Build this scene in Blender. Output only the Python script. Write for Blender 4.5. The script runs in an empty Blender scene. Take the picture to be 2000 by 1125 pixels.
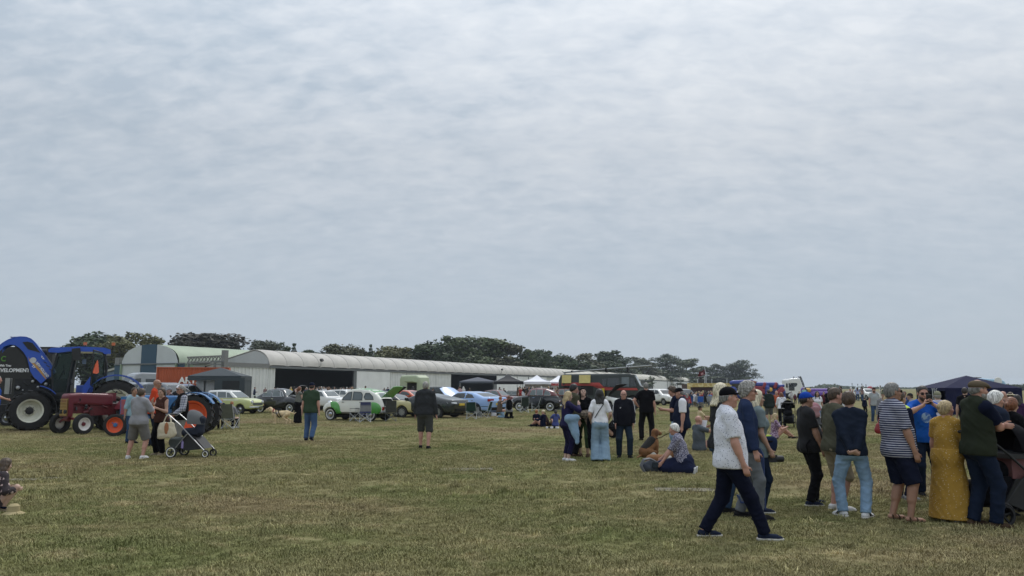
import bpy, bmesh, math, random
import numpy as np
from mathutils import Vector, Matrix, Euler
from mathutils.bvhtree import BVHTree
random.seed(7)
RNG = np.random.RandomState(7)
SC = bpy.context.scene
COL = SC.collection
R = math.radians
# ------------------------------------------------------------------ camera
FPX, HOR, CAMH = 1480.0, 757.0, 1.65      # focal length in photo pixels, horizon row, eye height
PITCH = math.atan((HOR - 562.5) / FPX)
cam_d = bpy.data.cameras.new('camera')
cam = bpy.data.objects.new('camera', cam_d)
COL.objects.link(cam)
cam.location = (0, 0, CAMH)
cam.rotation_euler = (math.pi / 2 + PITCH, 0, 0)
cam_d.sensor_width = 36
cam_d.lens = 36 * FPX / 2000
cam_d.clip_start = 0.1
cam_d.clip_end = 6000
SC.camera = cam
# ------------------------------------------------------------------ sky, sun, exposure
SUN_EL, SUN_AZ = R(52), R(25)             # azimuth from +Y towards +X
world = bpy.data.worlds.new('World')
SC.world = world
world.use_nodes = True
def build_world():
 nt = world.node_tree
 nt.nodes.clear()
 N, L = nt.nodes.new, nt.links.new
 out = N('ShaderNodeOutputWorld')
 bg = N('ShaderNodeBackground')
 bg.inputs['Strength'].default_value = 0.1
 L(bg.outputs[0], out.inputs[0])
 sky = N('ShaderNodeTexSky')
 sky.sky_type = 'NISHITA'
 sky.sun_disc = False
 sky.sun_elevation = SUN_EL
 sky.sun_rotation = SUN_AZ
 tc = N('ShaderNodeTexCoord')
 sep = N('ShaderNodeSeparateXYZ')
 L(tc.outputs['Generated'], sep.inputs[0])
 def M(op, a, b=None, c=None, clamp=False):
  n = N('ShaderNodeMath')
  n.operation = op
  n.use_clamp = clamp
  for i, v in enumerate((a, b, c)):
   if v is None:
    continue
   if isinstance(v, (int, float)):
    n.inputs[i].default_value = v
   else:
    L(v, n.inputs[i])
  return n.outputs[0]
 zc = M('MAXIMUM', sep.outputs['Z'], 0.0)
 zz = M('ADD', zc, 0.34)
 px = M('DIVIDE', sep.outputs['X'], zz)
 py = M('DIVIDE', sep.outputs['Y'], zz)
 cmb = N('ShaderNodeCombineXYZ')
 L(px, cmb.inputs[0])
 L(py, cmb.inputs[1])
 def noise(scale, detail, rough, sx, sy, rot, dist=0.0):
  mp = N('ShaderNodeMapping')
  mp.inputs['Scale'].default_value = (sx, sy, 1)
  mp.inputs['Rotation'].default_value = (0, 0, rot)
  mp.inputs['Location'].default_value = (scale * 3.1, rot * 2 + 1.7, 0)
  L(cmb.outputs[0], mp.inputs[0])
  n = N('ShaderNodeTexNoise')
  n.inputs['Scale'].default_value = scale
  n.inputs['Detail'].default_value = detail
  n.inputs['Roughness'].default_value = rough
  n.inputs['Distortion'].default_value = dist
  L(mp.outputs[0], n.inputs[0])
  return n.outputs['Fac']
 big = noise(1.1, 3, 0.5, 0.8, 1.1, 0.5)
 mid = noise(8.0, 4, 0.55, 0.85, 1.35, 0.35, 0.3)
 fine = noise(19.0, 4, 0.55, 0.85, 1.5, 0.2, 0.35)
 m = M('ADD', M('MULTIPLY', big, 0.70), M('ADD', M('MULTIPLY', mid, 0.85), M('MULTIPLY', fine, 0.75)))
 m = M('MULTIPLY_ADD', m, 1.5, -1.26)
 m = M('ADD', m, M('MULTIPLY', sep.outputs['X'], 0.26))
 fade = N('ShaderNodeMapRange')
 fade.interpolation_type = 'SMOOTHSTEP'
 L(zc, fade.inputs[0])
 fade.inputs[1].default_value = 0.02
 fade.inputs[2].default_value = 0.42
 fade.inputs[3].default_value = 0.05
 fade.inputs[4].default_value = 1.0
 m2 = M('MULTIPLY', m, fade.outputs[0])
 ramp = N('ShaderNodeValToRGB')
 L(m2, ramp.inputs[0])
 cr = ramp.color_ramp
 cr.elements[0].position = 0.0
 cr.elements[0].color = (0.440, 0.510, 0.588, 1)
 cr.elements[1].position = 1.0
 cr.elements[1].color = (0.690, 0.724, 0.762, 1)
 e = cr.elements.new(0.45)
 e.color = (0.572, 0.622, 0.682, 1)
 up = N('ShaderNodeMapRange')
 L(zc, up.inputs[0])
 up.inputs[1].default_value = 0.30
 up.inputs[2].default_value = 1.0
 up.inputs[3].default_value = 1.0
 up.inputs[4].default_value = 1.95
 sc = N('ShaderNodeVectorMath')
 sc.operation = 'SCALE'
 L(ramp.outputs[0], sc.inputs[0])
 L(M('MULTIPLY', up.outputs[0], 10.3), sc.inputs['Scale'])
 mix = N('ShaderNodeMix')
 mix.data_type = 'RGBA'
 mix.inputs['Factor'].default_value = 0.95
 L(sky.outputs[0], mix.inputs['A'])
 L(sc.outputs[0], mix.inputs['B'])
 L(mix.outputs['Result'], bg.inputs[0])
build_world()
sun_d = bpy.data.lights.new('sun', 'SUN')
sun_d.energy = 1.5
sun_d.angle = R(13)
sun_d.color = (1.0, 0.965, 0.91)
sun = bpy.data.objects.new('sun', sun_d)
COL.objects.link(sun)
sv = Vector((math.sin(SUN_AZ) * math.cos(SUN_EL), math.cos(SUN_AZ) * math.cos(SUN_EL), math.sin(SUN_EL)))
sun.rotation_euler = sv.to_track_quat('Z', 'Y').to_euler()
SC.view_settings.view_transform = 'Standard'
SC.view_settings.look = 'None'
SC.view_settings.exposure = 0.0
SC.view_settings.gamma = 1
SC.view_settings.use_curve_mapping = False
SC.render.engine = 'CYCLES'
SC.cycles.max_bounces = 6
SC.cycles.transparent_max_bounces = 12
SC.cycles.use_denoising = True
SC.cycles.volume_bounces = 0
# ------------------------------------------------------------------ pixels to places on the ground
def depth_of(D, z=0.0):
 return D * math.cos(PITCH) + (z - CAMH) * math.sin(PITCH)
def gp(px, py):
 """ground point seen at a pixel of the photograph"""
 el = PITCH + math.atan((562.5 - py) / FPX)
 D = -CAMH / math.tan(el)
 return Vector(((px - 1000) / FPX * depth_of(D), D, 0))
def wp(px, D, z=0.0):
 return Vector(((px - 1000) / FPX * depth_of(D, z), D, z))
def zat(D, py):
 """height of what stands D metres ahead and shows at row py"""
 return CAMH + D * math.tan(PITCH + math.atan((562.5 - py) / FPX))
# ------------------------------------------------------------------ linking, naming, materials
def link(name, me, material=None, parent=None, loc=None):
 o = bpy.data.objects.new(name, me)
 COL.objects.link(o)
 if material is not None:
  for m in (material if isinstance(material, (list, tuple)) else [material]):
   me.materials.append(m)
 if parent is not None:
  o.parent = parent
 if loc is not None:
  o.location = loc
 return o
def thing(name, label, cat, loc=(0, 0, 0), rz=0.0, group=None):
 o = bpy.data.objects.new(name, None)
 COL.objects.link(o)
 o.empty_display_size = 0.2
 o.location = loc
 o.rotation_euler = (0, 0, rz)
 return tag(o, label, cat, group)
def tag(o, label, cat, group=None):
 o['label'] = label
 o['category'] = cat
 if group:
  o['group'] = group
 return o
KIDS = {}
def kids(o):
 return [c for c in COL.objects if c.parent is o]
def copy_tree(o, parent=None):
 c = o.copy()
 COL.objects.link(c)
 if parent is not None:
  c.parent = parent
 for ch in list(o.children):
  copy_tree(ch, c)
 return c
MATS = {}
def lin(r, g, b):
 f = lambda v: (v / 255 / 12.92) if v <= 10 else ((v / 255 + 0.055) / 1.055) ** 2.4
 return (f(r), f(g), f(b))
def mat(name, col=(0.5, 0.5, 0.5), rough=0.6, metal=0.0, var=0.12, vs=6.0, bump=0.0, bs=60.0, coat=0.0, spec=0.5,
  kind=None, col2=None, p=None, emit=0.0, trans=0.0):
 if name in MATS:
  return MATS[name]
 m = bpy.data.materials.new(name)
 MATS[name] = m
 m.use_nodes = True
 nt = m.node_tree
 N, L = nt.nodes.new, nt.links.new
 b = nt.nodes['Principled BSDF']
 b.inputs['Roughness'].default_value = rough
 b.inputs['Metallic'].default_value = metal
 b.inputs['Specular IOR Level'].default_value = spec
 b.inputs['Coat Weight'].default_value = coat
 b.inputs['Coat Roughness'].default_value = 0.06
 tc = N('ShaderNodeTexCoord')
 co = tc.outputs['Object']
 def math_(op, a, c=None):
  n = N('ShaderNodeMath')
  n.operation = op
  for i, v in enumerate((a, c)):
   if v is None:
    continue
   if isinstance(v, (int, float)):
    n.inputs[i].default_value = v
   else:
    L(v, n.inputs[i])
  return n.outputs[0]
 def mixc(fac, a, c):
  n = N('ShaderNodeMix')
  n.data_type = 'RGBA'
  if isinstance(fac, (int, float)):
   n.inputs['Factor'].default_value = fac
  else:
   L(fac, n.inputs['Factor'])
  for k, v in (('A', a), ('B', c)):
   if isinstance(v, tuple):
    n.inputs[k].default_value = (*v, 1)
   else:
    L(v, n.inputs[k])
  return n.outputs['Result']
 def noise(scale, detail=3, sc=None):
  n = N('ShaderNodeTexNoise')
  n.inputs['Scale'].default_value = scale
  n.inputs['Detail'].default_value = detail
  if sc:
   mp = N('ShaderNodeMapping')
   mp.inputs['Scale'].default_value = sc
   L(co, mp.inputs[0])
   L(mp.outputs[0], n.inputs[0])
  else:
   L(co, n.inputs[0])
  return n.outputs['Fac']
 def gt(v, t, w=0.02):
  n = N('ShaderNodeMapRange')
  L(v, n.inputs[0])
  n.inputs[1].default_value = t - w
  n.inputs[2].default_value = t + w
  return n.outputs[0]
 base = tuple(col)
 if kind == 'stripes':            # p: (axis, stripes per metre, share)
  sep = N('ShaderNodeSeparateXYZ')
  L(co, sep.inputs[0])
  v = math_('FRACT', math_('MULTIPLY', sep.outputs[p[0]], p[1]))
  base = mixc(gt(v, p[2], 0.08), tuple(col2), tuple(col))
 elif kind == 'dots':             # p: (cells per metre, dot size)
  n = N('ShaderNodeTexVoronoi')
  n.inputs['Scale'].default_value = p[0]
  L(co, n.inputs[0])
  base = mixc(gt(n.outputs['Distance'], p[1], 0.06), tuple(col2), tuple(col))
 elif kind == 'check':            # p: lines per metre
  sep = N('ShaderNodeSeparateXYZ')
  L(co, sep.inputs[0])
  a = gt(math_('FRACT', math_('MULTIPLY', math_('ADD', sep.outputs[0], sep.outputs[1]), p[0])), 0.62, 0.1)
  c = gt(math_('FRACT', math_('MULTIPLY', sep.outputs[2], p[0])), 0.62, 0.1)
  base = mixc(math_('MULTIPLY', math_('ADD', a, c), 0.5), tuple(col), tuple(col2))
 elif kind == 'print':            # p: (scale, threshold)
  base = mixc(gt(noise(p[0], 2), p[1], 0.03), tuple(col), tuple(col2))
 elif kind == 'hairy':
  base = mixc(gt(noise(42, 3, (2.2, 2.2, 0.22)), .5, .16), tuple(c * 0.42 for c in col), tuple(min(1, c * 1.5) for c in col))
 elif kind == 'denim':            # paler over the front of thigh and seat
  base = mixc(noise(5, 3, (1, 1, 0.5)), tuple(c * 0.72 for c in col), tuple(min(1, c * 1.3) for c in col))
 elif kind == 'leaf':
  g = N('ShaderNodeNewGeometry')
  base = mixc(g.outputs['Random Per Island'], tuple(col), tuple(col2))
  base = mixc(noise(p[0], 2), base, tuple(p[1]))
 if var:
  f = noise(vs, 4)
  n = N('ShaderNodeHueSaturation')
  n.inputs['Saturation'].default_value = 1.0
  mr = N('ShaderNodeMapRange')
  L(f, mr.inputs[0])
  mr.inputs[1].default_value = 0.25
  mr.inputs[2].default_value = 0.75
  mr.inputs[3].default_value = 1 - var
  mr.inputs[4].default_value = 1 + var
  L(mr.outputs[0], n.inputs['Value'])
  if isinstance(base, tuple):
   n.inputs['Color'].default_value = (*base, 1)
  else:
   L(base, n.inputs['Color'])
  base = n.outputs[0]
 if isinstance(base, tuple):
  b.inputs['Base Color'].default_value = (*base, 1)
 else:
  L(base, b.inputs['Base Color'])
 if bump:
  bn = N('ShaderNodeBump')
  bn.inputs['Strength'].default_value = bump
  bn.inputs['Distance'].default_value = 0.02
  L(noise(bs, 3), bn.inputs['Height'])
  L(bn.outputs[0], b.inputs['Normal'])
 if emit:
  b.inputs['Emission Color'].default_value = (*col, 1)
  b.inputs['Emission Strength'].default_value = emit
 if trans:
  b.inputs['Transmission Weight'].default_value = trans
  b.inputs['Alpha'].default_value = 1.0
 return m
def clear_glass(name, tint=(0.75, 0.8, 0.78), alpha=0.35):
 """thin pane one can look through: part tinted see-through, part glossy"""
 if name in MATS:
  return MATS[name]
 m = bpy.data.materials.new(name)
 MATS[name] = m
 m.use_nodes = True
 nt = m.node_tree
 N, L = nt.nodes.new, nt.links.new
 out = nt.nodes['Material Output']
 b = nt.nodes['Principled BSDF']
 b.inputs['Base Color'].default_value = (0.05, 0.06, 0.06, 1)
 b.inputs['Roughness'].default_value = 0.04
 b.inputs['Specular IOR Level'].default_value = 0.9
 t = N('ShaderNodeBsdfTransparent')
 t.inputs[0].default_value = (*tint, 1)
 mx = N('ShaderNodeMixShader')
 mx.inputs[0].default_value = alpha
 L(t.outputs[0], mx.inputs[1])
 L(b.outputs[0], mx.inputs[2])
 L(mx.outputs[0], out.inputs[0])
 return m
# ------------------------------------------------------------------ plain mesh builder
class MB:
 def __init__(s):
  s.v, s.f, s.mi = [], [], []
 def quad_box(s, c, size, rot=None, mi=0, taper=(1, 1)):
  """box centred at c, size xyz, optional 3x3/Euler rotation, taper of its top"""
  hx, hy, hz = size[0] / 2, size[1] / 2, size[2] / 2
  pts = []
  for z in (-1, 1):
   tx, ty = (1, 1) if z < 0 else taper
   for x, y in ((-1, -1), (1, -1), (1, 1), (-1, 1)):
    pts.append(Vector((x * hx * tx, y * hy * ty, z * hz)))
  if rot is not None:
   m = rot if isinstance(rot, Matrix) else Euler(rot).to_matrix()
   pts = [m @ p for p in pts]
  b = len(s.v)
  s.v += [tuple(p + Vector(c)) for p in pts]
  for f in ((3, 2, 1, 0), (4, 5, 6, 7), (0, 1, 5, 4), (1, 2, 6, 5), (2, 3, 7, 6), (3, 0, 4, 7)):
   s.f.append(tuple(b + i for i in f))
   s.mi.append(mi)
  return s
 def tube(s, pts, r, n=8, mi=0, cap=True, r2=None):
  pts = [Vector(p) for p in pts]
  b = len(s.v)
  m = len(pts)
  prev = None
  for i, p in enumerate(pts):
   d = (pts[min(i + 1, m - 1)] - pts[max(i - 1, 0)])
   if d.length < 1e-9:
    d = Vector((0, 0, 1))
   d.normalize()
   if prev is None:
    u = d.orthogonal().normalized()
   else:
    u = (prev - d * prev.dot(d))
    u = u.normalized() if u.length > 1e-6 else d.orthogonal().normalized()
   prev = u
   w = d.cross(u)
   rr = r if r2 is None else r + (r2 - r) * i / max(1, m - 1)
   if isinstance(r, (list, tuple)):
    rr = r[i]
   for k in range(n):
    a = 2 * math.pi * k / n
    s.v.append(tuple(p + (u * math.cos(a) + w * math.sin(a)) * rr))
  for i in range(m - 1):
   for k in range(n):
    k2 = (k + 1) % n
    s.f.append((b + i * n + k, b + i * n + k2, b + (i + 1) * n + k2, b + (i + 1) * n + k))
    s.mi.append(mi)
  if cap:
   s.f.append(tuple(b + k for k in reversed(range(n))))
   s.f.append(tuple(b + (m - 1) * n + k for k in range(n)))
   s.mi += [mi, mi]
  return s
 def lathe(s, prof, axis='z', n=24, c=(0, 0, 0), mi=0, closed=False):
  """prof: list of (radius, height) revolved about an axis"""
  b = len(s.v)
  m = len(prof)
  c = Vector(c)
  for r, h in prof:
   for k in range(n):
    a = 2 * math.pi * k / n
    x, y = r * math.cos(a), r * math.sin(a)
    p = {'z': (x, y, h), 'y': (y, h, x), 'x': (h, x, y)}[axis]
    s.v.append(tuple(c + Vector(p)))
  rng = range(m) if closed else range(m - 1)
  for i in rng:
   i2 = (i + 1) % m
   for k in range(n):
    k2 = (k + 1) % n
    s.f.append((b + i * n + k, b + i * n + k2, b + i2 * n + k2, b + i2 * n + k))
    s.mi.append(mi)
  return s
 def prism(s, poly, y0, y1, axis='y', mi=0):
  """2D outline (a, b) extruded along an axis: y -> (a, y, b), x -> (x, a, b), z -> (a, b, z)"""
  f3 = {'y': lambda a, b, h: (a, h, b), 'x': lambda a, b, h: (h, a, b), 'z': lambda a, b, h: (a, b, h)}[axis]
  b = len(s.v)
  n = len(poly)
  s.v += [f3(a, c, y0) for a, c in poly] + [f3(a, c, y1) for a, c in poly]
  s.f.append(tuple(range(b, b + n)))
  s.f.append(tuple(reversed(range(b + n, b + 2 * n))))
  s.mi += [mi, mi]
  for i in range(n):
   j = (i + 1) % n
   s.f.append((b + j, b + i, b + n + i, b + n + j))
   s.mi.append(mi)
  return s
 def poly(s, pts, mi=0):
  b = len(s.v)
  s.v += [tuple(p) for p in pts]
  s.f.append(tuple(range(b, b + len(pts))))
  s.mi.append(mi)
  return s
 def sheet(s, pts, thick, mi=0):
  """planar outline in space with a thickness"""
  pts = [Vector(p) for p in pts]
  n = Vector((0, 0, 0))
  for i in range(len(pts)):
   n += pts[i].cross(pts[(i + 1) % len(pts)])
  n.normalize()
  b = len(s.v)
  k = len(pts)
  s.v += [tuple(p + n * thick / 2) for p in pts] + [tuple(p - n * thick / 2) for p in pts]
  s.f.append(tuple(range(b, b + k)))
  s.f.append(tuple(reversed(range(b + k, b + 2 * k))))
  s.mi += [mi, mi]
  for i in range(k):
   j = (i + 1) % k
   s.f.append((b + i, b + k + i, b + k + j, b + j))
   s.mi.append(mi)
  return s
 def mesh(s, name, smooth=False, fix=True):
  me = bpy.data.meshes.new(name)
  me.from_pydata(s.v, [], s.f)
  if any(s.mi):
   me.polygons.foreach_set('material_index', s.mi)
  if fix:
   bm = bmesh.new()
   bm.from_mesh(me)
   bmesh.ops.recalc_face_normals(bm, faces=bm.faces)
   bm.to_mesh(me)
   bm.free()
  if smooth:
   me.shade_smooth()
   if smooth != 2:
    try:
     me.set_sharp_from_angle(angle=R(40))
    except Exception:
     pass
  return me
 def build(s, name, material, parent=None, smooth=False, loc=None):
  return link(name, s.mesh(name, smooth), material, parent, loc)
# ------------------------------------------------------------------ distance-field modelling (numpy surface nets)
def v3(*a):
 return np.array(a, np.float64)
class Field:
 def __init__(s, lo, hi, h):
  s.lo, s.h = np.array(lo, np.float64), h
  s.n = np.ceil((np.array(hi) - s.lo) / h).astype(int) + 2
  s.d = np.full(s.n, 0.25, np.float32)
  s.ax = [(s.lo[i] + h * np.arange(s.n[i])).astype(np.float32) for i in range(3)]
 def block(s, lo, hi):
  a = np.clip(np.floor((np.array(lo) - s.lo) / s.h).astype(int), 0, s.n)
  b = np.clip(np.ceil((np.array(hi) - s.lo) / s.h).astype(int) + 1, 0, s.n)
  if (b <= a).any():
   return None
  sl = tuple(slice(a[i], b[i]) for i in range(3))
  return sl, s.ax[0][sl[0]][:, None, None], s.ax[1][sl[1]][None, :, None], s.ax[2][sl[2]][None, None, :]
 def put(s, sl, v, k=0.0, op='u'):
  a = s.d[sl]
  if op == 'u':
   if k > 0:
    h = np.maximum(k - np.abs(a - v), 0) / k
    s.d[sl] = np.minimum(a, v) - h * h * k * 0.25
   else:
    s.d[sl] = np.minimum(a, v)
  elif op == 's':
   v = -v
   if k > 0:
    h = np.maximum(k - np.abs(a - v), 0) / k
    s.d[sl] = np.maximum(a, v) + h * h * k * 0.25
   else:
    s.d[sl] = np.maximum(a, v)
 def add(s, pr, infl=0.0, k=0.03, op='u'):
  lo, hi = bounds(pr, infl)
  bl = s.block(lo - k - 2 * s.h, hi + k + 2 * s.h)
  if bl is None:
   return
  sl, X, Y, Z = bl
  s.put(sl, evalp(pr, X, Y, Z, infl), k, op)
 def cut(s, pt, n):
  X, Y, Z = s.ax[0][:, None, None], s.ax[1][None, :, None], s.ax[2][None, None, :]
  s.d = np.maximum(s.d, (X - pt[0]) * n[0] + (Y - pt[1]) * n[1] + (Z - pt[2]) * n[2]).astype(np.float32)
 def folds(s, amp, waves, seed=0):
  """cloth creases: waves = list of (wavelength, weight, direction vector)"""
  r = np.random.RandomState(seed)
  X, Y, Z = s.ax[0][:, None, None], s.ax[1][None, :, None], s.ax[2][None, None, :]
  acc = 0
  for wl, w, dv in waves:
   d = np.array(dv, float) + r.normal(0, 0.25, 3)
   d *= math.pi / (wl * np.linalg.norm(d))
   e = r.normal(0, 1, 3)
   e *= 2 * math.pi / (wl * 3.1 * np.linalg.norm(e))
   ph = r.uniform(0, 6.28, 2)
   rg = 1 - np.abs(np.sin(X * d[0] + Y * d[1] + Z * d[2] + ph[0] + 1.8 * np.sin(X * e[0] + Y * e[1] + Z * e[2] + ph[1])))
   acc = acc + w * rg * rg
  s.d -= (amp * acc).astype(np.float32)
 def arrays(s):
  d = s.d
  d[0], d[-1], d[:, 0], d[:, -1], d[:, :, 0], d[:, :, -1] = 1, 1, 1, 1, 1, 1
  ins = d < 0
  i8 = ins.astype(np.int8)
  t = i8[:-1] + i8[1:]
  t = t[:, :-1] + t[:, 1:]
  t = t[:, :, :-1] + t[:, :, 1:]
  act = (t > 0) & (t < 8)
  idx = np.argwhere(act)
  vid = np.full(act.shape, -1, np.int32)
  vid[act] = np.arange(len(idx))
  offs = [(i, j, k) for i in (0, 1) for j in (0, 1) for k in (0, 1)]
  cv = [d[idx[:, 0] + o[0], idx[:, 1] + o[1], idx[:, 2] + o[2]] for o in offs]
  acc = np.zeros((len(idx), 3))
  cnt = np.zeros(len(idx))
  for a in range(8):
   for b in range(a + 1, 8):
    oa, ob = np.array(offs[a]), np.array(offs[b])
    if np.abs(oa - ob).sum() != 1:
     continue
    m = (cv[a] < 0) != (cv[b] < 0)
    tt = cv[a][m] / (cv[a][m] - cv[b][m])
    acc[m] += oa + (ob - oa) * tt[:, None]
    cnt[m] += 1
  V = (idx + acc / np.maximum(cnt, 1)[:, None]) * s.h + s.lo
  Q = []
  for ax in range(3):
   b1, b2 = (ax + 1) % 3, (ax + 2) % 3
   s0 = [slice(1, -1)] * 3
   s1 = [slice(1, -1)] * 3
   s0[ax], s1[ax] = slice(0, -1), slice(1, None)
   i0, i1 = ins[tuple(s0)], ins[tuple(s1)]
   e = np.argwhere(i0 != i1)
   if not len(e):
    continue
   flip = ~i0[e[:, 0], e[:, 1], e[:, 2]]
   base = e.copy()
   base[:, b1] += 1
   base[:, b2] += 1
   def cell(d1, d2):
    q = base.copy()
    q[:, b1] += d1
    q[:, b2] += d2
    return vid[q[:, 0], q[:, 1], q[:, 2]]
   q = np.stack([cell(-1, -1), cell(0, -1), cell(0, 0), cell(-1, 0)], 1)
   q[flip] = q[flip][:, ::-1]
   Q.append(q)
  Q = np.concatenate(Q) if Q else np.zeros((0, 4), int)
  return V, Q[(Q >= 0).all(1)]
 def mesh(s, name, scale=1.0, off=(0, 0, 0)):
  V, Q = s.arrays()
  return quads_mesh(name, V * scale + np.array(off), Q)
def quads_mesh(name, V, Q, smooth=True):
 me = bpy.data.meshes.new(name)
 me.vertices.add(len(V))
 me.vertices.foreach_set('co', np.ascontiguousarray(V, np.float32).ravel())
 me.loops.add(len(Q) * 4)
 me.loops.foreach_set('vertex_index', np.ascontiguousarray(Q, np.int32).ravel())
 me.polygons.add(len(Q))
 me.polygons.foreach_set('loop_start', np.arange(0, len(Q) * 4, 4, dtype=np.int32))
 if smooth:
  me.polygons.foreach_set('use_smooth', np.ones(len(Q), bool))
 me.update(calc_edges=True)
 return me
def rc(a, b, ra, rb=None, flat=None, cut=None):
 return ('rc', np.array(a, float), np.array(b, float), ra, ra if rb is None else rb, flat, cut)
def el(c, r, Rm=None):
 return ('el', np.array(c, float), np.array(r, float), np.eye(3) if Rm is None else Rm)
def bounds(pr, t):
 if pr[0] == 'rc':
  r = max(pr[3], pr[4]) + t
  return np.minimum(pr[1], pr[2]) - r, np.maximum(pr[1], pr[2]) + r
 r = np.sqrt(((pr[3] * (pr[2] + t)) ** 2).sum(1))
 return pr[1] - r, pr[1] + r
def evalp(pr, X, Y, Z, t):
 if pr[0] == 'rc':
  _, a, b, ra, rb, flat, cut = pr
  x, y, z = X - a[0], Y - a[1], Z - a[2]
  g = 1.0
  if flat is not None:
   n, f = flat
   q = (x * n[0] + y * n[1] + z * n[2]) * (1 / f - 1)
   x, y, z = x + q * n[0], y + q * n[1], z + q * n[2]
   g = min(1.0, f + 0.25)
  ba = b - a
  L2 = max(float(ba @ ba), 1e-9)
  tt = np.clip((x * ba[0] + y * ba[1] + z * ba[2]) / L2, 0, 1)
  d = np.sqrt((x - tt * ba[0]) ** 2 + (y - tt * ba[1]) ** 2 + (z - tt * ba[2]) ** 2)
  d = (d - (ra + t) - (rb - ra) * tt) * g
  if cut is not None:
   p, n = cut
   d = np.maximum(d, (X - p[0]) * n[0] + (Y - p[1]) * n[1] + (Z - p[2]) * n[2])
  return d
 _, c, r, M = pr
 r = r + t
 x, y, z = X - c[0], Y - c[1], Z - c[2]
 u = x * M[0, 0] + y * M[1, 0] + z * M[2, 0]
 v = x * M[0, 1] + y * M[1, 1] + z * M[2, 1]
 w = x * M[0, 2] + y * M[1, 2] + z * M[2, 2]
 k0 = np.sqrt((u / r[0]) ** 2 + (v / r[1]) ** 2 + (w / r[2]) ** 2)
 k1 = np.sqrt((u / r[0] ** 2) ** 2 + (v / r[1] ** 2) ** 2 + (w / r[2] ** 2) ** 2)
 return k0 * (k0 - 1) / np.maximum(k1, 1e-6)
def field_of(prims, h, infl=0.0, k=0.03, pad=0.02):
 """prims: list of primitives or (primitive, inflate, k) tuples"""
 P = [(p if isinstance(p[0], tuple) else (p, infl, k)) for p in prims]
 lo = np.min([bounds(p, t)[0] for p, t, _ in P], 0) - pad - 2 * h
 hi = np.max([bounds(p, t)[1] for p, t, _ in P], 0) + pad + 2 * h
 F = Field(lo, hi, h)
 for p, t, kk in P:
  F.add(p, t, kk)
 return F
# ------------------------------------------------------------------ people
def rotm(yaw=0, pitch=0, roll=0):
 """yaw about z (positive turns left), pitch leans forward (+y), roll tips to the right"""
 return np.array((Matrix.Rotation(R(yaw), 3, 'Z') @ Matrix.Rotation(R(-pitch), 3, 'X') @ Matrix.Rotation(R(roll), 3, 'Y')))
def unit(v):
 return v / max(np.linalg.norm(v), 1e-9)
def ik(A, T, l1, l2, hint):
 d = T - A
 L = np.linalg.norm(d)
 Lc = min(max(L, abs(l1 - l2) + 0.02), (l1 + l2) * 0.998)
 u = d / max(L, 1e-9)
 T = A + u * Lc
 x = (l1 * l1 - l2 * l2 + Lc * Lc) / (2 * Lc)
 h = math.sqrt(max(l1 * l1 - x * x, 0))
 w = np.array(hint, float)
 w = unit(w - u * (w @ u))
 return A + u * x + w * h, T
STAND = dict(pel=(0, 0, .95), lean=2, fl=(-.10, 0, .085, 8, 0), fr=(.10, 0, .085, -8, 0),
    hl=(-.26, .02, .84), hr=(.26, .02, .84), head=(0, 0))
SKINS = {'fair': (0.44, 0.27, 0.20), 'tan': (0.34, 0.19, 0.13), 'pink': (0.46, 0.25, 0.19), 'pale': (0.50, 0.33, 0.26), 'brown': (0.18, 0.09, 0.055)}
CLOTH_W = [(.16, .55, (.4, .3, 1)), (.10, .5, (1, .2, .6)), (.07, .35, (.3, 1, .9)), (.22, .5, (.9, .6, .1))]
LEG_W = [(.09, .6, (.25, .35, 1)), (.14, .6, (1, .5, .4)), (.055, .4, (.15, .2, 1))]
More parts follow.
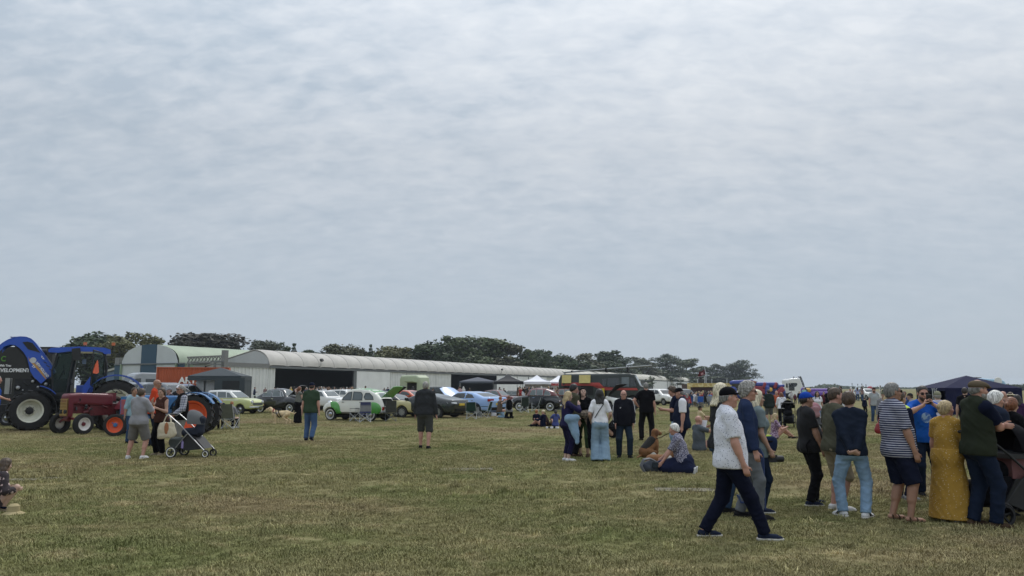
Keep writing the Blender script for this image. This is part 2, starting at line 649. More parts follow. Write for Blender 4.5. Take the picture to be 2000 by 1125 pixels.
def person(label, at, H, rz, S):
 """one figure: body (one skin), garments, hair, shoes, small things worn; rz = heading (0 looks away from the camera)"""
 P = dict(STAND)
 P.update(S)
 h = P.get('h', 0.012)
 sc = H / 1.75
 b = P.get('b', 1.0)
 fem = P.get('fem', False)
 if fem and 'sw' not in P:
  P['sw'] = .152
 root = thing('person', label, 'person', at, R(rz), P.get('group'))
 seed = P.get('seed', abs(hash(label)) % 1000 if False else sum(map(ord, label)) % 1000)
 rr = random.Random(seed)
 pel = np.array(P['pel'], float)
 Rp = rotm(P.get('pyaw', 0), P['lean'] * .4)
 Rt = rotm(P.get('twist', 0) + P.get('pyaw', 0), P['lean'], P.get('roll', 0))
 Tt = lambda x, y, z: pel + Rt @ v3(x, y, z)
 # ---- joints
 sw = P.get('sw', .172) * (0.5 + 0.5 * b) if b > 1 else P.get('sw', .172)
 shz = .465
 shl, shr = Tt(-sw, -.005, shz), Tt(sw, -.005, shz)
 neck, nb = Tt(0, -.005, .50), Tt(0, .012, .585)
 hy, hp = P['head'][0], P['head'][1]
 Rh = rotm(P.get('pyaw', 0) + P.get('twist', 0) * .6 + hy, P['lean'] * .5 + hp, P['head'][2] if len(P['head']) > 2 else 0)
 hc = nb + Rh @ v3(0, .018, .095)
 hips = [pel + Rp @ v3(s * .088, 0, -.045) for s in (-1, 1)]
 J = {}
 for i, (k, s) in enumerate((('l', -1), ('r', 1))):
  f = P['f' + k]
  ank = v3(*f[:3])
  yaw = f[3] if len(f) > 3 else 0
  fd = rotm(yaw) @ v3(0, 1, 0)
  hint = np.array(P.get('k' + k, fd + v3(s * .1, 0, 0.02)), float)
  kn, ank = ik(hips[i], ank, .435, .41, hint)
  fp = f[4] if len(f) > 4 else 0
  J['foot' + k] = rotm(yaw, fp) if len(f) < 6 else rotm(yaw, fp, f[5])
  J['kn' + k], J['an' + k] = kn, ank
  wr = v3(*P['h' + k])
  sh = shl if k == 'l' else shr
  eh = np.array(P.get('e' + k, (s * .45, -1, -.25)), float)
  J['el' + k], J['wr' + k] = ik(sh, wr, .295, .255, eh)
  J['sh' + k] = sh
 # ---- body primitives
 bl, bu = P.get('belly', 0), P.get('bust', 1 if fem else 0)
 wz = 0.87 if fem else 1.0
 hipw = 1.06 if fem else 1.0
 tors = [(el(pel + Rp @ v3(0, -.005, .0), v3(.162 * b * hipw, .112 * b, .115), Rp), 0, .05),
   (el(Tt(0, 0, .15), v3(.142 * b * wz, .102 * b, .15), Rt), 0, .07),
   (el(Tt(0, 0, .30), v3(.160 * b * wz, .112 * b, .185), Rt), 0, .07),
   (rc(shl * .82 + shr * .18, shr * .82 + shl * .18, .066, .066, (Rt[:, 1], .95)), 0, .06),
   (el(pel + Rp @ v3(-.07, -.055 * b, -.05), v3(.092, .085, .095), Rp), 0, .04),
   (el(pel + Rp @ v3(.07, -.055 * b, -.05), v3(.092, .085, .095), Rp), 0, .04)]
 if bl:
  tors.append((el(Tt(0, .045 + .045 * bl, .12), v3(.135 * b, .085 + .035 * bl, .15), Rt), 0, .06))
 if bu:
  tors += [(el(Tt(s * .07, .085, .315), v3(.066, .06, .066) * (.75 + .25 * bu), Rt), 0, .045) for s in (-1, 1)]
 trap = [(rc(Tt(s * .03, -.015, .545), Tt(s * (sw - .03), -.012, .49), .042, .045), 0, .05) for s in (-1, 1)]
 lb = .5 + .5 * b
 legs, arms = {}, {}
 for i, k in enumerate('lr'):
  kn, an = J['kn' + k], J['an' + k]
  hp_ = hips[i]
  back = unit(np.cross(np.cross(an - kn, kn - hp_ + v3(0, .001, 0)), an - kn) + 1e-6) if False else J['foot' + k] @ v3(0, -1, 0)
  legs[k] = [(rc(hp_, kn, .086 * lb, .056 * lb), 0, .04), (rc(kn, an, .053 * lb, .038), 0, .03),
       (rc(kn * .8 + an * .2 + back * .012, kn * .5 + an * .5 + back * .012, .054 * lb, .048 * lb), 0, .03)]
  sh, e_, w_ = J['sh' + k], J['el' + k], J['wr' + k]
  ab = (.047 if fem else .052) * lb
  arms[k] = [(rc(sh, e_, ab, ab * .82), 0, .035), (rc(e_, w_, ab * .84, .027), 0, .02),
       (rc(e_ * .85 + w_ * .15, e_ * .6 + w_ * .4, ab * .86, ab * .75), 0, .02)]
 skin = SKINS[P.get('skin', 'fair')]
 skm = mat('skin_' + P.get('skin', 'fair'), skin, .5, var=.12, vs=9, spec=.35)
 Hh = lambda x, y, z: hc + Rh @ v3(x, y, z)
 headp = [(rc(Tt(0, -.01, .47), Hh(0, -.022, -.05), .058 if not fem else .05, .054 if not fem else .047), 0, .03),
    (el(Hh(0, -.012, .03), v3(.074, .093, .088), Rh), 0, .02),
    (el(Hh(0, .020, -.038), v3(.057, .068, .083), Rh), 0, .03),
    (el(Hh(0, .066, -.096), v3(.024, .02, .018), Rh), 0, .03),
    (rc(Hh(0, .086, .012), Hh(0, .107, -.026), .008, .013), 0, .012),
    (rc(Hh(-.032, .076, .026), Hh(.032, .076, .026), .011), 0, .015),
    (rc(Hh(-.02, .083, -.058), Hh(.02, .083, -.058), .0085), 0, .008),
    (el(Hh(-.042, .056, -.025), v3(.024, .024, .024), Rh), 0, .02), (el(Hh(.042, .056, -.025), v3(.024, .024, .024), Rh), 0, .02),
    (el(Hh(-.077, -.006, -.008), v3(.009, .021, .031), Rh), 0, .008), (el(Hh(.077, -.006, -.008), v3(.009, .021, .031), Rh), 0, .008)]
 hands = []
 for k, s in (('l', -1), ('r', 1)):
  e_, w_ = J['el' + k], J['wr' + k]
  d = unit(w_ - e_)
  if 'd' + k in P:
   d = unit(np.array(P['d' + k], float))
  pn = np.array(P.get('n' + k, (-s, .15, 0)), float)
  pn = unit(pn - d * (pn @ d))
  side = np.cross(d, pn)
  if side @ v3(0, 1, .3) < 0 and 't' + k not in P:
   side = -side
  if P.get('t' + k):
   side = -side
  c = P.get('c' + k, .35)
  kn_ = w_ + d * .088
  hands.append((rc(w_ + d * .015, kn_ - d * .012, .033, .036, (pn, .42)), 0, .015))
  if h <= .013:
   for fi, (o, ln) in enumerate(((.027, .072), (.009, .082), (-.009, .076), (-.026, .058))):
    a0 = kn_ + side * o - d * .01
    a1, a2 = c * 1.0 + .05 * fi, c * 2.4 + .06 * fi
    p1 = a0 + (d * math.cos(a1) + pn * math.sin(a1)) * ln * .52
    p2 = p1 + (d * math.cos(a2) + pn * math.sin(a2)) * ln * .48
    hands += [(rc(a0, p1, .0095, .0088), 0, .006), (rc(p1, p2, .0088, .0075), 0, .004)]
   t0 = w_ + d * .028 + side * .024
   t1 = t0 + unit(side * .75 + d * .75 + pn * .35) * .045
   t2 = t1 + unit(side * .25 + d * .9 + pn * (.3 + c)) * .034
   hands += [(rc(t0, t1, .013, .0105), 0, .012), (rc(t1, t2, .0105, .0085), 0, .004)]
  else:
   p1 = kn_ + (d * math.cos(c) + pn * math.sin(c)) * .04
   hands += [(rc(kn_, p1, .03, .026, (pn, .4)), 0, .012),
       (rc(w_ + d * .03 + side * .022, w_ + d * .085 + side * .05, .012, .009), 0, .01)]
 feet = []
 for k in 'lr':
  an, Fm = J['an' + k], J['foot' + k]
  feet += [(rc(an + Fm @ v3(0, -.035, -.042), an + Fm @ v3(0, .13, -.052), .033, .03, (Fm[:, 2], .8)), 0, .03),
     (rc(an + Fm @ v3(0, .12, -.055), an + Fm @ v3(0, .16, -.058), .034, .026, (Fm[:, 2], .65)), 0, .02)]
 body = tors + trap + legs['l'] + legs['r'] + arms['l'] + arms['r'] + headp + feet + hands
 F = field_of(body, h)
 if h <= .016:
  for s in (-1, 1):
   F.add(el(Hh(s * .031, .093, .004), v3(.014, .011, .008), Rh), 0, .008, 's')
 part = lambda name, Fd, m, parent=root: link(name, Fd.mesh(name, sc), m, parent)
 body_o = part('body', F, skm)
 def cm(d, dflt=None):
  """material from a clothing dict"""
  return d['m'] if 'm' in d else dflt
 hg = h * 1.3
 # ---- top
 T = P.get('top')
 if T:
  t = T.get('loose', .012)
  pr = [(p, t + i, k) for p, i, k in tors] + [(p, t - .004, k) for p, i, k in trap]
  hem = T.get('hem', -.10)
  pr.append((el(Tt(0, .01 + .03 * bl, hem + .06), v3(.168 * b * hipw * T.get('hw', 1), (.118 * b + .03 * bl) * T.get('hw', 1), .20), Rt), t, .06))
  if not fem:
   pr.append((rc(Tt(0, .008 + .01 * bl, .30), Tt(0, .012 + .02 * bl, hem - .12), .108 * b, .112 * b, (Rt[:, 0], 1.40)), t, .05))
  sl = T.get('sleeve', .55)
  st = T.get('sloose', t)
  for k in 'lr':
   s, e_, w_ = J['sh' + k], J['el' + k], J['wr' + k]
   if sl <= 0:
    continue
   if sl <= 1:
    q = s + (e_ - s) * sl
    d = unit(e_ - s)
    pr.append((rc(s, s + (e_ - s) * min(1.15, sl + .3), .05 * lb, .046 * lb, None, (q, d)), st, .03))
   else:
    q = e_ + (w_ - e_) * min(sl - 1, .97)
    d = unit(w_ - e_)
    pr.append((rc(s, e_, .05 * lb, .043 * lb), st, .03))
    pr.append((rc(e_, w_, .043 * lb, .032, None, (q, d)), st, .025))
  if T.get('collar'):
   pr.append((rc(Tt(0, -.012, .50), Tt(0, -.004, .555), .062, .060, None, (Tt(0, 0, .558), Rt @ v3(0, -.35, .94))), .008, .02))
  if T.get('hood'):
   pr += [(rc(Tt(-.07, -.065, .50), Tt(.07, -.065, .50), .05), 0, .03), (rc(Tt(0, -.085, .47), Tt(0, -.09, .40), .06, .04), 0, .03)]
  F = field_of(pr, hg)
  F.folds(T.get('fold', .009), CLOTH_W, seed)
  F.cut(Tt(0, 0, hem), -Rt[:, 2] + Rt[:, 1] * .0)
  if not T.get('collar') and not T.get('hood'):
   F.add(rc(Tt(0, .0, .52), Tt(0, .03, .62), .062, .075), T.get('neck', .004), .0, 's')
  else:
   F.add(rc(Tt(0, .0, .52), Hh(0, -.01, -.02), .055, .058), .003, .0, 's')
  o = part(T.get('name', 'shirt'), F, T['m'])
  if T.get('under'):           # a second layer showing at sleeves or hem
   U = T['under']
   pr = [(p, U.get('loose', t - .006) + i, k) for p, i, k in tors] + [(p, U.get('loose', t - .006) - .004, k) for p, i, k in trap]
   for k in 'lr':
    s, e_, w_ = J['sh' + k], J['el' + k], J['wr' + k]
    u = U['sleeve']
    if u <= 1:
     q, d = s + (e_ - s) * u, unit(e_ - s)
     pr.append((rc(s, s + (e_ - s) * min(1.15, u + .3), .05 * lb, .046 * lb, None, (q, d)), t + .004, .03))
    else:
     q, d = e_ + (w_ - e_) * min(u - 1, .97), unit(w_ - e_)
     pr += [(rc(s, e_, .05 * lb, .043 * lb), t, .03), (rc(e_, w_, .043 * lb, .032, None, (q, d)), t, .025)]
   if U.get('collar'):
    pr.append((rc(Tt(0, -.012, .50), Tt(0, -.004, .565), .060, .058, None, (Tt(0, 0, .57), Rt @ v3(0, -.3, .95))), .006, .02))
   F = field_of(pr, hg)
   F.folds(.007, CLOTH_W, seed + 3)
   F.cut(Tt(0, 0, U.get('hem', -.02)), -Rt[:, 2])
   F.add(rc(Tt(0, .0, .52), Hh(0, -.01, -.02), .055, .058), .002, .0, 's')
   part(U.get('name', 'shirt'), F, U['m'])
 # ---- trousers, shorts, skirt
 B = P.get('bot')
 if B and not B.get('skirt'):
  t = B.get('loose', .012)
  pr = [(tors[0][0], t, .05), (tors[4][0], t * .6, .04), (tors[5][0], t * .6, .04), (el(Tt(0, .01, .06), v3(.15 * b, .11 * b + .02 * bl, .10), Rt), t, .05)]
  ln = B.get('len', 1.95)
  fl = B.get('flare', 0)
  for i, k in enumerate('lr'):
   hp_, kn, an = hips[i], J['kn' + k], J['an' + k]
   if ln <= 1:
    q, d = hp_ + (kn - hp_) * ln, unit(kn - hp_)
    pr.append((rc(hp_, hp_ + (kn - hp_) * (ln + .2), .09 * lb, (.07 + fl) * lb, None, (q, d)), t, .03))
   else:
    f = ln - 1
    q, d = kn + (an - kn) * f, unit(an - kn)
    pr.append((rc(hp_, kn, .088 * lb, .06 * lb + fl * .3), t, .03))
    pr.append((rc(kn, kn + (an - kn) * 1.12, .06 * lb + fl * .3, .05 + fl, None, (q, d)), t, .025))
  F = field_of(pr, hg)
  F.folds(B.get('fold', .010), LEG_W, seed + 1)
  F.cut(Tt(0, 0, B.get('waist', (T or {}).get('hem', 0.04) + .05)), Rt[:, 2])
  part(B.get('name', 'shorts' if ln <= 1.1 else 'trousers'), F, B['m'])
 elif B:
  t = B.get('loose', .012)
  w0, w1 = .135 * b, B.get('w1', .21)
  z0, z1 = .13, B['z1']
  pts = B.get('path')
  pr = [(tors[0][0], t + .004, .05), (el(Tt(0, .01, .08), v3(.145 * b, .11 * b, .12), Rt), t, .05), (tors[4][0], t, .04), (tors[5][0], t, .04)]
  if pts is None:
   pr.append((rc(pel, v3(pel[0] + B.get('dx', 0), pel[1] + B.get('dy', 0), z1 - .05), w0 * 1.08, w1, (v3(0, 1, 0), .8)), t, .06))
   F = field_of(pr, hg)
   F.folds(B.get('fold', .014), [(.11, .6, (1, .6, .05)), (.17, .6, (.8, 1, .08)), (.08, .3, (1, .2, .1))], seed + 1)
   F.cut(v3(0, 0, z1), v3(0, 0, -1))
  else:
   for a, c, ra, rb_ in pts:
    pr.append((rc(a, c, ra, rb_), 0, .06))
   F = field_of(pr, hg)
   F.folds(B.get('fold', .012), CLOTH_W, seed + 1)
   F.cut(v3(0, 0, .012), v3(0, 0, -1))
  F.cut(Tt(0, 0, B.get('waist', .12)), Rt[:, 2])
  part(B.get('name', 'skirt'), F, B['m'])
 # ---- shoes
 Sh = P.get('shoes')
 if Sh:
  for k in 'lr':
   an, Fm = J['an' + k], J['foot' + k]
   up = Sh.get('up', .0)
   pr = [(rc(an + Fm @ v3(0, -.04, -.04), an + Fm @ v3(0, .12, -.05), .042, .040, (Fm[:, 2], .85)), 0, .03),
      (rc(an + Fm @ v3(0, .10, -.054), an + Fm @ v3(0, .165, -.058), .043, .034, (Fm[:, 2], .7)), 0, .02),
      (rc(an + Fm @ v3(0, -.012, -.04), an + Fm @ v3(0, -.005, up), .046, .044, None, (an + Fm @ v3(0, 0, up), Fm @ v3(0, -.2, 1))), 0, .02)]
   F = field_of(pr, h)
   F.cut(an + Fm @ v3(0, 0, -.068), Fm @ v3(0, 0, -1))
   so = part('shoe', F, Sh['m'])
   if h <= .016 or Sh.get('force'):
    pr = [(rc(an + Fm @ v3(0, -.045, -.07), an + Fm @ v3(0, .10, -.07), .047, .048, None), 0, .0),
       (rc(an + Fm @ v3(0, .09, -.07), an + Fm @ v3(0, .17, -.066), .048, .040), 0, .02)]
    F = field_of(pr, h * .7)
    F.cut(an + Fm @ v3(0, 0, -.058), Fm @ v3(0, 0, 1))
    F.cut(an + Fm @ v3(0, 0, -.086), Fm @ v3(0, 0, -1))
    part('sole', F, Sh.get('sole', Sh['m']), so)
 # ---- hair, beard, hat, glasses
 Hr = P.get('hair')
 if Hr:
  st = Hr.get('style', 'short')
  v = Hr.get('vol', .009) * .8 - .001
  pr = [(el(Hh(0, -.014, .032), v3(.075, .094, .089) + v, Rh), 0, .02), (el(Hh(0, -.035, -.015), v3(.067, .072, .08) + v * .6, Rh), 0, .03)]
  if st in ('long', 'bob', 'tail', 'bun'):
   pr.append((el(Hh(0, -.03, .0), v3(.080, .082, .1) + v * .7, Rh), 0, .03))
  L_ = Hr.get('len', .25)
  dn = v3(0, 0, -1)
  if st in ('long', 'bob'):
   for x in (-.06, 0, .06):
    a = Hh(x, -.045 - .02 * (x == 0), -.02)
    e2 = Tt(x * 1.15, -.095 - .015 * (x == 0), .60 - L_)
    m_ = Hh(x * 1.2, -.06, -.10)
    pr += [(rc(a, m_, .045, .045), 0, .04), (rc(m_, e2, .045, .026), 0, .04)]
   if Hr.get('front'):
    for x in (-.075, .075):
     a, m_ = Hh(x, .01, .0), Hh(x * 1.1, .015, -.12)
     pr += [(rc(a, m_, .026, .026), 0, .03), (rc(m_, Tt(x * 1.1, .09, .60 - L_ * .9), .026, .018), 0, .03)]
  if st == 'tail':
   a = Hh(0, -.105, .03)
   m_ = Hh(0, -.135, -.02)
   pr += [(rc(a, m_, .028, .034), 0, .02), (rc(m_, Tt(0, -.12, .60 - L_), .034, .015), 0, .02)]
  if st == 'bun':
   pr.append((el(Hh(0, -.105, .035), v3(.04, .035, .04), Rh), 0, .015))
  F = field_of(pr, h * .9)
  wv = [(.035, .6, (1, 1, .3)), (.05, .6, (1, -.5, .3)), (.026, .4, (.4, 1, .6))]
  F.folds(Hr.get('rough', .006), wv, seed + 5)
  fx = Hr.get('line', .062)
  A = Hh(0, fx, .067)
  n1 = Rh @ unit(v3(0, .84, -.55))
  F2 = Field(F.lo, F.lo + (np.array(F.n) - 2) * F.h, F.h)
  if st in ('long', 'bob'):
   n1 = Rh @ unit(v3(0, .93, -.36))
   A = Hh(0, fx - .004, .064)
  F.cut(A, n1) if not Hr.get('front') else F.add(el(Hh(0, .085, -.03), v3(.056, .085, .10), Rh), 0, .01, 's')
  if st == 'short':
   F.cut(Hh(0, -.06, Hr.get('nape', -.05)), Rh @ unit(v3(0, .55, -1)))
  if P.get('cap') and P['cap'].get('kind', 'base') != 'sun':
   F.cut(Hh(0, .04, .034), Rh @ unit(v3(0, -.12, 1)))
  part('hair', F, Hr['m'])
 if P.get('beard'):
  pr = [(el(Hh(0, .022, -.056), v3(.061, .072, .07), Rh), 0, .02), (el(Hh(0, .066, -.098), v3(.03, .025, .024), Rh), 0, .03)]
  F = field_of(pr, h * .9)
  F.folds(.002, [(.02, 1, (1, 1, 1))], seed)
  F.cut(Hh(0, .03, -.035), Rh @ unit(v3(0, .25, 1)))
  F.cut(Hh(0, -.015, 0), Rh @ v3(0, -1, 0))
  F.add(el(Hh(0, .09, -.058), v3(.02, .02, .008), Rh), 0, 0, 's')
  part('beard', F, P['beard'])
 Cp = P.get('cap')
 if Cp:
  kind = Cp.get('kind', 'base')
  pr = [(el(Hh(0, -.012, .036), v3(.083, .102, .092) + Cp.get('vol', 0.0), Rh), 0, .02)]
  F = field_of(pr, h * .9)
  if kind == 'base':
   F.cut(Hh(0, .04, .035), Rh @ unit(v3(0, .12, -1)))
   Fb = field_of([(el(Hh(0, .085, .043), v3(.074, .085, .03), rotm(0, 0) if False else Rh), 0, 0)], h * .8)
   Fb.cut(Hh(0, .10, .038), Rh @ unit(v3(0, .10, -1)))
   Fb.cut(Hh(0, .10, .052), Rh @ unit(v3(0, .25, 1)))
   co = part('cap', F, Cp['m'])
   part('brim', Fb, Cp.get('bm', Cp['m']), co)
  elif kind == 'flat':
   F = field_of([(el(Hh(0, -.012, .048), v3(.088, .108, .066), Rh), 0, .02), (el(Hh(0, .06, .05), v3(.075, .062, .032), Rh), 0, .04)], h * .9)
   F.cut(Hh(0, .04, .036), Rh @ unit(v3(0, .12, -1)))
   co = part('flat_cap', F, Cp['m'])
   Fb = field_of([(el(Hh(0, .095, .038), v3(.064, .05, .016), Rh), 0, 0)], h * .8)
   part('brim', Fb, Cp['m'], co)
  elif kind == 'beanie':
   F = field_of([(el(Hh(0, -.02, .04), v3(.086, .105, .096), Rh), 0, .02), (el(Hh(0, -.075, .075), v3(.05, .05, .05), Rh), 0, .04)], h * .9)
   F.cut(Hh(0, .04, .045), Rh @ unit(v3(0, .4, -1)))
   part('beanie', F, Cp['m'])
  else:
   F.cut(Hh(0, .0, .035), Rh @ v3(0, 0, -1))
   co = part('hat', F, Cp['m'])
   Fb = field_of([(el(Hh(0, -.005, .036), v3(.15, .165, .016), Rh), 0, 0)], h * .8)
   part('brim', Fb, Cp['m'], co)
 if P.get('glasses'):
  g = MB()
  dark = P['glasses'] == 'sun'
  for s in (-1, 1):
   c = Hh(s * .033, .098, .006)
   ring = [c + Rh @ v3(.027 * math.cos(a), -.006 * abs(math.cos(a)) , .020 * math.sin(a)) for a in np.linspace(0, 6.283, 11)[:-1]]
   if dark:
    g.sheet([p * sc for p in ring], .004)
   else:
    g.tube([p * sc for p in ring + ring[:1]], .0028, 5)
   g.tube([Hh(s * .060, .09, .012) * sc, Hh(s * .078, .0, .01) * sc], .0028 if not dark else .004, 5)
  g.tube([Hh(-.01, .1, .01) * sc, Hh(.01, .1, .01) * sc], .003, 5)
  g.build('sunglasses' if dark else 'glasses', mat('spectacle_black', (.012, .012, .013), .25, var=0), root)
 if h <= .016 and not P.get('noface'):
  if P.get('glasses') != 'sun':
   for s in (-1, 1):
    F = field_of([(el(Hh(s * .031, .0855, .004), v3(.0115, .006, .0055), Rh), 0, 0)], .003)
    part('eye', F, mat('eye_dark', (.03, .022, .018), .2, var=0))
  bm_ = Hr['m'] if Hr else mat('brow_brown', (.08, .05, .035), .8)
  for s in (-1, 1):
   F = field_of([(rc(Hh(s * .016, .0905, .028), Hh(s * .045, .079, .03), .0045), 0, 0)], .004)
   part('eyebrow', F, bm_)
  F = field_of([(rc(Hh(-.019, .0865, -.0585), Hh(.019, .0865, -.0585), .0062), 0, 0)], .004)
  part('lips', F, mat('lips_' + P.get('skin', 'fair'), (skin[0] * .8, skin[1] * .55, skin[2] * .58), .45, var=0))
 J.update(root=root, sc=sc, Tt=Tt, Hh=Hh, Rt=Rt, Rh=Rh, pel=pel, hips=hips, hand=lambda k: J['wr' + k] + unit(J['wr' + k] - J['el' + k]) * .09)
 return J
def height_from(feet, head):
 return CAMH * (feet - head) / (feet - HOR)
def stand_at(px, feet, head):
 """ground place and body height of someone whose feet and crown show at these rows"""
 return gp(px, feet), height_from(feet, head)
# ------------------------------------------------------------------ ground
def meadow_colour(nt):
 """colour of the turf at a place: straw, brown and green patches of several sizes"""
 N, L = nt.nodes.new, nt.links.new
 geo = N('ShaderNodeNewGeometry')
 def noise(scale, detail=4, rough=.55, sc=(1, 1, 1), off=0.0):
  mp = N('ShaderNodeMapping')
  mp.inputs['Scale'].default_value = sc
  mp.inputs['Location'].default_value = (off, off * 1.7, 0)
  L(geo.outputs['Position'], mp.inputs[0])
  n = N('ShaderNodeTexNoise')
  n.inputs['Scale'].default_value = scale
  n.inputs['Detail'].default_value = detail
  n.inputs['Roughness'].default_value = rough
  L(mp.outputs[0], n.inputs[0])
  return n.outputs['Fac']
 def ramp(v, a, c):
  n = N('ShaderNodeMapRange')
  n.interpolation_type = 'SMOOTHSTEP'
  L(v, n.inputs[0])
  n.inputs[1].default_value = a
  n.inputs[2].default_value = c
  return n.outputs[0]
 def mix(f, a, c):
  n = N('ShaderNodeMix')
  n.data_type = 'RGBA'
  L(f, n.inputs['Factor'])
  for k, v in (('A', a), ('B', c)):
   if isinstance(v, tuple):
    n.inputs[k].default_value = (*v, 1)
   else:
    L(v, n.inputs[k])
  return n.outputs['Result']
 green, straw, brown, olive_ = (.152, .164, .063), (.350, .294, .162), (.240, .193, .108), (.208, .191, .091)
 c = mix(ramp(noise(.32, 5, .6), .42, .66), olive_, green)
 c = mix(ramp(noise(.10, 4, .55, (1, 1.5, 1), 7), .48, .66), c, brown)
 c = mix(ramp(noise(.9, 5, .62, (1, 2.0, 1), 3), .52, .74), c, straw)
 c = mix(ramp(noise(3.2, 4, .6, (1, 1.4, 1), 5), .56, .80), c, green)
 c = mix(ramp(noise(2.3, 4, .6, (1, 1.6, 1), 11), .56, .78), c, straw)
 return c, noise
def ground_material():
 m = bpy.data.materials.new('meadow')
 m.use_nodes = True
 nt = m.node_tree
 N, L = nt.nodes.new, nt.links.new
 b = nt.nodes['Principled BSDF']
 b.inputs['Roughness'].default_value = 0.95
 b.inputs['Specular IOR Level'].default_value = 0.05
 c, noise = meadow_colour(nt)
 hv = N('ShaderNodeHueSaturation')
 mr = N('ShaderNodeMapRange')
 L(noise(30, 4, .75, (1, .8, 1)), mr.inputs[0])
 mr.inputs[1].default_value = .3
 mr.inputs[2].default_value = .7
 mr.inputs[3].default_value = .62
 mr.inputs[4].default_value = 1.12
 L(mr.outputs[0], hv.inputs['Value'])
 L(c, hv.inputs['Color'])
 L(hv.outputs[0], b.inputs['Base Color'])
 bn = N('ShaderNodeBump')
 bn.inputs['Strength'].default_value = 0.6
 bn.inputs['Distance'].default_value = 0.05
 L(noise(16, 5, .7), bn.inputs['Height'])
 L(bn.outputs[0], b.inputs['Normal'])
 return m
mb = MB()
rings = [0.0, 60, 200, 700, 2600]
nseg = 32
mb.v.append((0, 40, 0))
for r in rings[1:]:
 for k in range(nseg):
  a = 2 * math.pi * k / nseg
  mb.v.append((r * math.cos(a), 40 + r * math.sin(a), 0))
for k in range(nseg):
 mb.f.append((0, 1 + k, 1 + (k + 1) % nseg))
 for j in range(len(rings) - 2):
  a, c = 1 + j * nseg, 1 + (j + 1) * nseg
  mb.f.append((a + k, c + k, c + (k + 1) % nseg, a + (k + 1) % nseg))
mb.mi = [0] * len(mb.f)
ground = mb.build('ground', ground_material())
ground['kind'] = 'structure'
# ------------------------------------------------------------------ grass blades near the camera
def grass_clump(seed, n, rad, hgt):
 r = random.Random(seed)
 mb = MB()
 for i in range(n):
  x, y = r.uniform(-rad, rad), r.uniform(-rad, rad)
  a = r.uniform(0, 6.28)
  hh = hgt * r.uniform(.35, 1.15) * (1.6 if r.random() < .06 else 1)
  w = r.uniform(.0022, .004)
  lean = r.uniform(.2, 1.2) * hh
  dx, dy = math.cos(a), math.sin(a)
  s = Vector((-dy, dx, 0)) * w
  p0, p1, p2 = Vector((x, y, -.004)), Vector((x + dx * lean * .35, y + dy * lean * .35, hh * .65)), Vector((x + dx * lean, y + dy * lean, hh))
  b = len(mb.v)
  mb.v += [tuple(p0 - s), tuple(p0 + s), tuple(p1 + s * .8), tuple(p1 - s * .8), tuple(p2)]
  mb.f += [(b, b + 1, b + 2, b + 3), (b + 3, b + 2, b + 4)]
  mb.mi += [0, 0]
 return mb.mesh('grass_clump', fix=False)
def blade_material(name, k):
 """blades take the colour of the turf they stand in, each a little lighter or darker"""
 m = bpy.data.materials.new(name)
 m.use_nodes = True
 nt = m.node_tree
 N, L = nt.nodes.new, nt.links.new
 b = nt.nodes['Principled BSDF']
 b.inputs['Roughness'].default_value = 0.75
 b.inputs['Specular IOR Level'].default_value = 0.15
 c, noise = meadow_colour(nt)
 g = N('ShaderNodeNewGeometry')
 hv = N('ShaderNodeHueSaturation')
 mr = N('ShaderNodeMapRange')
 L(g.outputs['Random Per Island'], mr.inputs[0])
 mr.inputs[3].default_value = .80 * k
 mr.inputs[4].default_value = 1.32 * k
 L(mr.outputs[0], hv.inputs['Value'])
 L(c, hv.inputs['Color'])
 L(hv.outputs[0], b.inputs['Base Color'])
 return m
def scatter(name, meshes, pts, scales, materials, label):
 """one object whose geometry nodes set clumps on given points (stuff: nobody could count blades)"""
 sub = bpy.data.collections.new(name + '_sources')
 for i, me in enumerate(meshes):
  me.materials.append(materials[i % len(materials)])
  sub.objects.link(bpy.data.objects.new(name + '_source', me))
 me = bpy.data.meshes.new(name)
 me.vertices.add(len(pts))
 me.vertices.foreach_set('co', np.array(pts, np.float32).ravel())
 at = me.attributes.new('sc', 'FLOAT', 'POINT')
 at.data.foreach_set('value', np.array(scales, np.float32))
 o = link(name, me)
 ng = bpy.data.node_groups.new(name, 'GeometryNodeTree')
 ng.interface.new_socket('Geometry', in_out='INPUT', socket_type='NodeSocketGeometry')
 ng.interface.new_socket('Geometry', in_out='OUTPUT', socket_type='NodeSocketGeometry')
 N, L = ng.nodes.new, ng.links.new
 gi, go = N('NodeGroupInput'), N('NodeGroupOutput')
 iop = N('GeometryNodeInstanceOnPoints')
 ci = N('GeometryNodeCollectionInfo')
 ci.inputs['Collection'].default_value = sub
 ci.inputs['Separate Children'].default_value = True
 ci.inputs['Reset Children'].default_value = True
 iop.inputs['Pick Instance'].default_value = True
 rv = N('FunctionNodeRandomValue')
 rv.data_type = 'FLOAT_VECTOR'
 rv.inputs['Max'].default_value = (0.0, 0.0, 6.283)
 na = N('GeometryNodeInputNamedAttribute')
 na.inputs['Name'].default_value = 'sc'
 L(gi.outputs[0], iop.inputs['Points'])
 L(ci.outputs[0], iop.inputs['Instance'])
 L(rv.outputs[0], iop.inputs['Rotation'])
 L(na.outputs['Attribute'], iop.inputs['Scale'])
 L(iop.outputs[0], go.inputs[0])
 md = o.modifiers.new('scatter', 'NODES')
 md.node_group = ng
 o['kind'] = 'stuff'
 o['label'] = label
 return o
def vnoise(x, y, seed):
 r = np.random.RandomState(seed)
 t = r.rand(64, 64)
 xi, yi = np.floor(x).astype(int), np.floor(y).astype(int)
 fx, fy = x - xi, y - yi
 fx, fy = fx * fx * (3 - 2 * fx), fy * fy * (3 - 2 * fy)
 g = lambda i, j: t[i % 64, j % 64]
 return (g(xi, yi) * (1 - fx) + g(xi + 1, yi) * fx) * (1 - fy) + (g(xi, yi + 1) * (1 - fx) + g(xi + 1, yi + 1) * fx) * fy
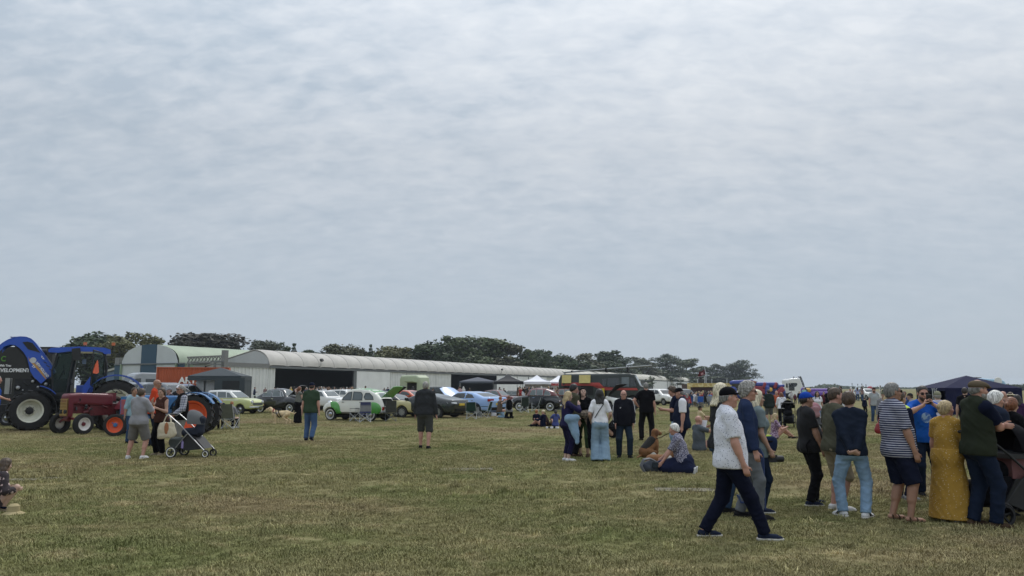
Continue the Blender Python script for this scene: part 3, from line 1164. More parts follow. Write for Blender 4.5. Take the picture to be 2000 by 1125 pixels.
def grass_field(D0, D1, dens, margin=1.08):
 n = int(dens * 0.69 * margin * (D1 * D1 - D0 * D0))
 D = np.sqrt(RNG.uniform(D0 * D0, D1 * D1, n))
 X = RNG.uniform(-1, 1, n) * (0.70 * margin) * D
 dn = .5 * vnoise(X * .9 + 30, D * 1.3 + 9, 3) + .3 * vnoise(X * 2.7 + 5, D * 3.2, 4) + .2 * vnoise(X * 7, D * 8, 5)
 keep = RNG.rand(n) < np.clip((dn - .10) * 2.4, .62, 1)
 sc = .55 + .9 * dn[keep] * RNG.uniform(.6, 1.3, keep.sum())
 return np.stack([X[keep], D[keep], np.zeros(keep.sum())], 1), sc
green_b = blade_material('green_blades', 1.15)
straw_b = blade_material('straw_blades', 1.5)
P1, S1 = grass_field(5.6, 11.5, 215)
scatter('grass', [grass_clump(i, 46, .075, .032) for i in range(9)], P1, S1, [green_b, green_b, straw_b], 'short trodden meadow grass close by')
P2, S2 = grass_field(11.5, 24, 64)
scatter('grass', [grass_clump(20 + i, 46, .12, .030) for i in range(9)], P2, S2 * 1.15, [green_b, straw_b, green_b], 'short mown grass in the middle of the field')
P3, S3 = grass_field(24, 55, 11)
scatter('grass', [grass_clump(40 + i, 50, .25, .032) for i in range(6)], P3, S3 * 1.3, [green_b, straw_b, green_b], 'short mown grass towards the parked cars')
P4, S4 = grass_field(5.6, 17, 5)
tm_ = [grass_clump(60 + i, 26, .05, .062) for i in range(5)]
scatter('grass', tm_, P4, S4 * 1.2, [blade_material('tuft_green', .9), blade_material('tuft_straw', 1.9)], 'taller tufts and pale stems standing out of the short turf')
conc = mat('old_concrete', (0.15, 0.135, 0.095), .9, var=.3, vs=5, bump=.4)
def slab(px, py, w, d, rz, label):
 t = thing('concrete_slab', label, 'concrete slab', gp(px, py), R(rz), 'concrete slabs let into the turf')
 mb = MB().quad_box((0, 0, -.02), (w, d, .075), (R(1.2), 0, 0))
 mb.build('slab', conc, t)
 mb = MB()
 for i in range(60):
  x = random.uniform(-w / 2, w / 2)
  hh = random.uniform(.02, .06)
  for yy in (d / 2 + .02, -d / 2 - .01):
   if yy < 0 and random.random() < .6:
    continue
   mb.tube([(x, yy, -.01), (x + random.uniform(-.03, .03), yy - .01, hh)], .008, 3, cap=False, r2=.001)
 o = mb.build('grass_fringe', MATS.get('fringe') or blade_fringe(), t)
 o['kind'] = 'stuff'
 return t
def blade_fringe():
 m = blade_material('fringe', .6)
 MATS['fringe'] = m
 return m
slab(912, 918, 1.05, .42, 3, 'concrete slab in the grass in front of the walking man in shorts')
slab(1338, 958, .95, .34, -4, 'concrete slab in the grass left of the striding man in the printed shirt')
slab(42, 938, .55, .22, 2, 'narrow concrete strip beside the seated child, nearer to the child')
slab(100, 935, .34, .16, 0, 'small concrete strip further right of the seated child')
# ------------------------------------------------------------------ hangars
white_clad = mat('white_cladding', (0.66, 0.67, 0.66), .6, var=.10, vs=.8)
white_door = mat('white_door_paint', (0.74, 0.75, 0.75), .55, var=.08, vs=.5)
roof_grey = mat('weathered_roof_sheet', (0.47, 0.45, 0.415), .8, var=.16, vs=.35)
roof_cream = mat('cream_roof_sheet', (0.55, 0.53, 0.465), .8, var=.10, vs=.25)
roof_green = mat('green_roof_sheet', (0.33, 0.39, 0.29), .75, var=.14, vs=.3)
steel = mat('grey_steel', (0.13, 0.14, 0.145), .6, var=.15)
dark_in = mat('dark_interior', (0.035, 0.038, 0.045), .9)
blue_paint = mat('petrol_blue_paint', (0.016, 0.060, 0.105), .5, var=.1)
FD = Vector((.4027, .9153, 0))           # the row of hangars runs away to the right
BD = Vector((-.9153, .4027, 0))
A0 = Vector((-37.9, 122, 0))
def along(px):
 """metres along the hangar front where column px meets it"""
 u = (px - 1000) / FPX
 lo, hi = -60.0, 420.0
 for _ in range(50):
  m = (lo + hi) / 2
  p = A0 + FD * m
  if p.x / depth_of(p.y, 2) < u:
   lo = m
  else:
   hi = m
 return lo
def corrugated(w, hgt, pitch=.45, depth=.10):
 n = max(2, int(w / pitch))
 mb = MB()
 pts = []
 for i in range(n):
  x0 = w * i / n
  q = w / n
  pts += [(x0, 0), (x0 + q * .42, 0), (x0 + q * .55, -depth), (x0 + q * .87, -depth)]
 pts.append((w, 0))
 for x, y in pts:
  mb.v += [(x, y, 0), (x, y, hgt)]
 for i in range(len(pts) - 1):
  mb.f.append((2 * i, 2 * i + 2, 2 * i + 3, 2 * i + 1))
  mb.mi.append(0)
 b = len(mb.v)
 mb.v += [(0, .12, 0), (0, .12, hgt), (w, .12, 0), (w, .12, hgt)]
 m_ = 2 * (len(pts) - 1)
 mb.f += [(b + 2, b, b + 1, b + 3), (b, 0, 1, b + 1), (m_, b + 2, b + 3, m_ + 1)]
 mb.mi += [0, 0, 0]
 return mb
def roof_line(depth, eave, crest, n, skew):
 """outline (y, z) of a roof: a round shoulder at the front, then a slope falling to the back"""
 P = []
 for i in range(n + 1):
  if skew:
   if i <= n // 2:
    a = math.pi / 2 * i / (n // 2)
    P.append((skew * depth * (1 - math.cos(a)) - .2 * math.cos(a), eave + (crest - eave) * math.sin(a)))
   else:
    u = (i - n // 2) / (n - n // 2)
    P.append((skew * depth + (1 - skew) * depth * u, crest + (eave + .15 - crest) * u))
  else:
   a = math.pi * i / n
   P.append((depth / 2 - depth / 2 * math.cos(a) * 1.03, eave + (crest - eave) * math.sin(a) ** .8))
 return P
def roof_bay(L, depth, eave, crest, n=14, bulge=.11, m=5, skew=0):
 """one arched bay, x along the building, y back from the front eave; swells between ribs"""
 mb = MB()
 P = roof_line(depth, eave, crest, n, skew)
 for j in range(m + 1):
  u = j / m
  bz = bulge * (1 - (2 * u - 1) ** 4)
  for y, z in P:
   k = min(1, max(0, y / depth * 4))
   mb.v.append((u * L, y - bz * .6 * (1 - k), z + bz - bulge))
 for j in range(m):
  for i in range(n):
   a = j * (n + 1) + i
   mb.f.append((a, a + n + 1, a + n + 2, a + 1))
   mb.mi.append(0)
 return mb
def frame_at(o, base):
 o.matrix_world = Matrix.Translation(base) @ Matrix(((FD.x, BD.x, 0, 0), (FD.y, BD.y, 0, 0), (0, 0, 1, 0), (0, 0, 0, 1)))
def hangar(name_label, t0, t1, depth, eave, crest, bays, rmat, segs, skew=0):
 root = thing('hangar', name_label, 'hangar')
 frame_at(root, A0 + FD * t0)
 L = t1 - t0
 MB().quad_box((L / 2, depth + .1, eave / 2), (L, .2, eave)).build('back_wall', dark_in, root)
 for x, s in ((.1, 0), (L - .1, 1)):
  prof = [(0, 0), (0, eave - .25)] + [(min(max(y, .02), depth - .02), z - .25) for y, z in roof_line(depth, eave, crest, 14, skew)[1:-1]] + [(depth, eave - .25), (depth, 0)]
  MB().prism(prof, x - .1, x + .1, 'x').build('gable_wall', mat('gable_sheet', (.45, .46, .46), .7, var=.08, vs=.5), root)
 MB().quad_box((L / 2, depth / 2, .02), (L, depth, .04)).build('floor_slab', mat('hangar_floor', (.12, .12, .115), .8), root)
 bl = L / bays
 bay = roof_bay(bl, depth, eave, crest, skew=skew).mesh('roof_panel', True)
 bay.materials.append(rmat)
 for i in range(bays):
  link('roof_panel', bay, None, root, (i * bl, 0, 0))
 rib = MB()
 pts = [(0, y, z - .10) for y, z in roof_line(depth, eave, crest, 14, skew)]
 ribm = rib.tube(pts, .07, 5).mesh('roof_rib', True)
 ribm.materials.append(rmat)
 for i in range(bays + 1):
  link('roof_rib', ribm, None, root, (i * bl, 0, 0))
 MB().quad_box((L / 2, -.18, eave - .32), (L, .3, .34)).build('door_track', steel, root)
 for a, b, kind in segs:
  a, b = a - t0, b - t0
  hgt = eave - .5
  if kind == 'ridged':
   o = corrugated(b - a, hgt, .62, .12).build('door_panel', white_clad, root)
   o.location = (a, -.02, 0)
  elif kind == 'flat':
   MB().quad_box(((a + b) / 2, -.22, hgt / 2), (b - a - .06, .10, hgt)).build('door_panel', white_door, root)
  elif kind == 'post':
   MB().quad_box(((a + b) / 2, -.1, hgt / 2), (b - a, .3, hgt)).build('door_post', steel, root)
  elif kind == 'grey':
   MB().quad_box(((a + b) / 2, .1, hgt / 2), (b - a - .06, .10, hgt)).build('door_panel', mat('grey_door', (.09, .09, .085), .7), root)
 return root
al = along
tA, tB = al(523), al(1102)
h1 = hangar('long low white hangar with scalloped grey arched roof and two dark open doorways', tA, tB, 13.2, 5.2, 7.75, 33, roof_grey,
   [(al(523), al(536), 'ridged'), (al(689), al(694), 'post'), (al(694), al(759), 'flat'), (al(760.5), al(793), 'ridged'), (al(795), al(850), 'ridged'), (al(851.5), al(880), 'ridged'),
    (al(968.5), al(1008), 'flat'), (al(1009), al(1030), 'flat'), (al(1031.5), al(1066), 'flat'), (al(1067), tB, 'ridged')], .24)
h2 = hangar('far white hangar with smooth cream arched roof behind the fire engine', tB + 2, al(1350), 13.2, 5.2, 7.9, 40, roof_cream,
   [(tB + 2, al(1250), 'flat'), (al(1251), al(1274), 'grey'), (al(1274.5), al(1302), 'flat'), (al(1303), al(1322), 'flat'), (al(1323), al(1340), 'flat'), (al(1340.5), al(1350), 'flat')])
for px in (619, 975):
 t = al(px)
 p = A0 + FD * t
 fl = thing('floodlight', 'small floodlight on a bracket above the %s hangar doorway' % ('first' if px < 700 else 'second'), 'floodlight', p, math.atan2(FD.y, FD.x), 'floodlights on the hangar eave')
 MB().tube([(0, -.25, 5.2), (0, -.7, 5.35), (0, -.7, 6.2)], .05, 6).build('bracket', steel, fl)
 MB().quad_box((0, -.85, 6.35), (.6, .35, .42), (R(-30), 0, 0)).build('lamp_housing', mat('lamp_black', (.02, .02, .022), .5), fl)
g = thing('door_gantry', 'white ridged sliding doors on a gantry beyond the left end of the long hangar', 'door gantry')
frame_at(g, A0 + FD * al(437))
Lg = al(523) - al(437) - .1
MB().quad_box((Lg / 2, -.18, 5.05), (Lg, .32, .62)).build('gantry_beam', mat('weathered_steel', (.20, .20, .195), .7), g)
n = 4
for i in range(n):
 o = corrugated(Lg / n - .05, 4.7, .62, .12).build('door_panel', white_clad, g)
 o.location = (i * Lg / n, -.06, 0)
MB().quad_box((-.25, -.2, 3.55), (.75, .6, 7.1)).build('gantry_post', mat('weathered_steel'), g)
for z in (5.6, 5.2):
 MB().quad_box((-1.6, -.2, z - .2), (2.4, .2, .16)).build('gantry_bracket', steel, g)
G0 = Vector((-57.0, 130, 0))
gh = thing('hangar', 'arched hangar with green roof and a blue stripe down its pale gable', 'hangar')
frame_at(gh, G0)
GW, GE, GC = 13.4, 5.75, 9.15
prof = lambda k=0: [(GW / 2 - (GW / 2 + k) * math.cos(math.pi * i / 18), GE + (GC + k - GE) * math.sin(math.pi * i / 18) ** .85) for i in range(19)]
def gable_strip(y0, y1, name, m, off):
 top = lambda y: GE + (GC - GE) * max(0.0, 1 - ((y - GW / 2) / (GW / 2)) ** 2) ** .40
 ys = np.linspace(y0, y1, 9)
 pl = [(y0, GE + .04)] + [(y1, GE + .04)] + [(float(y), top(float(y))) for y in ys[::-1] if top(float(y)) > GE + .06]
 MB().prism(pl, -off - .06, -off, 'x').build(name, m, gh)
grey_panel = mat('pale_grey_panel', (.50, .53, .54), .6, var=.06, vs=.6)
for nm, m, y0, y1, off in (('gable_panel', grey_panel, .02, 5.0, .1), ('gable_panel', blue_paint, 5.05, 8.7, .12), ('gable_panel', grey_panel, 8.75, GW - .02, .1)):
 gable_strip(y0, y1, nm, m, off)
for y0, y1, m in ((-1.6, -.05, blue_paint), (0, 4.95, grey_panel), (5.05, 8.7, blue_paint), (8.8, 13.3, grey_panel), (13.4, 15.2, blue_paint)):
 MB().quad_box((-.1, (y0 + y1) / 2, GE / 2 - .05), (.12, y1 - y0 - .05, GE - .2)).build('door_panel', m, gh)
MB().quad_box((-.2, GW / 2, GE - .02), (.3, GW + 3.4, .22)).build('door_track', steel, gh)
MB().quad_box((.2, GW + 1.2, GE + .55), (.9, 1.0, 1.3)).build('gantry_end_box', mat('weathered_steel'), gh)
for i in range(9):
 bm_ = roof_bay(4.6, GW, GE, GC, 16, .02, 2)
 o = bm_.build('roof_panel', roof_green, gh, True)
 o.location = (i * 4.6, 0, 0)
MB().quad_box((20, .1, GE / 2), (41, .2, GE)).build('side_wall', mat('green_side_sheet', (.24, .31, .21), .7, var=.1, vs=.5), gh)
MB().quad_box((20, GW - .1, GE / 2), (41, .2, GE)).build('side_wall', mat('green_side_sheet'), gh)
lt = thing('lattice_girder', 'grey lattice girder on posts running right from the green roofed hangar', 'gantry')
pa, pb = wp(362, 128), wp(437, 121.5)
dv = (pb - pa)
Ll = dv.length
lt.location = pa
lt.rotation_euler = (0, 0, math.atan2(dv.y, dv.x))
for z in (zat(127, 697.5), zat(127, 708.5)):
 MB().quad_box((Ll / 2, 0, z), (Ll, .25, .22)).build('chord', mat('weathered_steel'), lt)
z0_, z1_ = zat(127, 708.5), zat(127, 697.5)
nl = 11
for i in range(nl):
 x0, x1 = Ll * i / nl, Ll * (i + 1) / nl
 MB().tube([(x0, 0, z0_), (x1, 0, z1_)], .09, 4).build('lattice_bar', mat('weathered_steel'), lt)
 MB().tube([(x0, .02, z1_), (x1, .02, z0_)], .09, 4).build('lattice_bar', mat('weathered_steel'), lt)
for x in (.3, Ll * .72, Ll - .4):
 MB().quad_box((x, .1, z0_ / 2), (.3, .3, z0_)).build('post', mat('weathered_steel'), lt)
def shed(label, px0, px1, D, py_l, py_r, wall, roofm, depth=8):
 """lean-to whose roof climbs from left to right"""
 a, b = wp(px0, D), wp(px1, D)
 L = b.x - a.x
 t = thing('shed', label, 'shed', a)
 e, r = zat(D, py_l), zat(D, py_r)
 MB().prism([(0, 0), (L, 0), (L, r), (0, e)], 0, depth, 'y').build('wall', wall, t)
 MB().prism([(-.3, e + .02), (L + .2, r + .02), (L + .2, r + .4), (-.3, e + .4)], -.3, depth + .3, 'y').build('roof', roofm, t)
 return t
shed('low shed with pale climbing lean-to roof and blue-grey wall left of the green hangar', 205, 244, 142, 728, 715, mat('blue_grey_wall', (.12, .17, .25), .7, var=.08, vs=.4), mat('pale_roof', (.42, .42, .38), .8, var=.1, vs=.3), 9)
shed('pale flat-roofed store behind the orange container', 374, 434, 126, 712, 710, mat('pale_store_wall', (.33, .35, .33), .7, var=.1, vs=.4), mat('dark_flat_roof', (.16, .16, .16), .8), 4)
# ------------------------------------------------------------------ trees
def leaf_mesh(lobes, n, size, seed, flat=0.0):
 """leaf clumps spread through lobes: (centre, radii); each clump a small bent quad"""
 r = np.random.RandomState(seed)
 vol = np.array([l[1][0] * l[1][1] * l[1][2] for l in lobes]) ** .66
 cnt = np.maximum(4, (n * vol / vol.sum()).astype(int))
 P, Nn = [], []
 for (c, rad), k in zip(lobes, cnt):
  d = r.normal(0, 1, (k, 3))
  d /= np.linalg.norm(d, axis=1)[:, None]
  q = r.uniform(.15, 1, k) ** .42
  P.append(np.array(c) + d * q[:, None] * np.array(rad) * r.uniform(.86, 1.1, k)[:, None])
  Nn.append(d)
 P, Nn = np.concatenate(P), np.concatenate(Nn)
 k = len(P)
 nn = Nn + r.normal(0, .7, (k, 3))
 nn[:, 2] += flat
 nn /= np.linalg.norm(nn, axis=1)[:, None]
 u = np.cross(nn, r.normal(0, 1, (k, 3)))
 u /= np.linalg.norm(u, axis=1)[:, None]
 w = np.cross(nn, u)
 s = size * r.uniform(.5, 1.3, k)[:, None]
 j = lambda: r.uniform(.55, 1.15, (k, 1))
 V = np.stack([P - u * s * j() - w * s * .6 * j(), P + u * s * j() - w * s * .5 * j() + nn * s * .3, P + u * s * j() + w * s * .6 * j(), P - u * s * j() + w * s * .6 * j() - nn * s * .2], 1).reshape(-1, 3)
 return quads_mesh('crown', V, np.arange(k * 4).reshape(-1, 4), False)
def make_tree(kind, seed):
 """unit tree: 10 m tall; returns (trunk mesh, crown mesh)"""
 r = random.Random(seed)
 tr = MB()
 lobes = []
 if kind == 'spruce':
  tr.tube([(0, 0, 0), (.05, 0, 5), (0, .05, 9.6)], .22, 7, r2=.03)
  for i in range(13):
   z = 1.2 + i * .68
   w = 2.2 * (1 - (z - .6) / 9.9) + .12
   for k in range(6):
    a = k * 1.05 + i * .5 + r.uniform(-.2, .2)
    lobes.append(((math.cos(a) * w * .55, math.sin(a) * w * .55, z - .1), (w * .5, w * .5, .30)))
  return tr, lobes, .24, 2600, .6
 if kind == 'pine':
  tr.tube([(0, 0, 0), (.15, .1, 3), (.0, 0, 6), (.2, 0, 9.2)], .26, 7, r2=.06)
  for i in range(19):
   z = 3.6 + 5.6 * (i / 18) + r.uniform(-.45, .45)
   a = i * 2.4 + r.uniform(-.4, .4)
   w = (2.6 if z < 7.5 else 2.0 if z < 9 else 1.0) * r.uniform(.55, 1.1)
   x, y = math.cos(a) * w, math.sin(a) * w
   tr.tube([(0, 0, z - .9), (x * .5, y * .5, z - .35), (x, y, z)], .08, 5, r2=.03)
   lobes.append(((x * .95, y * .95, z + .05), (1.15 * r.uniform(.7, 1.2), 1.15 * r.uniform(.7, 1.2), r.uniform(.5, .85))))
   lobes.append(((x * .4, y * .4, z + .2), (.8, .8, r.uniform(.4, .7))))
  lobes.append(((.1, 0, 9.4), (.9, .9, .5)))
  return tr, lobes, .15, 4200, .5
 sp = {'oak': (2.6, 1.0), 'broad': (3.0, 1.0), 'sparse': (2.5, .78), 'bush': (2.4, 1.0), 'tall': (1.9, 1.0)}[kind]
 th = {'oak': 2.6, 'broad': 2.4, 'sparse': 3.2, 'bush': .6, 'tall': 2.5}[kind]
 tr.tube([(0, 0, 0), (.06, .03, th * .5), (0, 0, th)], .32, 8, r2=.22)
 nl = 9 if kind != 'sparse' else 10
 for i in range(nl):
  a = i * 2.4 + r.uniform(-.3, .3)
  zz = r.uniform(.2, 1.0)
  w = sp[0] * math.sqrt(max(.05, 1 - (zz * 1.02 - .15) ** 2)) * r.uniform(.55, .95)
  z = th + (9.0 - th) * zz
  x, y = math.cos(a) * w, math.sin(a) * w
  tr.tube([(0, 0, th * .85), (x * .45, y * .45, th + (z - th) * .55), (x, y, z)], .13, 5, r2=.03)
  if kind == 'sparse':
   tr.tube([(x * .45, y * .45, th + (z - th) * .55), (x * .3 + .8, y * .9, z * .98)], .06, 4, r2=.02)
  q = r.uniform(.8, 1.25) * sp[1]
  lobes.append(((x, y, min(z, 9.0)), (1.45 * q, 1.45 * q, 1.05 * q)))
  for _ in range(2):
   lobes.append(((x + r.uniform(-1.3, 1.3), y + r.uniform(-1.3, 1.3), min(9.3, z + r.uniform(-.9, .9))), (.8 * q, .8 * q, .6 * q)))
 if kind != 'sparse':
  lobes.append(((0, 0, 3.3), (sp[0] * .62, sp[0] * .62, 1.7)))
  lobes.append(((0, 0, 7.4), (sp[0] * .72, sp[0] * .72, 2.1)))
  lobes.append(((0, 0, 5.0), (sp[0] * .85, sp[0] * .85, 2.2)))
 if kind == 'bush':
  lobes.append(((0, 0, 2.5), (sp[0] * .95, sp[0] * .95, 2.3)))
 return tr, lobes, (.22 if kind != 'sparse' else .18), (6500 if kind != 'sparse' else 3800), .2
LEAF = {'dark': ((.036, .056, .024), (.056, .084, .034)), 'mid': ((.050, .075, .028), (.084, .115, .042)), 'brown': ((.058, .064, .031), (.092, .096, .044)),
  'copper': ((.038, .036, .028), (.060, .056, .040)), 'yellow': ((.098, .104, .042), (.150, .150, .062)), 'pine': ((.034, .052, .030), (.054, .078, .042)), 'grey': ((.085, .098, .068), (.125, .140, .095))}
bark = mat('bark', (.075, .062, .048), .9, var=.2, vs=2)
PROTO = {}
def tree(label, px, top, wpx, D, kind, tone, v=0, rz=0):
 key = (kind, v)
 if key not in PROTO:
  tr, lobes, size, n, flat = make_tree(kind, 11 + v * 7 + len(kind))
  tm = tr.mesh('trunk', True)
  tm.materials.append(bark)
  cm = leaf_mesh(lobes, n, size, 5 + v, flat)
  bb = np.zeros(len(cm.vertices) * 3)
  cm.vertices.foreach_get('co', bb)
  bb = bb.reshape(-1, 3)
  cm.materials.append(None)
  PROTO[key] = (tm, cm, np.percentile(np.abs(bb[:, :2]), 97), bb[:, 2].max())
 tm, cm, hw, hz = PROTO[key]
 a, b = LEAF[tone]
 lm = mat('leaves_' + tone, a, .6, kind='leaf', col2=b, p=(.55, tuple(c * .75 for c in b)), var=.22, vs=.25, spec=.25)
 u = (px - 1000) / FPX
 D = 470 + D * .05 if px > 1352 else max(D, 91.6 / (.44 - u) + 30 + v * 4)
 H = zat(D, top)
 sx = 1.12 * (wpx / 2 * D / FPX) / hw
 t = thing('pine_tree' if kind == 'pine' else 'spruce_tree' if kind == 'spruce' else 'tree', label, 'tree', wp(px, D), R(rz), 'trees behind the hangars')
 for nm, me in (('trunk', tm), ('crown', cm)):
  o = link(nm, me, None, t)
  o.scale = (sx, sx, H / hz)
  if nm == 'crown':
   o.material_slots[0].link = 'OBJECT'
   o.material_slots[0].material = lm
 return t
TREES = [
 ('dark round-crowned tree rising behind the blue tractor cab', 176, 645, 96, 188, 'oak', 'dark', 0, 20),
 ('dark lower tree leaning out from behind the tractor cab roof', 215, 668, 56, 194, 'broad', 'dark', 0, 80),
 ('pale airy tree with gaps left of the blue striped gable', 258, 646, 88, 178, 'sparse', 'yellow', 0, 40),
 ('small purple-leaved tree above the left roof of the green hangar', 342, 663, 40, 196, 'oak', 'copper', 1, 10),
 ('broad dome-shaped dark tree behind the green roof', 398, 648, 128, 208, 'broad', 'copper', 1, 140),
 ('dark bushy tree filling in right of the dome-shaped tree', 446, 662, 66, 214, 'oak', 'dark', 1, 200),
 ('grey-green airy tree above the join of the two hangar roofs', 512, 662, 62, 205, 'sparse', 'grey', 1, 90),
 ('thin sparse tree left of the small spruce', 541, 668, 40, 214, 'sparse', 'mid', 0, 220),
 ('small pointed spruce over the left end of the scalloped roof', 571, 670, 24, 205, 'spruce', 'pine', 0, 0),
 ('low scrubby tree right of the small spruce', 598, 681, 44, 220, 'sparse', 'dark', 1, 30),
 ('wide brownish oak above the first hangar doorway', 652, 669, 76, 214, 'broad', 'brown', 0, 60),
 ('rounder brownish oak right of the wide oak', 686, 670, 62, 226, 'oak', 'brown', 0, 130),
 ('slim pointed spruce between two oaks over the hangar', 722, 672, 20, 222, 'spruce', 'pine', 0, 50),
 ('yellow-green oak over the white hangar doors', 752, 674, 78, 228, 'oak', 'yellow', 1, 25),
 ('low dark tree in the dip right of the yellow-green oak', 805, 682, 60, 240, 'bush', 'dark', 0, 10),
 ('dark oak at the left of the tall middle wood', 848, 662, 72, 232, 'oak', 'dark', 0, 250),
 ('tall oak with an uneven top in the middle wood', 882, 656, 66, 246, 'tall', 'mid', 0, 70),
 ('grey-topped tall tree near the peak of the middle wood', 912, 659, 60, 250, 'sparse', 'grey', 0, 170),
 ('broadest tall tree with pale branches at the peak of the wood', 948, 656, 96, 252, 'broad', 'mid', 1, 300),
 ('tall airy tree right of the peak of the wood', 986, 667, 74, 256, 'sparse', 'brown', 1, 10),
 ('low green bush in front of the middle wood', 920, 692, 90, 236, 'bush', 'mid', 0, 100),
 ('low brownish bush under the middle wood', 968, 694, 84, 244, 'bush', 'brown', 0, 190),
 ('dark bush at the left foot of the middle wood', 872, 690, 80, 238, 'bush', 'dark', 0, 260),
 ('dense dark green tree above the pale gazebo tops', 1024, 682, 46, 258, 'tall', 'mid', 0, 120),
 ('second dense dark tree left of the gap in the wood', 1052, 681, 50, 266, 'oak', 'dark', 1, 40),
 ('dense low tree between the dark pair', 1036, 700, 70, 262, 'bush', 'dark', 0, 10),
 ('dark tree right of the gap above the fire engine ladder', 1098, 688, 52, 282, 'oak', 'dark', 0, 100),
 ('brown-green tree over the fire engine body', 1142, 688, 58, 292, 'broad', 'brown', 0, 20),
 ('tallest dark tree over the fire engine', 1184, 683, 60, 296, 'tall', 'dark', 0, 200),
 ('low dark bush over the left part of the fire engine', 1120, 705, 80, 286, 'bush', 'dark', 0, 150),
 ('low dark bush over the fire engine cab', 1172, 706, 80, 298, 'bush', 'dark', 0, 310),
 ('thin pine right of the tallest dark tree', 1222, 697, 44, 306, 'pine', 'pine', 0, 30),
 ('airy grey-green tree above the fire engine windscreen', 1258, 696, 56, 322, 'sparse', 'grey', 0, 80),
 ('taller pine with flat layers of needles above the cream roof', 1304, 690, 66, 346, 'pine', 'pine', 0, 130),
 ('broad tree leaning right above the cream roof', 1336, 700, 60, 352, 'sparse', 'mid', 1, 260),
 ('low dark bush along the cream roof, left of the next one', 1282, 720, 70, 338, 'bush', 'dark', 0, 20),
 ('low dark bush along the cream roof near its rounded end', 1330, 722, 60, 372, 'bush', 'mid', 0, 200),
 ('bent tree behind the dark red flag', 1372, 714, 44, 366, 'sparse', 'dark', 1, 10),
 ('slender pine right of the flag with sky under its crown', 1402, 710, 40, 372, 'pine', 'pine', 0, 250),
 ('big rightmost pine of the row beside the bouncy castle', 1446, 702, 58, 370, 'pine', 'pine', 1, 60),
 ('second pine crowding the big rightmost pine', 1432, 712, 44, 384, 'pine', 'dark', 1, 190),
 ('low green scrub at the foot of the round-crowned tree behind the cab', 200, 700, 90, 190, 'bush', 'mid', 0, 10),
 ('low scrub under the airy tree left of the blue striped gable', 266, 706, 80, 184, 'bush', 'dark', 0, 70),
 ('low scrub showing over the green hangar roof', 480, 688, 70, 205, 'bush', 'dark', 0, 40),
 ('low green scrub over the roof left of the small spruce', 548, 690, 66, 215, 'bush', 'mid', 0, 300),
 ('low brown scrub over the roof right of the small spruce', 622, 690, 64, 215, 'bush', 'brown', 0, 200),
 ('low dark scrub in the dip between the two brownish oaks', 670, 692, 76, 220, 'bush', 'dark', 0, 60),
 ('low green scrub below the slim pointed spruce', 722, 693, 70, 225, 'bush', 'mid', 0, 130),
 ('low scrub right of the yellow-green oak', 788, 692, 64, 230, 'bush', 'brown', 0, 20),
 ('low scrub left of the tall middle wood', 826, 690, 64, 232, 'bush', 'mid', 0, 170),
 ('low dark scrub at the right foot of the middle wood', 1006, 698, 70, 255, 'bush', 'dark', 0, 80),
 ('low dark scrub in the gap above the white gazebos', 1074, 704, 56, 270, 'bush', 'mid', 0, 230),
 ('low scrub over the cream roof beside the ladder end', 1232, 716, 64, 300, 'bush', 'mid', 0, 320),
 ('low scrub behind the food stall', 1386, 734, 80, 300, 'bush', 'dark', 0, 45),
 ('low scrub under the rightmost big pine', 1440, 733, 60, 300, 'bush', 'mid', 0, 95),
]
for a in TREES:
 tree(*a)
def wood_mass(name, label, spans, D, tone, seed):
 """a far-off wood that reads as one mass"""
 r = random.Random(seed)
 lobes = []
 for px0, px1, top in spans:
  x = px0
  while x < px1:
   p = wp(x, D + r.uniform(-10, 10))
   hgt = zat(D, top + r.uniform(-.5, 2.0))
   w = r.uniform(5, 9) * D / 900
   lobes.append(((p.x, p.y, hgt * .55), (w, w, hgt * .5)))
   x += r.uniform(3, 6)
 me = leaf_mesh(lobes, 90 * len(lobes), 1.3 * D / 900, seed, .2)
 a, b = LEAF[tone]
 o = link(name, me, mat('leaves_' + tone, a, .6, kind='leaf', col2=b, p=(.55, tuple(c * .75 for c in b)), var=.22, vs=.25, spec=.25))
 o['kind'] = 'stuff'
 o['label'] = label
 return o
wood_mass('far_woods', 'hazy line of woods on the horizon behind the fairground', [(1462, 1600, 757), (1600, 1632, 751.5), (1632, 1662, 755), (1660, 1690, 755.5), (1690, 1830, 757)], 900, 'mid', 3)
wood_mass('far_woods', 'dark line of pines on the horizon at the far right', [(1950, 1975, 757), (1962, 2060, 751)], 420, 'pine', 4)
wood_mass('far_woods', 'low far hedge line left of the hangars', [(-60, 130, 752)], 520, 'dark', 5)
hz_ = MB().quad_box((0, 40, 15), (5400, 5400, 32)).build('haze', None)
hz_['kind'] = 'stuff'
hm_ = bpy.data.materials.new('thin_air')
hm_.use_nodes = True
hn = hm_.node_tree
hn.nodes.remove(hn.nodes['Principled BSDF'])
hv_ = hn.nodes.new('ShaderNodeVolumePrincipled')
hv_.inputs['Color'].default_value = (.80, .88, .97, 1)
hv_.inputs['Density'].default_value = .0002
hv_.inputs['Anisotropy'].default_value = .2
hn.links.new(hv_.outputs[0], hn.nodes['Material Output'].inputs['Volume'])
hz_.data.materials.append(hm_)
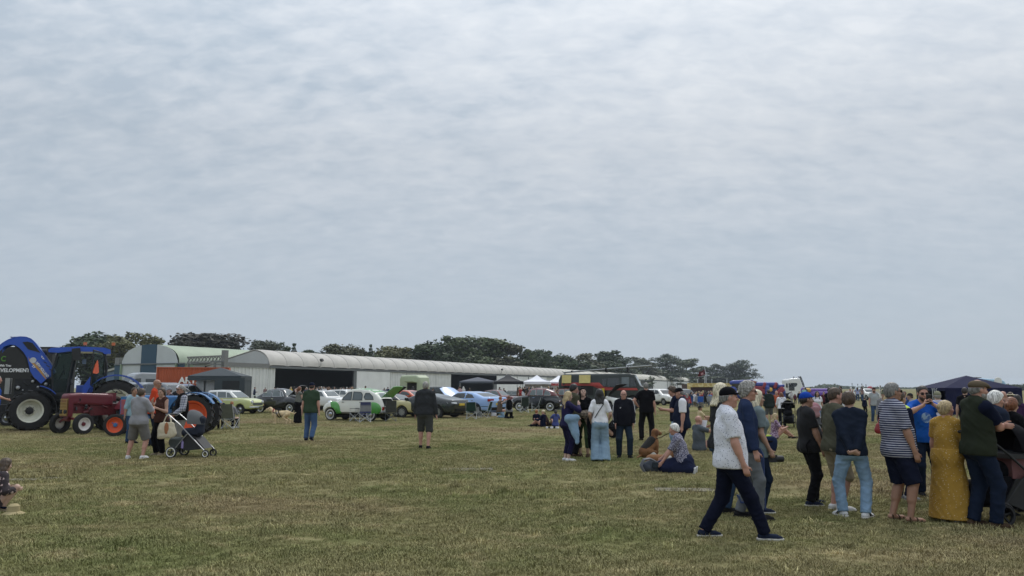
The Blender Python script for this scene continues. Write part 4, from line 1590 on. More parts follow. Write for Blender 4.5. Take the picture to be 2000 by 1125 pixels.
# ------------------------------------------------------------------ motor cars
def poly_sdf(poly, X, Z):
 """signed distance to a 2D outline on a grid"""
 P = np.array(poly, float)
 n = len(P)
 d = np.full(np.broadcast(X, Z).shape, 1e9)
 ins = np.zeros(d.shape, bool)
 for i in range(n):
  a, b = P[i], P[(i + 1) % n]
  ex, ez = b - a
  wx, wz = X - a[0], Z - a[1]
  t = np.clip((wx * ex + wz * ez) / max(ex * ex + ez * ez, 1e-9), 0, 1)
  d = np.minimum(d, (wx - ex * t) ** 2 + (wz - ez * t) ** 2)
  c = (a[1] <= Z) != (b[1] <= Z)
  with np.errstate(divide='ignore', invalid='ignore'):
   xi = a[0] + (Z - a[1]) * ex / (ez if abs(ez) > 1e-9 else 1e-9)
  ins ^= c & (X < xi)
 d = np.sqrt(d)
 return np.where(ins, -d, d)
def hull_field(prof, W, h=.035, rnd=.05, k=.16, nose=(.9, .14), tail=(.7, .10), belt=.9, tumble=.32, tuck=.10):
 """car-like solid: side outline, plan that narrows to nose and tail, sides leaning in above the belt"""
 xs = [p[0] for p in prof]
 zs = [p[1] for p in prof]
 x0, x1 = min(xs), max(xs)
 F = Field((x0 - .15, -W / 2 - .2, min(zs) - .12), (x1 + .15, W / 2 + .2, max(zs) + .15), h)
 X, Y, Z = F.ax[0][:, None, None], F.ax[1][None, :, None], F.ax[2][None, None, :]
 d2 = poly_sdf(prof, F.ax[0][:, None], F.ax[2][None, :])[:, None, :].astype(np.float32)
 w = W / 2 - nose[1] * np.clip((X - (x1 - nose[0])) / nose[0], 0, 1.2) ** 2 - tail[1] * np.clip(((x0 + tail[0]) - X) / tail[0], 0, 1.2) ** 2
 w = w - tumble * np.clip(Z - belt, 0, 2) - tuck * np.clip((.5 - Z) / .3, 0, 1.5) ** 2 - .03 * np.clip((Z - .62) / .3, -.2, 1) ** 2
 e = np.abs(Y) - w
 hh = np.maximum(k - np.abs(d2 - e), 0) / k
 F.d = (np.maximum(d2, e) + hh * hh * k * .25).astype(np.float32)
 return F
def copy_field(F):
 G = Field.__new__(Field)
 G.lo, G.h, G.n, G.ax, G.d = F.lo, F.h, F.n, F.ax, F.d.copy()
 return G
def carve_wheel(F, x, z, r, yin):
 X, Y, Z = F.ax[0][:, None, None], F.ax[1][None, :, None], F.ax[2][None, None, :]
 c = np.maximum(np.sqrt((X - x) ** 2 + (Z - z) ** 2) - r, yin - np.abs(Y))
 F.d = np.maximum(F.d, -c).astype(np.float32)
def tree_of(me):
 V = [v.co.copy() for v in me.vertices]
 return BVHTree.FromPolygons(V, [tuple(p.vertices) for p in me.polygons])
def panel(bvh, poly, axis, sign, name, m, parent, off=.006, skirt=.02, step=.12, dflt=0.0):
 """solid pane laid on a surface: 2D outline projected along an axis ('x': (y,z), 'y': (x,z), 'z': (x,y))"""
 P = []
 for i in range(len(poly)):
  a, b = Vector(poly[i]), Vector(poly[(i + 1) % len(poly)])
  n = max(1, int((b - a).length / step))
  P += [a + (b - a) * j / n for j in range(n)]
 c = sum(P, Vector((0, 0))) / len(P)
 f3 = {'x': lambda p, q: Vector((q, p[0], p[1])), 'y': lambda p, q: Vector((p[0], q, p[1])), 'z': lambda p, q: Vector((p[0], p[1], q))}[axis]
 dirv = f3((0, 0), -sign)
 last = [None]
 def hit(p):
  h = bvh.ray_cast(f3(p, sign * 12.0), dirv)
  if h[0] is not None:
   last[0] = h[0]['xyz'.index(axis)]
  return f3(p, (last[0] if last[0] is not None else dflt) + sign * off)
 hit(c)
 mb = MB()
 rings = [1.0, .66, .33]
 n = len(P)
 for r in rings:
  mb.v += [tuple(hit(c + (p - c) * r)) for p in P]
 mb.v.append(tuple(hit(c)))
 for j in range(2):
  for i in range(n):
   k = (i + 1) % n
   mb.f.append((j * n + i, j * n + k, (j + 1) * n + k, (j + 1) * n + i))
 for i in range(n):
  mb.f.append((2 * n + i, 2 * n + (i + 1) % n, 3 * n))
 b = len(mb.v)
 mb.v += [tuple(Vector(mb.v[i]) + dirv * (off + skirt)) for i in range(n)]
 for i in range(n):
  k = (i + 1) % n
  mb.f.append((i, b + i, b + k, k))
 mb.mi = [0] * len(mb.f)
 return mb.build(name, m, parent, True)
rubber = mat('tyre_rubber', (.018, .018, .019), .85, var=.2, vs=10)
chrome = mat('chrome', (.55, .56, .57), .15, 1.0, var=0)
car_glass = mat('car_window_glass', (.018, .024, .026), .05, var=.25, vs=1.2, spec=.9)
glass_pale = mat('pale_window_glass', (.10, .125, .13), .06, var=.3, vs=1.5, spec=.9)
under = mat('underbody_black', (.012, .012, .013), .9)
amber = mat('amber_lens', (.55, .16, .015), .2)
redlens = mat('red_lens', (.30, .012, .012), .18)
clearlens = mat('clear_lens', (.62, .64, .65), .08, var=.05)
plate_y = mat('yellow_plate', (.66, .47, .05), .5)
plate_w = mat('white_plate', (.6, .6, .58), .5)
plate_k = mat('black_plate', (.02, .02, .02), .5)
WHEELS = {}
def wheel(style, r, w, parent, loc, face=1, rimm=None):
 """wheel (tyre) > rim, hubcap, spokes; axle along y"""
 wh = MB().lathe([(r * .62, -w * .42), (r * .86, -w * .5), (r * .97, -w * .42), (r, -w * .2), (r, w * .2), (r * .97, w * .42), (r * .86, w * .5), (r * .62, w * .42)], 'y', 28, closed=True).build('wheel', rubber, parent, True, loc)
 y = face * w * .40
 if style == 'whitewall':
  MB().lathe([(r * .62, y * 1.0), (r * .64, face * w * .505), (r * .77, face * w * .525), (r * .79, face * w * .49)], 'y', 28).build('whitewall', mat('whitewall', (.58, .57, .53), .7), wh, True)
 rm = rimm or mat('steel_rim', (.20, .205, .21), .4, .4)
 MB().lathe([(0.001, -face * .01), (r * .4, -face * .01), (r * .56, y * .6), (r * .64, y), (r * .66, y * .9)], 'y', 28).build('rim', rm, wh, True)
 if style in ('whitewall', 'hub'):
  MB().lathe([(0.001, y * 1.1), (r * .2, y * 1.02), (r * .36, y * .7), (r * .38, y * .4)], 'y', 20).build('hubcap', chrome, wh, True)
 elif style == 'alloy':
  for k in range(10):
   a = 2 * math.pi * k / 10
   MB().quad_box((math.sin(a) * r * .36, y * .85, math.cos(a) * r * .36), (.045, .03, r * .62), (0, a, 0)).build('spoke', mat('alloy_spoke', (.42, .43, .44), .3, .8), wh)
 return wh
def lid(name, l, w, bulge, loc, rot, m, parent, nose=.8, thick=.03, inner=None):
 """bonnet or boot lid: curved sheet hinged at its own origin, running along +x"""
 mb = MB()
 nx, ny = 8, 8
 for s in (0, 1):
  for i in range(nx + 1):
   for j in range(ny + 1):
    u, v = i / nx, 2 * j / ny - 1
    ww = w / 2 * (1 - (1 - nose) * u ** 2.2)
    mb.v.append((u * l, v * ww, bulge * (1 - v * v) * (1 - .3 * u) - .35 * bulge * u * u - s * thick))
 q = (nx + 1) * (ny + 1)
 for s in (0, 1):
  for i in range(nx):
   for j in range(ny):
    a = s * q + i * (ny + 1) + j
    f = (a, a + ny + 1, a + ny + 2, a + 1)
    mb.f.append(f if s == 0 else tuple(reversed(f)))
    mb.mi.append(s if inner else 0)
 edge = [i * (ny + 1) for i in range(nx)] + [nx * (ny + 1) + j for j in range(ny)] + [i * (ny + 1) + ny for i in range(nx, 0, -1)] + [j for j in range(ny, 0, -1)]
 for i in range(len(edge)):
  a, b = edge[i], edge[(i + 1) % len(edge)]
  mb.f.append((a, b, b + q, a + q))
  mb.mi.append(0)
 o = mb.build(name, [m, inner] if inner else m, parent, True, loc)
 o.rotation_euler = rot
 return o
def car(label, px, py, yaw, c, cat='car', group='cars parked in the rows on the field', k=1.0):
 """build one car from a description; origin on the ground at its middle, nose along +x"""
 at = gp(px, py) if not isinstance(px, Vector) else px
 root = thing(c.get('name', 'parked_car'), label, cat, at, R(yaw), group)
 root.scale = (k, k, k)
 prof, W = c['prof'], c['W']
 h = c.get('h', .035)
 F = hull_field(prof, W, h, k=c.get('k', .16), nose=c.get('nose', (.9, .14)), tail=c.get('tail', (.7, .1)), belt=c.get('belt', .9), tumble=c.get('tumble', .32), tuck=c.get('tuck', .1))
 for pr, k in c.get('bulges', []):
  for s in (-1, 1):
   q = (pr[0], pr[1] * np.array([1, s, 1]), *pr[2:]) if pr[0] == 'el' else (pr[0], pr[1] * np.array([1, s, 1]), pr[2] * np.array([1, s, 1]), *pr[3:])
   F.add(q, 0, k)
 wr, ww = c['wr'], c.get('ww', .18)
 yo = c.get('yo', W / 2 - .04)
 for x in c['axles']:
  carve_wheel(F, x, wr, wr * c.get('arch', 1.16), yo - ww - .06)
 paint, roofm = c['paint'], c.get('roofm')
 belt = c.get('belt', .9)
 full = F.mesh('shell')
 bvh = tree_of(full)
 if roofm:
  G = copy_field(F)
  zc = c.get('roofz', belt)
  F.cut((0, 0, zc - .003), (0, 0, 1))
  G.cut((0, 0, zc + .003), (0, 0, -1))
  link('body', F.mesh('body'), paint, root)
  link('roof', G.mesh('roof'), roofm, root)
  bpy.data.meshes.remove(full)
 else:
  full.name = 'body'
  link('body', full, paint, root)
 gl = c.get('glass', car_glass)
 for pl in c.get('windows', []):
  for s in (-1, 1):
   panel(bvh, pl, 'y', s, 'window', gl, root)
   if c.get('wframe'):
    q = [Vector((p[0], p[1])) for p in pl]
    pts = []
    for p in q + q[:1]:
     hh = bvh.ray_cast(Vector((p.x, s * 9, p.y)), Vector((0, -s, 0)))
     if hh[0] is not None:
      pts.append(hh[0] + Vector((0, s * .012, 0)))
    if len(pts) > 2:
     MB().tube(pts, .014, 5).build('window_frame', c['wframe'], root, True)
 for pl in c.get('front', []):
  panel(bvh, pl, 'x', 1, 'windscreen', c.get('glassf', gl), root, dflt=.6)
 for pl in c.get('rear', []):
  panel(bvh, pl, 'x', -1, 'rear_window', c.get('glassr', gl), root, dflt=-1)
 for nm, pl, ax, sg, m in c.get('panels', []):
  for s in ((-1, 1) if sg == 0 else (sg,)):
   panel(bvh, pl, ax, s, nm, m, root, off=.010 if nm != 'door' else .004)
 for xx, zz in c.get('handles', []):
  for s in (-1, 1):
   hh = bvh.ray_cast(Vector((xx, s * 9, zz)), Vector((0, -s, 0)))
   if hh[0] is not None:
    MB().quad_box(hh[0] + Vector((0, s * .015, 0)), (.14, .03, .03)).build('handle', chrome, root)
 for x in c['axles']:
  for s in (-1, 1):
   wheel(c.get('wstyle', 'hub'), wr, ww, root, (x, s * (yo - ww / 2), wr), s, c.get('rimm'))
 MB().quad_box(((min(p[0] for p in prof) + max(p[0] for p in prof)) / 2, 0, .26), (max(p[0] for p in prof) * 1.7, W * .62, .2)).build('underbody', under, root)
 xf, xr = max(p[0] for p in prof), min(p[0] for p in prof)
 def surf(y, z, s):
  hh = bvh.ray_cast(Vector((s * 9, y, z)), Vector((-s, 0, 0)))
  return hh[0].x if hh[0] is not None else (xf if s > 0 else xr)
 for kind, s, y, z, sz in c.get('lights', []):
  for sy in ((-1, 1) if y else (1,)):
   x = surf(sy * y, z, s)
   m = {'head': clearlens, 'tail': redlens, 'amber': amber}[kind]
   if isinstance(sz, tuple):
    MB().quad_box((x - s * .03, sy * y, z), (.09, sz[0], sz[1])).build(kind + 'light', m, root)
   else:
    lt = MB().lathe([(.001, .05), (sz * .5, .04), (sz * .95, .012), (sz, -.04)], 'x', 16, (0, 0, 0)).build(kind + 'light', m, root, True, (x, sy * y, z))
    if s < 0:
     lt.rotation_euler = (0, 0, math.pi)
    MB().lathe([(sz * .96, .018), (sz * 1.12, .02), (sz * 1.16, -.03)], 'x', 16).build('rim', chrome, lt, True)
 for s, z, m in c.get('bumpers', []):
  hw = W / 2 - .06
  xs_ = [(-hw, -.16), (-hw * .8, -.02), (-hw * .4, .03), (hw * .4, .03), (hw * .8, -.02), (hw, -.16)]
  xb = xf if s > 0 else xr
  MB().tube([(xb + s * (q + .05), y, z) for y, q in xs_], .05, 7).build('bumper', m, root, True)
 for s, y, z, m in c.get('plates', []):
  x = surf(y, z, s)
  MB().quad_box((x + s * .025, y, z), (.03, .5, .12)).build('number_plate', m, root)
 for x, y, z in c.get('mirrors', []):
  for s in (-1, 1):
   MB().quad_box((x, s * y, z), (.10, .20, .13)).build('mirror', c.get('mirm', paint), root, True)
 bo = c.get('bonnet')
 if bo:      # raised bonnet: x of hinge, z, length, width, angle
  panel(bvh, [(bo[0] + .05, -bo[3] * .42), (bo[0] + bo[2] * .9, -bo[3] * .36), (bo[0] + bo[2] * .9, bo[3] * .36), (bo[0] + .05, bo[3] * .42)], 'z', 1, 'engine_bay', under, root, off=.012)
  lid('bonnet', bo[2], bo[3], .12, (bo[0], 0, bo[1] + .03), (0, -R(bo[4]), 0), c.get('bonm', paint), root, inner=c.get('bonin', under))
 return root
def paint(name, col, **k):
 return mat(name, col, k.pop('rough', .28), var=.05, vs=2, coat=k.pop('coat', .6), **k)
white_p = paint('white_car_paint', (.74, .74, .71))
black_p = paint('black_car_paint', (.012, .013, .016))
lime_p = paint('primrose_paint', (.56, .60, .27))
# ---- row on the left, noses to the right
anglia = dict(prof=[(-1.95, .36), (-1.97, .62), (-1.93, .90), (-1.55, .93), (-.98, .92), (-1.22, 1.33), (-1.12, 1.41), (-.3, 1.45), (.35, 1.40), (.98, .95), (1.4, .93), (1.86, .84), (1.97, .70), (1.97, .42), (1.88, .30), (-1.85, .30)],
     W=1.47, belt=.90, tumble=.30, wr=.29, ww=.15, axles=(1.22, -1.08), paint=lime_p, roofm=white_p, roofz=.955, k=.10, nose=(.6, .08), tail=(.6, .06),
     windows=[[(-.98, .99), (-1.14, 1.29), (-.55, 1.32), (-.46, .98)], [(-.39, .98), (-.46, 1.32), (.12, 1.32), (.22, .98)], [(.26, .98), (.18, 1.30), (.36, 1.28), (.72, .98)]], glass=glass_pale,
     front=[[(-.56, .99), (.56, .99), (.48, 1.34), (-.48, 1.34)]], rear=[[(-.52, .98), (.52, .98), (.46, 1.3), (-.46, 1.3)]],
     panels=[('door', [(-.48, .42), (-.48, .93), (.80, .93), (.76, .42)], 'y', 0, lime_p), ('side_flash', [(-1.85, .80), (-1.85, .90), (1.1, .87), (1.1, .83)], 'y', 0, white_p),
       ('grille', [(-.50, .52), (.50, .52), (.48, .68), (-.48, .68)], 'x', 1, mat('grille_grey', (.22, .23, .23), .3, .7))],
     handles=[(-.32, .82)], lights=[('head', 1, .52, .72, .10), ('amber', 1, .60, .52, .035), ('tail', -1, .60, .75, .06)], bumpers=[(1, .42, chrome), (-1, .42, chrome)], plates=[(1, 0, .40, plate_k)], wstyle='hub', wframe=chrome)
car('lime and white small saloon with reverse-raked rear window beside the dark gazebo', 448, 808, -16, anglia, k=1.04)
minor = dict(prof=[(-1.84, .42), (-1.83, .72), (-1.62, .98), (-1.15, 1.20), (-.72, 1.44), (-.15, 1.53), (.30, 1.47), (.46, 1.40), (.80, 1.02), (1.12, .99), (1.62, .88), (1.80, .64), (1.80, .38), (1.65, .28), (-1.7, .28)],
    W=1.40, belt=.92, tumble=.34, wr=.30, ww=.14, yo=.72, axles=(1.12, -1.06), paint=black_p, k=.2, nose=(1.1, .26), tail=(.9, .16),
    bulges=[(el((1.12, .60, .62), (.62, .17, .36)), .08), (rc((.75, .62, .66), (.05, .64, .45), .13, .08), .1), (el((-1.12, .60, .60), (.56, .18, .34)), .08)],
    windows=[[(-.98, 1.02), (-.92, 1.20), (-.60, 1.38), (-.36, 1.41), (-.32, 1.02)], [(-.26, 1.02), (-.28, 1.42), (.18, 1.42), (.36, 1.02)], [(.41, 1.02), (.27, 1.38), (.40, 1.33), (.62, 1.02)]], glass=glass_pale,
    front=[[(-.54, 1.05), (-.03, 1.07), (-.03, 1.40), (-.46, 1.36)], [(.54, 1.05), (.03, 1.07), (.03, 1.40), (.46, 1.36)]], rear=[[(-.4, 1.15), (.4, 1.15), (.34, 1.34), (-.34, 1.34)]],
    panels=[('door', [(-.30, .40), (-.30, .98), (.66, .98), (.70, .40)], 'y', 0, black_p), ('grille', [(-.26, .5), (.26, .5), (.24, .74), (-.24, .74)], 'x', 1, chrome)],
    handles=[(-.18, .88)], lights=[('head', 1, .52, .70, .10), ('tail', -1, .56, .70, .05)], bumpers=[(1, .42, chrome), (-1, .42, chrome)], plates=[(1, 0, .34, plate_k)], wstyle='whitewall', wframe=chrome, bonnet=(.84, 1.02, .95, .95, 42))
car('round black 1950s saloon with its bonnet raised, behind the pale dog', 549, 806, -20, minor, k=1.05)
est = dict(prof=[(-2.05, .42), (-2.08, .75), (-2.02, 1.0), (-1.8, 1.38), (-1.5, 1.44), (0, 1.48), (.45, 1.40), (.95, .98), (1.7, .90), (2.02, .78), (2.05, .45), (1.95, .30), (-1.95, .30)],
     W=1.6, belt=.93, tumble=.28, wr=.30, axles=(1.3, -1.2), paint=white_p, k=.12, glass=glass_pale, wframe=chrome,
     windows=[[(-1.72, 1.0), (-1.62, 1.34), (-.92, 1.36), (-.92, 1.0)], [(-.84, 1.0), (-.84, 1.36), (-.22, 1.38), (-.22, 1.0)], [(-.15, 1.0), (-.15, 1.38), (.35, 1.34), (.68, 1.0)]],
     front=[[(-.6, 1.02), (.6, 1.02), (.52, 1.38), (-.52, 1.38)]], rear=[[(-.58, 1.04), (.58, 1.04), (.5, 1.34), (-.5, 1.34)]],
     panels=[('door', [(-.18, .4), (-.18, .95), (.75, .95), (.8, .4)], 'y', 0, white_p), ('door', [(-.9, .4), (-.9, .95), (-.24, .95), (-.24, .4)], 'y', 0, white_p), ('grille', [(-.6, .55), (.6, .55), (.6, .72), (-.6, .72)], 'x', 1, mat('grille_grey'))],
     lights=[('head', 1, .58, .70, .10), ('tail', -1, .66, .75, (.1, .25))], bumpers=[(1, .42, chrome), (-1, .42, chrome)], handles=[(0, .85), (-.75, .85)])
car('white saloon with its windscreen towards us, partly behind the man in the green tee', 637, 801, -32, dict(est, prof=[(-1.9, .42), (-1.92, .75), (-1.85, .98), (-1.2, 1.02), (-.85, 1.38), (-.3, 1.44), (.2, 1.40), (.75, .98), (1.6, .92), (1.9, .78), (1.92, .45), (1.85, .30), (-1.8, .30)],
 windows=[[(-1.0, 1.04), (-.78, 1.34), (-.4, 1.36), (-.4, 1.03)], [(-.32, 1.03), (-.32, 1.37), (.14, 1.34), (.5, 1.02)]], axles=(1.2, -1.2)))
car('white estate car with long pale roof behind the green and white car', 676, 792, -28, dict(est, bonnet=(1.0, .98, .95, 1.2, 38)))
# ---- green and white corrugated-bonnet car
w2 = paint('cream_white_paint', (.74, .74, .67), coat=.3)
g2 = paint('bright_green_paint', (.075, .30, .055), coat=.3)
dv2 = dict(prof=[(-1.78, .44), (-1.82, .74), (-1.66, 1.08), (-1.36, 1.36), (-.95, 1.53), (-.35, 1.61), (.10, 1.57), (.36, 1.46), (.66, 1.08), (.82, 1.00), (1.50, .84), (1.68, .66), (1.66, .40), (1.5, .36), (-1.7, .36)],
     W=1.36, belt=.98, tumble=.16, wr=.315, ww=.13, yo=.70, arch=1.08, axles=(1.24, -1.16), paint=w2, k=.12, nose=(1.0, .34), tail=(.7, .12),
     windows=[[(.02, 1.03), (.02, 1.44), (.22, 1.41), (.52, 1.14), (.56, 1.03)], [(-.62, 1.03), (-.62, 1.30), (-.52, 1.42), (-.08, 1.45), (-.05, 1.03)], [(-1.28, 1.06), (-1.24, 1.20), (-1.02, 1.38), (-.80, 1.38), (-.72, 1.18), (-.80, 1.06)]],
     front=[[(-.52, 1.12), (.52, 1.12), (.48, 1.42), (-.48, 1.42)]], glass=glass_pale, wframe=mat('rubber_seal', (.03, .03, .03), .7),
     bulges=[],
     panels=[('door', [(-.0, .46), (-.0, 1.0), (.62, 1.0), (.64, .46)], 'y', 0, w2), ('door', [(-.66, .46), (-.66, 1.0), (-.05, 1.0), (-.05, .46)], 'y', 0, w2), ('sill_line', [(-1.2, .40), (-1.2, .425), (.7, .425), (.7, .40)], 'y', 0, under),
       ('boot_opening', [(-.46, .62), (.46, .62), (.44, 1.10), (-.44, 1.10)], 'x', -1, under), ('rear_window', [(-.42, 1.16), (.42, 1.16), (.36, 1.38), (-.36, 1.38)], 'x', -1, glass_pale), ('fabric_roof', [(.36, -.50), (.36, .50), (-.9, .52), (-1.42, .46), (-1.42, -.46), (-.9, -.52)], 'z', 1, g2)],
     handles=[(.5, .93), (-.55, .93)], bumpers=[(1, .44, mat('steel_rim')), (-1, .44, mat('steel_rim'))], plates=[(-1, 0, .56, plate_y)], lights=[('tail', -1, .50, .62, (.12, .16))], wstyle='whitewall')
c2 = car('green and white 2-tone vintage saloon with arched roof and green boot lid propped open', 700, 821, 157, dv2)
for s in (-1, 1):       # free-standing wings
 F = field_of([(el((1.18, s * .60, .58), (.56, .135, .36)), 0, .05), (rc((.92, s * .60, .56), (.66, s * .61, .42), .15, .07), 0, .08)], .025)
 carve_wheel(F, 1.24, .30, .37, .40)
 F.cut((0, 0, .34), (0, 0, -1))
 link('front_wing', F.mesh('front_wing'), w2, c2)
 F = field_of([(el((1.14, s * .605, .60), (.57, .14, .36)), 0, .05), (rc((.90, s * .605, .58), (.64, s * .615, .42), .15, .07), 0, .08)], .025)
 carve_wheel(F, 1.24, .30, .37, .40)
 F.cut((1.22, 0, .8), Vector((.9, 0, -.35)).normalized())
 F.cut((0, 0, .34), (0, 0, -1))
 link('green_wing_flash', F.mesh('green_wing_flash'), g2, c2)
 F = field_of([(el((-1.22, s * .60, .60), (.50, .135, .36)), 0, .05)], .025)
 F.cut((0, 0, .36), (0, 0, -1))
 link('rear_wing', F.mesh('rear_wing'), g2, c2)
 MB().lathe([(.001, .06), (.09, .05), (.115, 0), (.10, -.09), (.04, -.16), (.001, -.17)], 'x', 16).build('headlight', chrome, c2, True, (1.52, s * .40, .88))
 MB().quad_box((.95, s * .66, .22), (.03, .2, .26)).build('mud_flap', under, c2)
o = lid('boot_lid', .85, 1.0, .05, (-1.66, 0, 1.16), (0, R(180 - 22), 0), g2, c2, .9, inner=g2)
o.rotation_euler = (0, R(-40), math.pi)
# ---- right of it: cream coupe with black hood, dark car with big raised bonnet, orange car
cream_p = paint('cream_yellow_paint', (.50, .45, .23))
coupe = dict(prof=[(-2.08, .42), (-2.12, .70), (-1.98, .88), (-1.5, .93), (-1.1, .95), (-.66, 1.22), (-.2, 1.30), (.2, 1.26), (.72, .95), (1.8, .84), (2.06, .62), (2.05, .40), (1.9, .28), (-1.95, .28)],
    W=1.64, belt=.88, tumble=.36, wr=.31, axles=(1.28, -1.26), paint=cream_p, roofm=paint('black_hood', (.016, .016, .018), rough=.5), roofz=.95, k=.14, glassr=glass_pale, nose=(.9, .2), tail=(.9, .16),
    windows=[[(-.62, 1.0), (-.5, 1.20), (-.08, 1.23), (-.04, 1.0)], [(.02, 1.0), (.0, 1.23), (.2, 1.20), (.52, 1.0)]], front=[[(-.55, .98), (.55, .98), (.48, 1.22), (-.48, 1.22)]], rear=[[(-.58, 1.0), (.58, 1.0), (.46, 1.20), (-.46, 1.20)]],
    wframe=chrome, lights=[('tail', -1, .58, .68, (.16, .1)), ('head', 1, .6, .68, .09)], bumpers=[(1, .42, chrome), (-1, .44, chrome)], handles=[(-.4, .8)], wstyle='alloy')
car('cream two-door coupe with black roof behind the folding chairs', 760, 814, 158, coupe)
grey_dk = paint('dark_slate_paint', (.035, .042, .055))
mod = dict(prof=[(-2.2, .45), (-2.24, .80), (-2.05, 1.02), (-1.5, 1.08), (-.9, 1.38), (-.2, 1.44), (.35, 1.36), (1.0, 1.0), (2.0, .88), (2.22, .62), (2.2, .32), (-2.1, .30)],
     W=1.8, belt=.96, tumble=.34, wr=.33, ww=.21, axles=(1.36, -1.32), k=.16, wstyle='alloy', paint=grey_dk,
     windows=[[(-1.45, 1.04), (-1.0, 1.30), (-.45, 1.36), (-.45, 1.03)], [(-.38, 1.03), (-.38, 1.37), (.28, 1.31), (.74, 1.02)]], front=[[(-.62, 1.04), (.62, 1.04), (.52, 1.34), (-.52, 1.34)]], rear=[[(-.6, 1.08), (.6, 1.08), (.5, 1.32), (-.5, 1.32)]],
     lights=[('tail', -1, .68, .84, (.36, .12)), ('head', 1, .66, .70, (.36, .14))], plates=[(-1, 0, .66, plate_y), (1, 0, .42, plate_w)], mirrors=[(.72, .92, 1.02)], handles=[(-.25, .9), (-1.1, .9)])
car('dark slate saloon with long bonnet standing open behind the green boot lid', 742, 797, -18, dict(mod, bonnet=(1.0, 1.02, 1.25, 1.5, 33)))
orange_p = paint('orange_red_paint', (.52, .085, .025))
car('orange-red coupe glimpsed left of the hooded man', 800, 796, -30, dict(mod, paint=orange_p))
# ---- row behind the hooded man, tails to the right
gt_p = paint('dark_grey_metallic', (.020, .025, .026), rough=.22)
gt = dict(mod, prof=[(-2.30, .46), (-2.36, .76), (-2.28, .98), (-1.95, 1.02), (-1.0, 1.22), (-.3, 1.32), (.2, 1.28), (.95, .98), (2.0, .82), (2.32, .60), (2.3, .30), (-2.2, .30)], W=1.88, paint=gt_p, wr=.345, ww=.25, axles=(1.42, -1.36),
    bulges=[(el((-1.38, .80, .68), (.62, .14, .30)), .12)], windows=[[(-1.05, 1.02), (-.6, 1.18), (-.2, 1.23), (.15, 1.20), (.6, 1.0)]], rear=[[(-.6, 1.08), (.6, 1.08), (.5, 1.22), (-.5, 1.22)]], front=[[(-.64, 1.02), (.64, 1.02), (.54, 1.24), (-.54, 1.24)]],
    lights=[('head', 1, .66, .66, (.3, .2))], plates=[(-1, 0, .74, plate_y)], panels=[('diffuser', [(-.8, .34), (.8, .34), (.84, .52), (-.84, .52)], 'x', -1, under), ('light_strip', [(.46, .78), (.90, .80), (.90, .87), (.46, .86)], 'x', -1, clearlens), ('light_strip', [(-.46, .78), (-.90, .80), (-.90, .87), (-.46, .86)], 'x', -1, clearlens)])
car('dark grey grand tourer with pale tail lights and yellow rear plate', 833, 815, 150, gt)
blue_p = paint('pale_blue_paint', (.30, .45, .74), rough=.25)
fb = dict(mod, prof=[(-2.34, .50), (-2.40, .86), (-2.28, 1.10), (-1.9, 1.10), (-.95, 1.36), (-.2, 1.43), (.3, 1.38), (1.1, 1.02), (2.1, .90), (2.38, .62), (2.35, .30), (-2.25, .28)], W=1.90, paint=blue_p, wr=.345, ww=.24, axles=(1.44, -1.42),
    windows=[[(-1.25, 1.05), (-1.0, 1.24), (-.55, 1.32), (-.5, 1.03)], [(-.43, 1.03), (-.46, 1.33), (.25, 1.32), (.82, 1.03)]], rear=[[(-.66, 1.13), (.66, 1.13), (.54, 1.33), (-.54, 1.33)]],
    panels=[('door', [(-.46, .42), (-.46, 1.0), (.9, 1.0), (.92, .42)], 'y', 0, blue_p), ('door', [(-1.3, .55), (-1.3, 1.0), (-.5, 1.0), (-.5, .42), (-1.0, .42)], 'y', 0, blue_p), ('diffuser', [(-.84, .32), (.84, .32), (.86, .52), (-.86, .52)], 'x', -1, under)],
    lights=[('tail', -1, .66, .93, (.46, .14)), ('head', 1, .66, .70, (.36, .14))], plates=[(-1, 0, .70, plate_y)], bonnet=(1.15, 1.03, 1.0, 1.5, 36), bonin=blue_p)
car('pale blue fastback with bonnet up and tail towards the green folding chairs', 917, 811, 139, fb)
